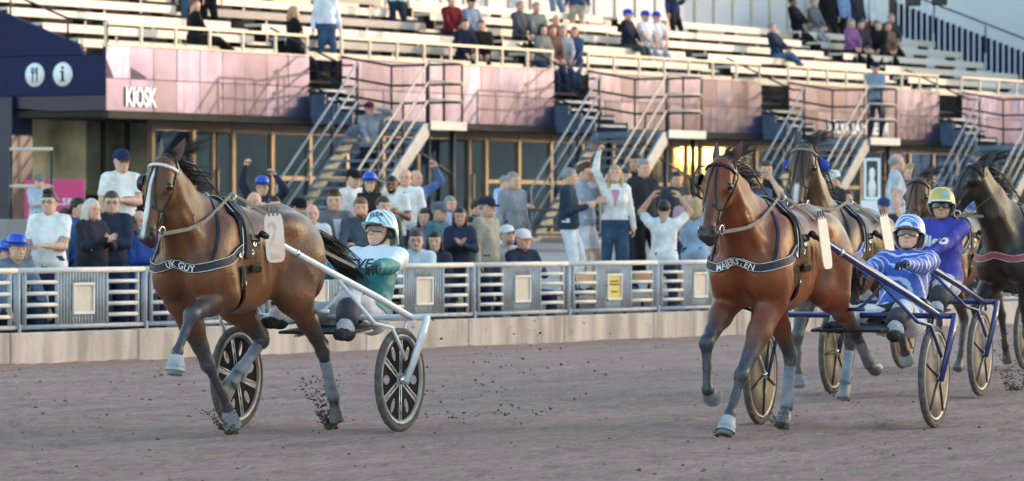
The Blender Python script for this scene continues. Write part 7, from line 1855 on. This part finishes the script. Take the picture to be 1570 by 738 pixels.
# people filling the rows behind
C_(420, 300, 1.4, 'person in dark blue jacket behind the leading horse rump', face=20, top=(0.03, 0.05, 0.10), hair='dark')
C_(440, 318, 0.9, 'person in grey sweater low behind the leading horse rump', face=-15, top=(0.16, 0.16, 0.17), hair='brown', style='quiff')
C_(496, 322, 1.1, 'red haired woman low beside the young man in grey blazer', face=10, fem=True, style='bob', hair='ginger', top=(0.10, 0.11, 0.14), H=1.6)
C_(587, 300, 1.25, 'man in dark green jacket behind the teal helmet', face=25, top=(0.04, 0.06, 0.05), jacket=1, hair='brown', H=1.7)
C_(652, 318, 1.3, 'woman with brown hair beside the grey flat cap', face=-15, fem=True, style='bob', hair='brown', top=(0.14, 0.15, 0.20), H=1.64)
C_(690, 300, 2.4, 'man in pale blue shirt behind the clapping dark haired woman', face=30, top=(0.28, 0.36, 0.52), hair='grey', skin=1)
C_(722, 330, 1.1, 'seated boy with dark hair between the clapping woman and khaki jacket', face=15, sit=True, top=(0.08, 0.10, 0.14), hair='dark', arms=('lap', 'lap'), H=1.6)
C_(786, 318, 2.6, 'man in grey sweater behind the white cap', face=40, top=(0.20, 0.21, 0.24), hair='grey', H=1.6)
C_(100, 318, 1.2, 'person in grey hoodie behind the white haired woman', face=25, top=(0.18, 0.19, 0.21), hair='brown', H=1.62)
C_(156, 320, 1.25, 'boy in blue sweater between the woman and the navy sweater', face=20, top=(0.04, 0.07, 0.18), hair='blond', H=1.55)
C_(958, 300, 2.9, 'person in grey coat behind the waving woman', face=20, top=(0.10, 0.10, 0.12), hair='brown', H=1.68)
C_(1036, 262, 4.0, 'man in dark shirt near the second stairs foot', face=25, top=(0.04, 0.045, 0.06), hair='dark', H=1.7)
C_(1140, 282, 2.6, 'woman in dark cardigan left of the denim shirt', face=25, fem=True, style='long', hair='brown', top=(0.06, 0.05, 0.07), H=1.66)
C_(1300, 290, 2.8, 'person in grey shirt right of the white cap', face=-20, top=(0.22, 0.22, 0.24), hair='brown', H=1.66)
C_(1418, 262, 5.0, 'person in brown jacket behind the yellow helmet', face=35, top=(0.14, 0.09, 0.06), jacket=1, hair='dark', H=1.68)
# people up in the stand
STAND_GROUP = 'spectators up in the stand'
def row_w(k): return FW + 0.62 + (k + 1) * ROWG - 0.45
def stand(px, py, label, sit=True, face=20, H=1.74, k=None, **kw):
    best = None
    for kk in range(-1, ROWN + 1):
        if k is not None and kk != k: continue
        w = row_w(kk) - (0.02 if sit else 0.38); P = W(S(px, w), w); rzk = ROWZ + kk * ROWR
        zt = CAMZ - (py - 350) * P.y / FPX; ex = rzk + 0.90 * H / 1.75 if sit else rzk - 0.72 + H
        if best is None or abs(zt - ex) < best[0]: best = (abs(zt - ex), kk, w, P, rzk)
    _, kk, w, P, rzk = best
    base = rzk - 0.72 if not sit else rzk - 0.72
    if kk >= ROWN - 0: base = rzk - 0.72
    kw.setdefault('arms', ('lap', 'lap') if sit else ('down', 'down'))
    kw.setdefault('q', 'lo')
    if sit: return person((P.x, P.y, base), R(-90 + face), label, H=H, sit=True, seat=0.72 + 0.0, group=STAND_GROUP, feet=kw.pop('feet', ((0.40, -0.12, 0.10), (0.42, 0.12, 0.10))), **kw)
    return person((P.x, P.y, base), R(-90 + face), label, H=H, group=STAND_GROUP, **kw)
G_ = stand
G_(298, 22, 'dark clothed woman sitting with legs stretched along a bench', face=118, look=R(-60), fem=True, hair='ginger', top=BLK_, bottom=BLK_, k=0, feet=((0.80, -0.10, 0.60), (0.78, 0.10, 0.58)))
G_(290, -72, 'standing spectator in jeans above the dark clothed woman', sit=False, top=(0.4, 0.42, 0.5), bottom=DNM)
G_(318, -66, 'standing spectator in black trousers at the top left', sit=False, top=BLK_, bottom=BLK_)
G_(450, 38, 'blond woman in black dress sitting sideways', face=118, look=R(-40), fem=True, hair='blond', style='bob', top=BLK_, bottom=BLK_, sleeves='short', k=0)
G_(500, -22, 'man in white shirt and jeans standing in the stand', sit=False, face=15, top=(0.70, 0.74, 0.84), bottom=DNM, tuck=True, H=1.8)
G_(608, -62, 'standing legs in dark jeans with white shirt tail', sit=False, top=(0.66, 0.7, 0.8), bottom=(0.02, 0.03, 0.06))
G_(692, -14, 'person in dark red jacket sitting at the top', face=30, top=(0.14, 0.012, 0.02), bottom=BLK_, hair='brown', jacket=1)
G_(722, 2, 'person in blue grey sitting beside the dark red jacket', face=40, top=(0.20, 0.26, 0.38), bottom=(0.03, 0.04, 0.08), hat='cap', hatcol=NVY)
G_(712, 30, 'person in navy jacket of a seated pair', face=25, top=NVY, bottom=BLK_, hair='dark', jacket=1)
G_(738, 30, 'person in dark brown jacket of a seated pair', face=10, top=(0.03, 0.02, 0.02), bottom=BLK_, hair='ginger', skin=1, jacket=1)
G_(797, -4, 'man in grey jacket sitting beside a green shirt', face=45, top=(0.07, 0.075, 0.09), bottom=BLK_, hair='grey', skin=1)
G_(822, -4, 'man in grey green shirt sitting in the upper rows', face=30, top=(0.20, 0.23, 0.20), bottom=DNM, hair='grey', skin=1)
G_(850, -60, 'standing spectator in dark top and pale jeans', sit=False, face=40, top=(0.03, 0.02, 0.02), bottom=(0.20, 0.27, 0.40))
G_(885, -44, 'man in blue sweater and khaki shorts standing', sit=False, face=0, top=(0.045, 0.075, 0.16), bottom=(0.40, 0.33, 0.27), shorts=True)
G_(852, 42, 'bald man at the back of the group of five', face=15, style='bald', skin=1, top=(0.14, 0.07, 0.06), k=1)
G_(831, 64, 'dark haired person in grey green at the left of the group of five', face=40, fem=True, hair='dark', style='bob', top=(0.20, 0.20, 0.18), k=0)
G_(846, 62, 'person in brown in the middle of the group of five', face=30, hair='ginger', top=(0.16, 0.09, 0.07), skin=1, k=0)
G_(862, 64, 'person in pale grey in front of the group of five', face=20, hair='grey', top=(0.32, 0.34, 0.40), bottom=DNM, skin=1, k=0)
G_(881, 68, 'woman in blue jacket at the right of the group of five', face=-10, fem=True, hair='ginger', style='long', top=(0.05, 0.09, 0.18), bottom=DNM, skin=1, k=0)
G_(962, 16, 'person in navy jacket and blue cap sitting', face=60, top=NVY, bottom=(0.05, 0.06, 0.06), hat='cap', hatcol=HATB, feet=((0.55, -0.1, 0.3), (0.58, 0.1, 0.3)), k=2)
G_(989, 11, 'person in white shirt and blue cap sitting, left of two', face=45, top=WHT, bottom=(0.25, 0.32, 0.45), hat='cap', hatcol=HATB, sleeves='short', k=2)
G_(1006, 12, 'person in white shirt and blue cap sitting, right of two', face=35, top=(0.60, 0.62, 0.70), bottom=(0.28, 0.36, 0.50), hat='cap', hatcol=HATB, sleeves='short', k=2)
G_(1032, -38, 'man in navy suit standing with a drink', sit=False, face=50, top=(0.02, 0.03, 0.09), jacket=1, under=WHT, bottom=BLK_, arms=('down', 'drink'))
G_(1192, 35, 'man in navy shirt and jeans stretching his legs over the bench', face=62, top=(0.02, 0.03, 0.06), bottom=(0.08, 0.15, 0.26), hair='grey', lean=-0.25, feet=((0.74, -0.12, 0.50), (0.62, 0.10, 0.30)))
G_(1222, -2, 'dark silhouetted person leaning back at the top', face=60, lean=-0.2, top=BLK_, bottom=BLK_, hair='dark', skin=3)
G_(1247, -2, 'grey haired man in grey shirt at the top', face=55, top=(0.14, 0.14, 0.16), bottom=(0.3, 0.3, 0.32), hair='grey', skin=1)
G_(1270, -62, 'person in black standing at the top rail', sit=False, face=20, top=BLK_, bottom=BLK_)
G_(1287, -58, 'person in pale blue shirt standing near the red bag', sit=False, face=-10, top=(0.25, 0.34, 0.60), bottom=BLK_)
G_(1312, -58, 'person in dark shirt standing at the top', sit=False, face=30, top=(0.04, 0.04, 0.06), bottom=BLK_)
G_(1338, -54, 'person in white shirt and black trousers standing at the top', sit=False, face=70, top=WHT, bottom=BLK_)
G_(1305, 31, 'woman in purple sitting', face=30, fem=True, hair='grey', style='bob', top=(0.22, 0.10, 0.26), bottom=BLK_, k=3)
G_(1319, 33, 'dark clothed person beside the woman in purple', face=30, hair='dark', top=(0.05, 0.04, 0.05), bottom=BLK_, k=3)
G_(1347, 32, 'grey haired person in black of the three at the right', face=-20, hair='grey', top=BLK_, bottom=BLK_, k=3)
G_(1361, 35, 'woman in brown stripes of the three at the right', face=20, fem=True, hair='ginger', top=(0.20, 0.12, 0.09), bottom=BLK_, skin=1, k=3)
G_(1366, 21, 'man in dark jacket at the back of the three', face=30, hair='grey', top=(0.04, 0.045, 0.04), bottom=BLK_, skin=1, k=4)
# on the stairs and the landing
w = 18.0; P = W(S(1342, w), w)
person((P.x, P.y, 3.37), R(-90 + 15), 'man in cap with crossed arms on the third stair landing', H=1.76, arms=('cross', 'cross'), top=(0.22, 0.29, 0.40), bottom=(0.02, 0.03, 0.06), hat='cap', hatcol=NVY, group='spectators on the outside stairs', q='mid', face=True)
w = 18.3; P = W(S(566, w), w); zt = ZP(566, 156, w)
person((P.x, P.y, zt - 1.74), R(-90 + 25), 'man in maroon cap and grey hoodie shading his eyes on the stairs', H=1.74, arms=('rail', 'salute'), top=(0.22, 0.25, 0.30), bottom=(0.015, 0.018, 0.03), hat='cap', hatcol=MAR, group='spectators on the outside stairs', q='mid')
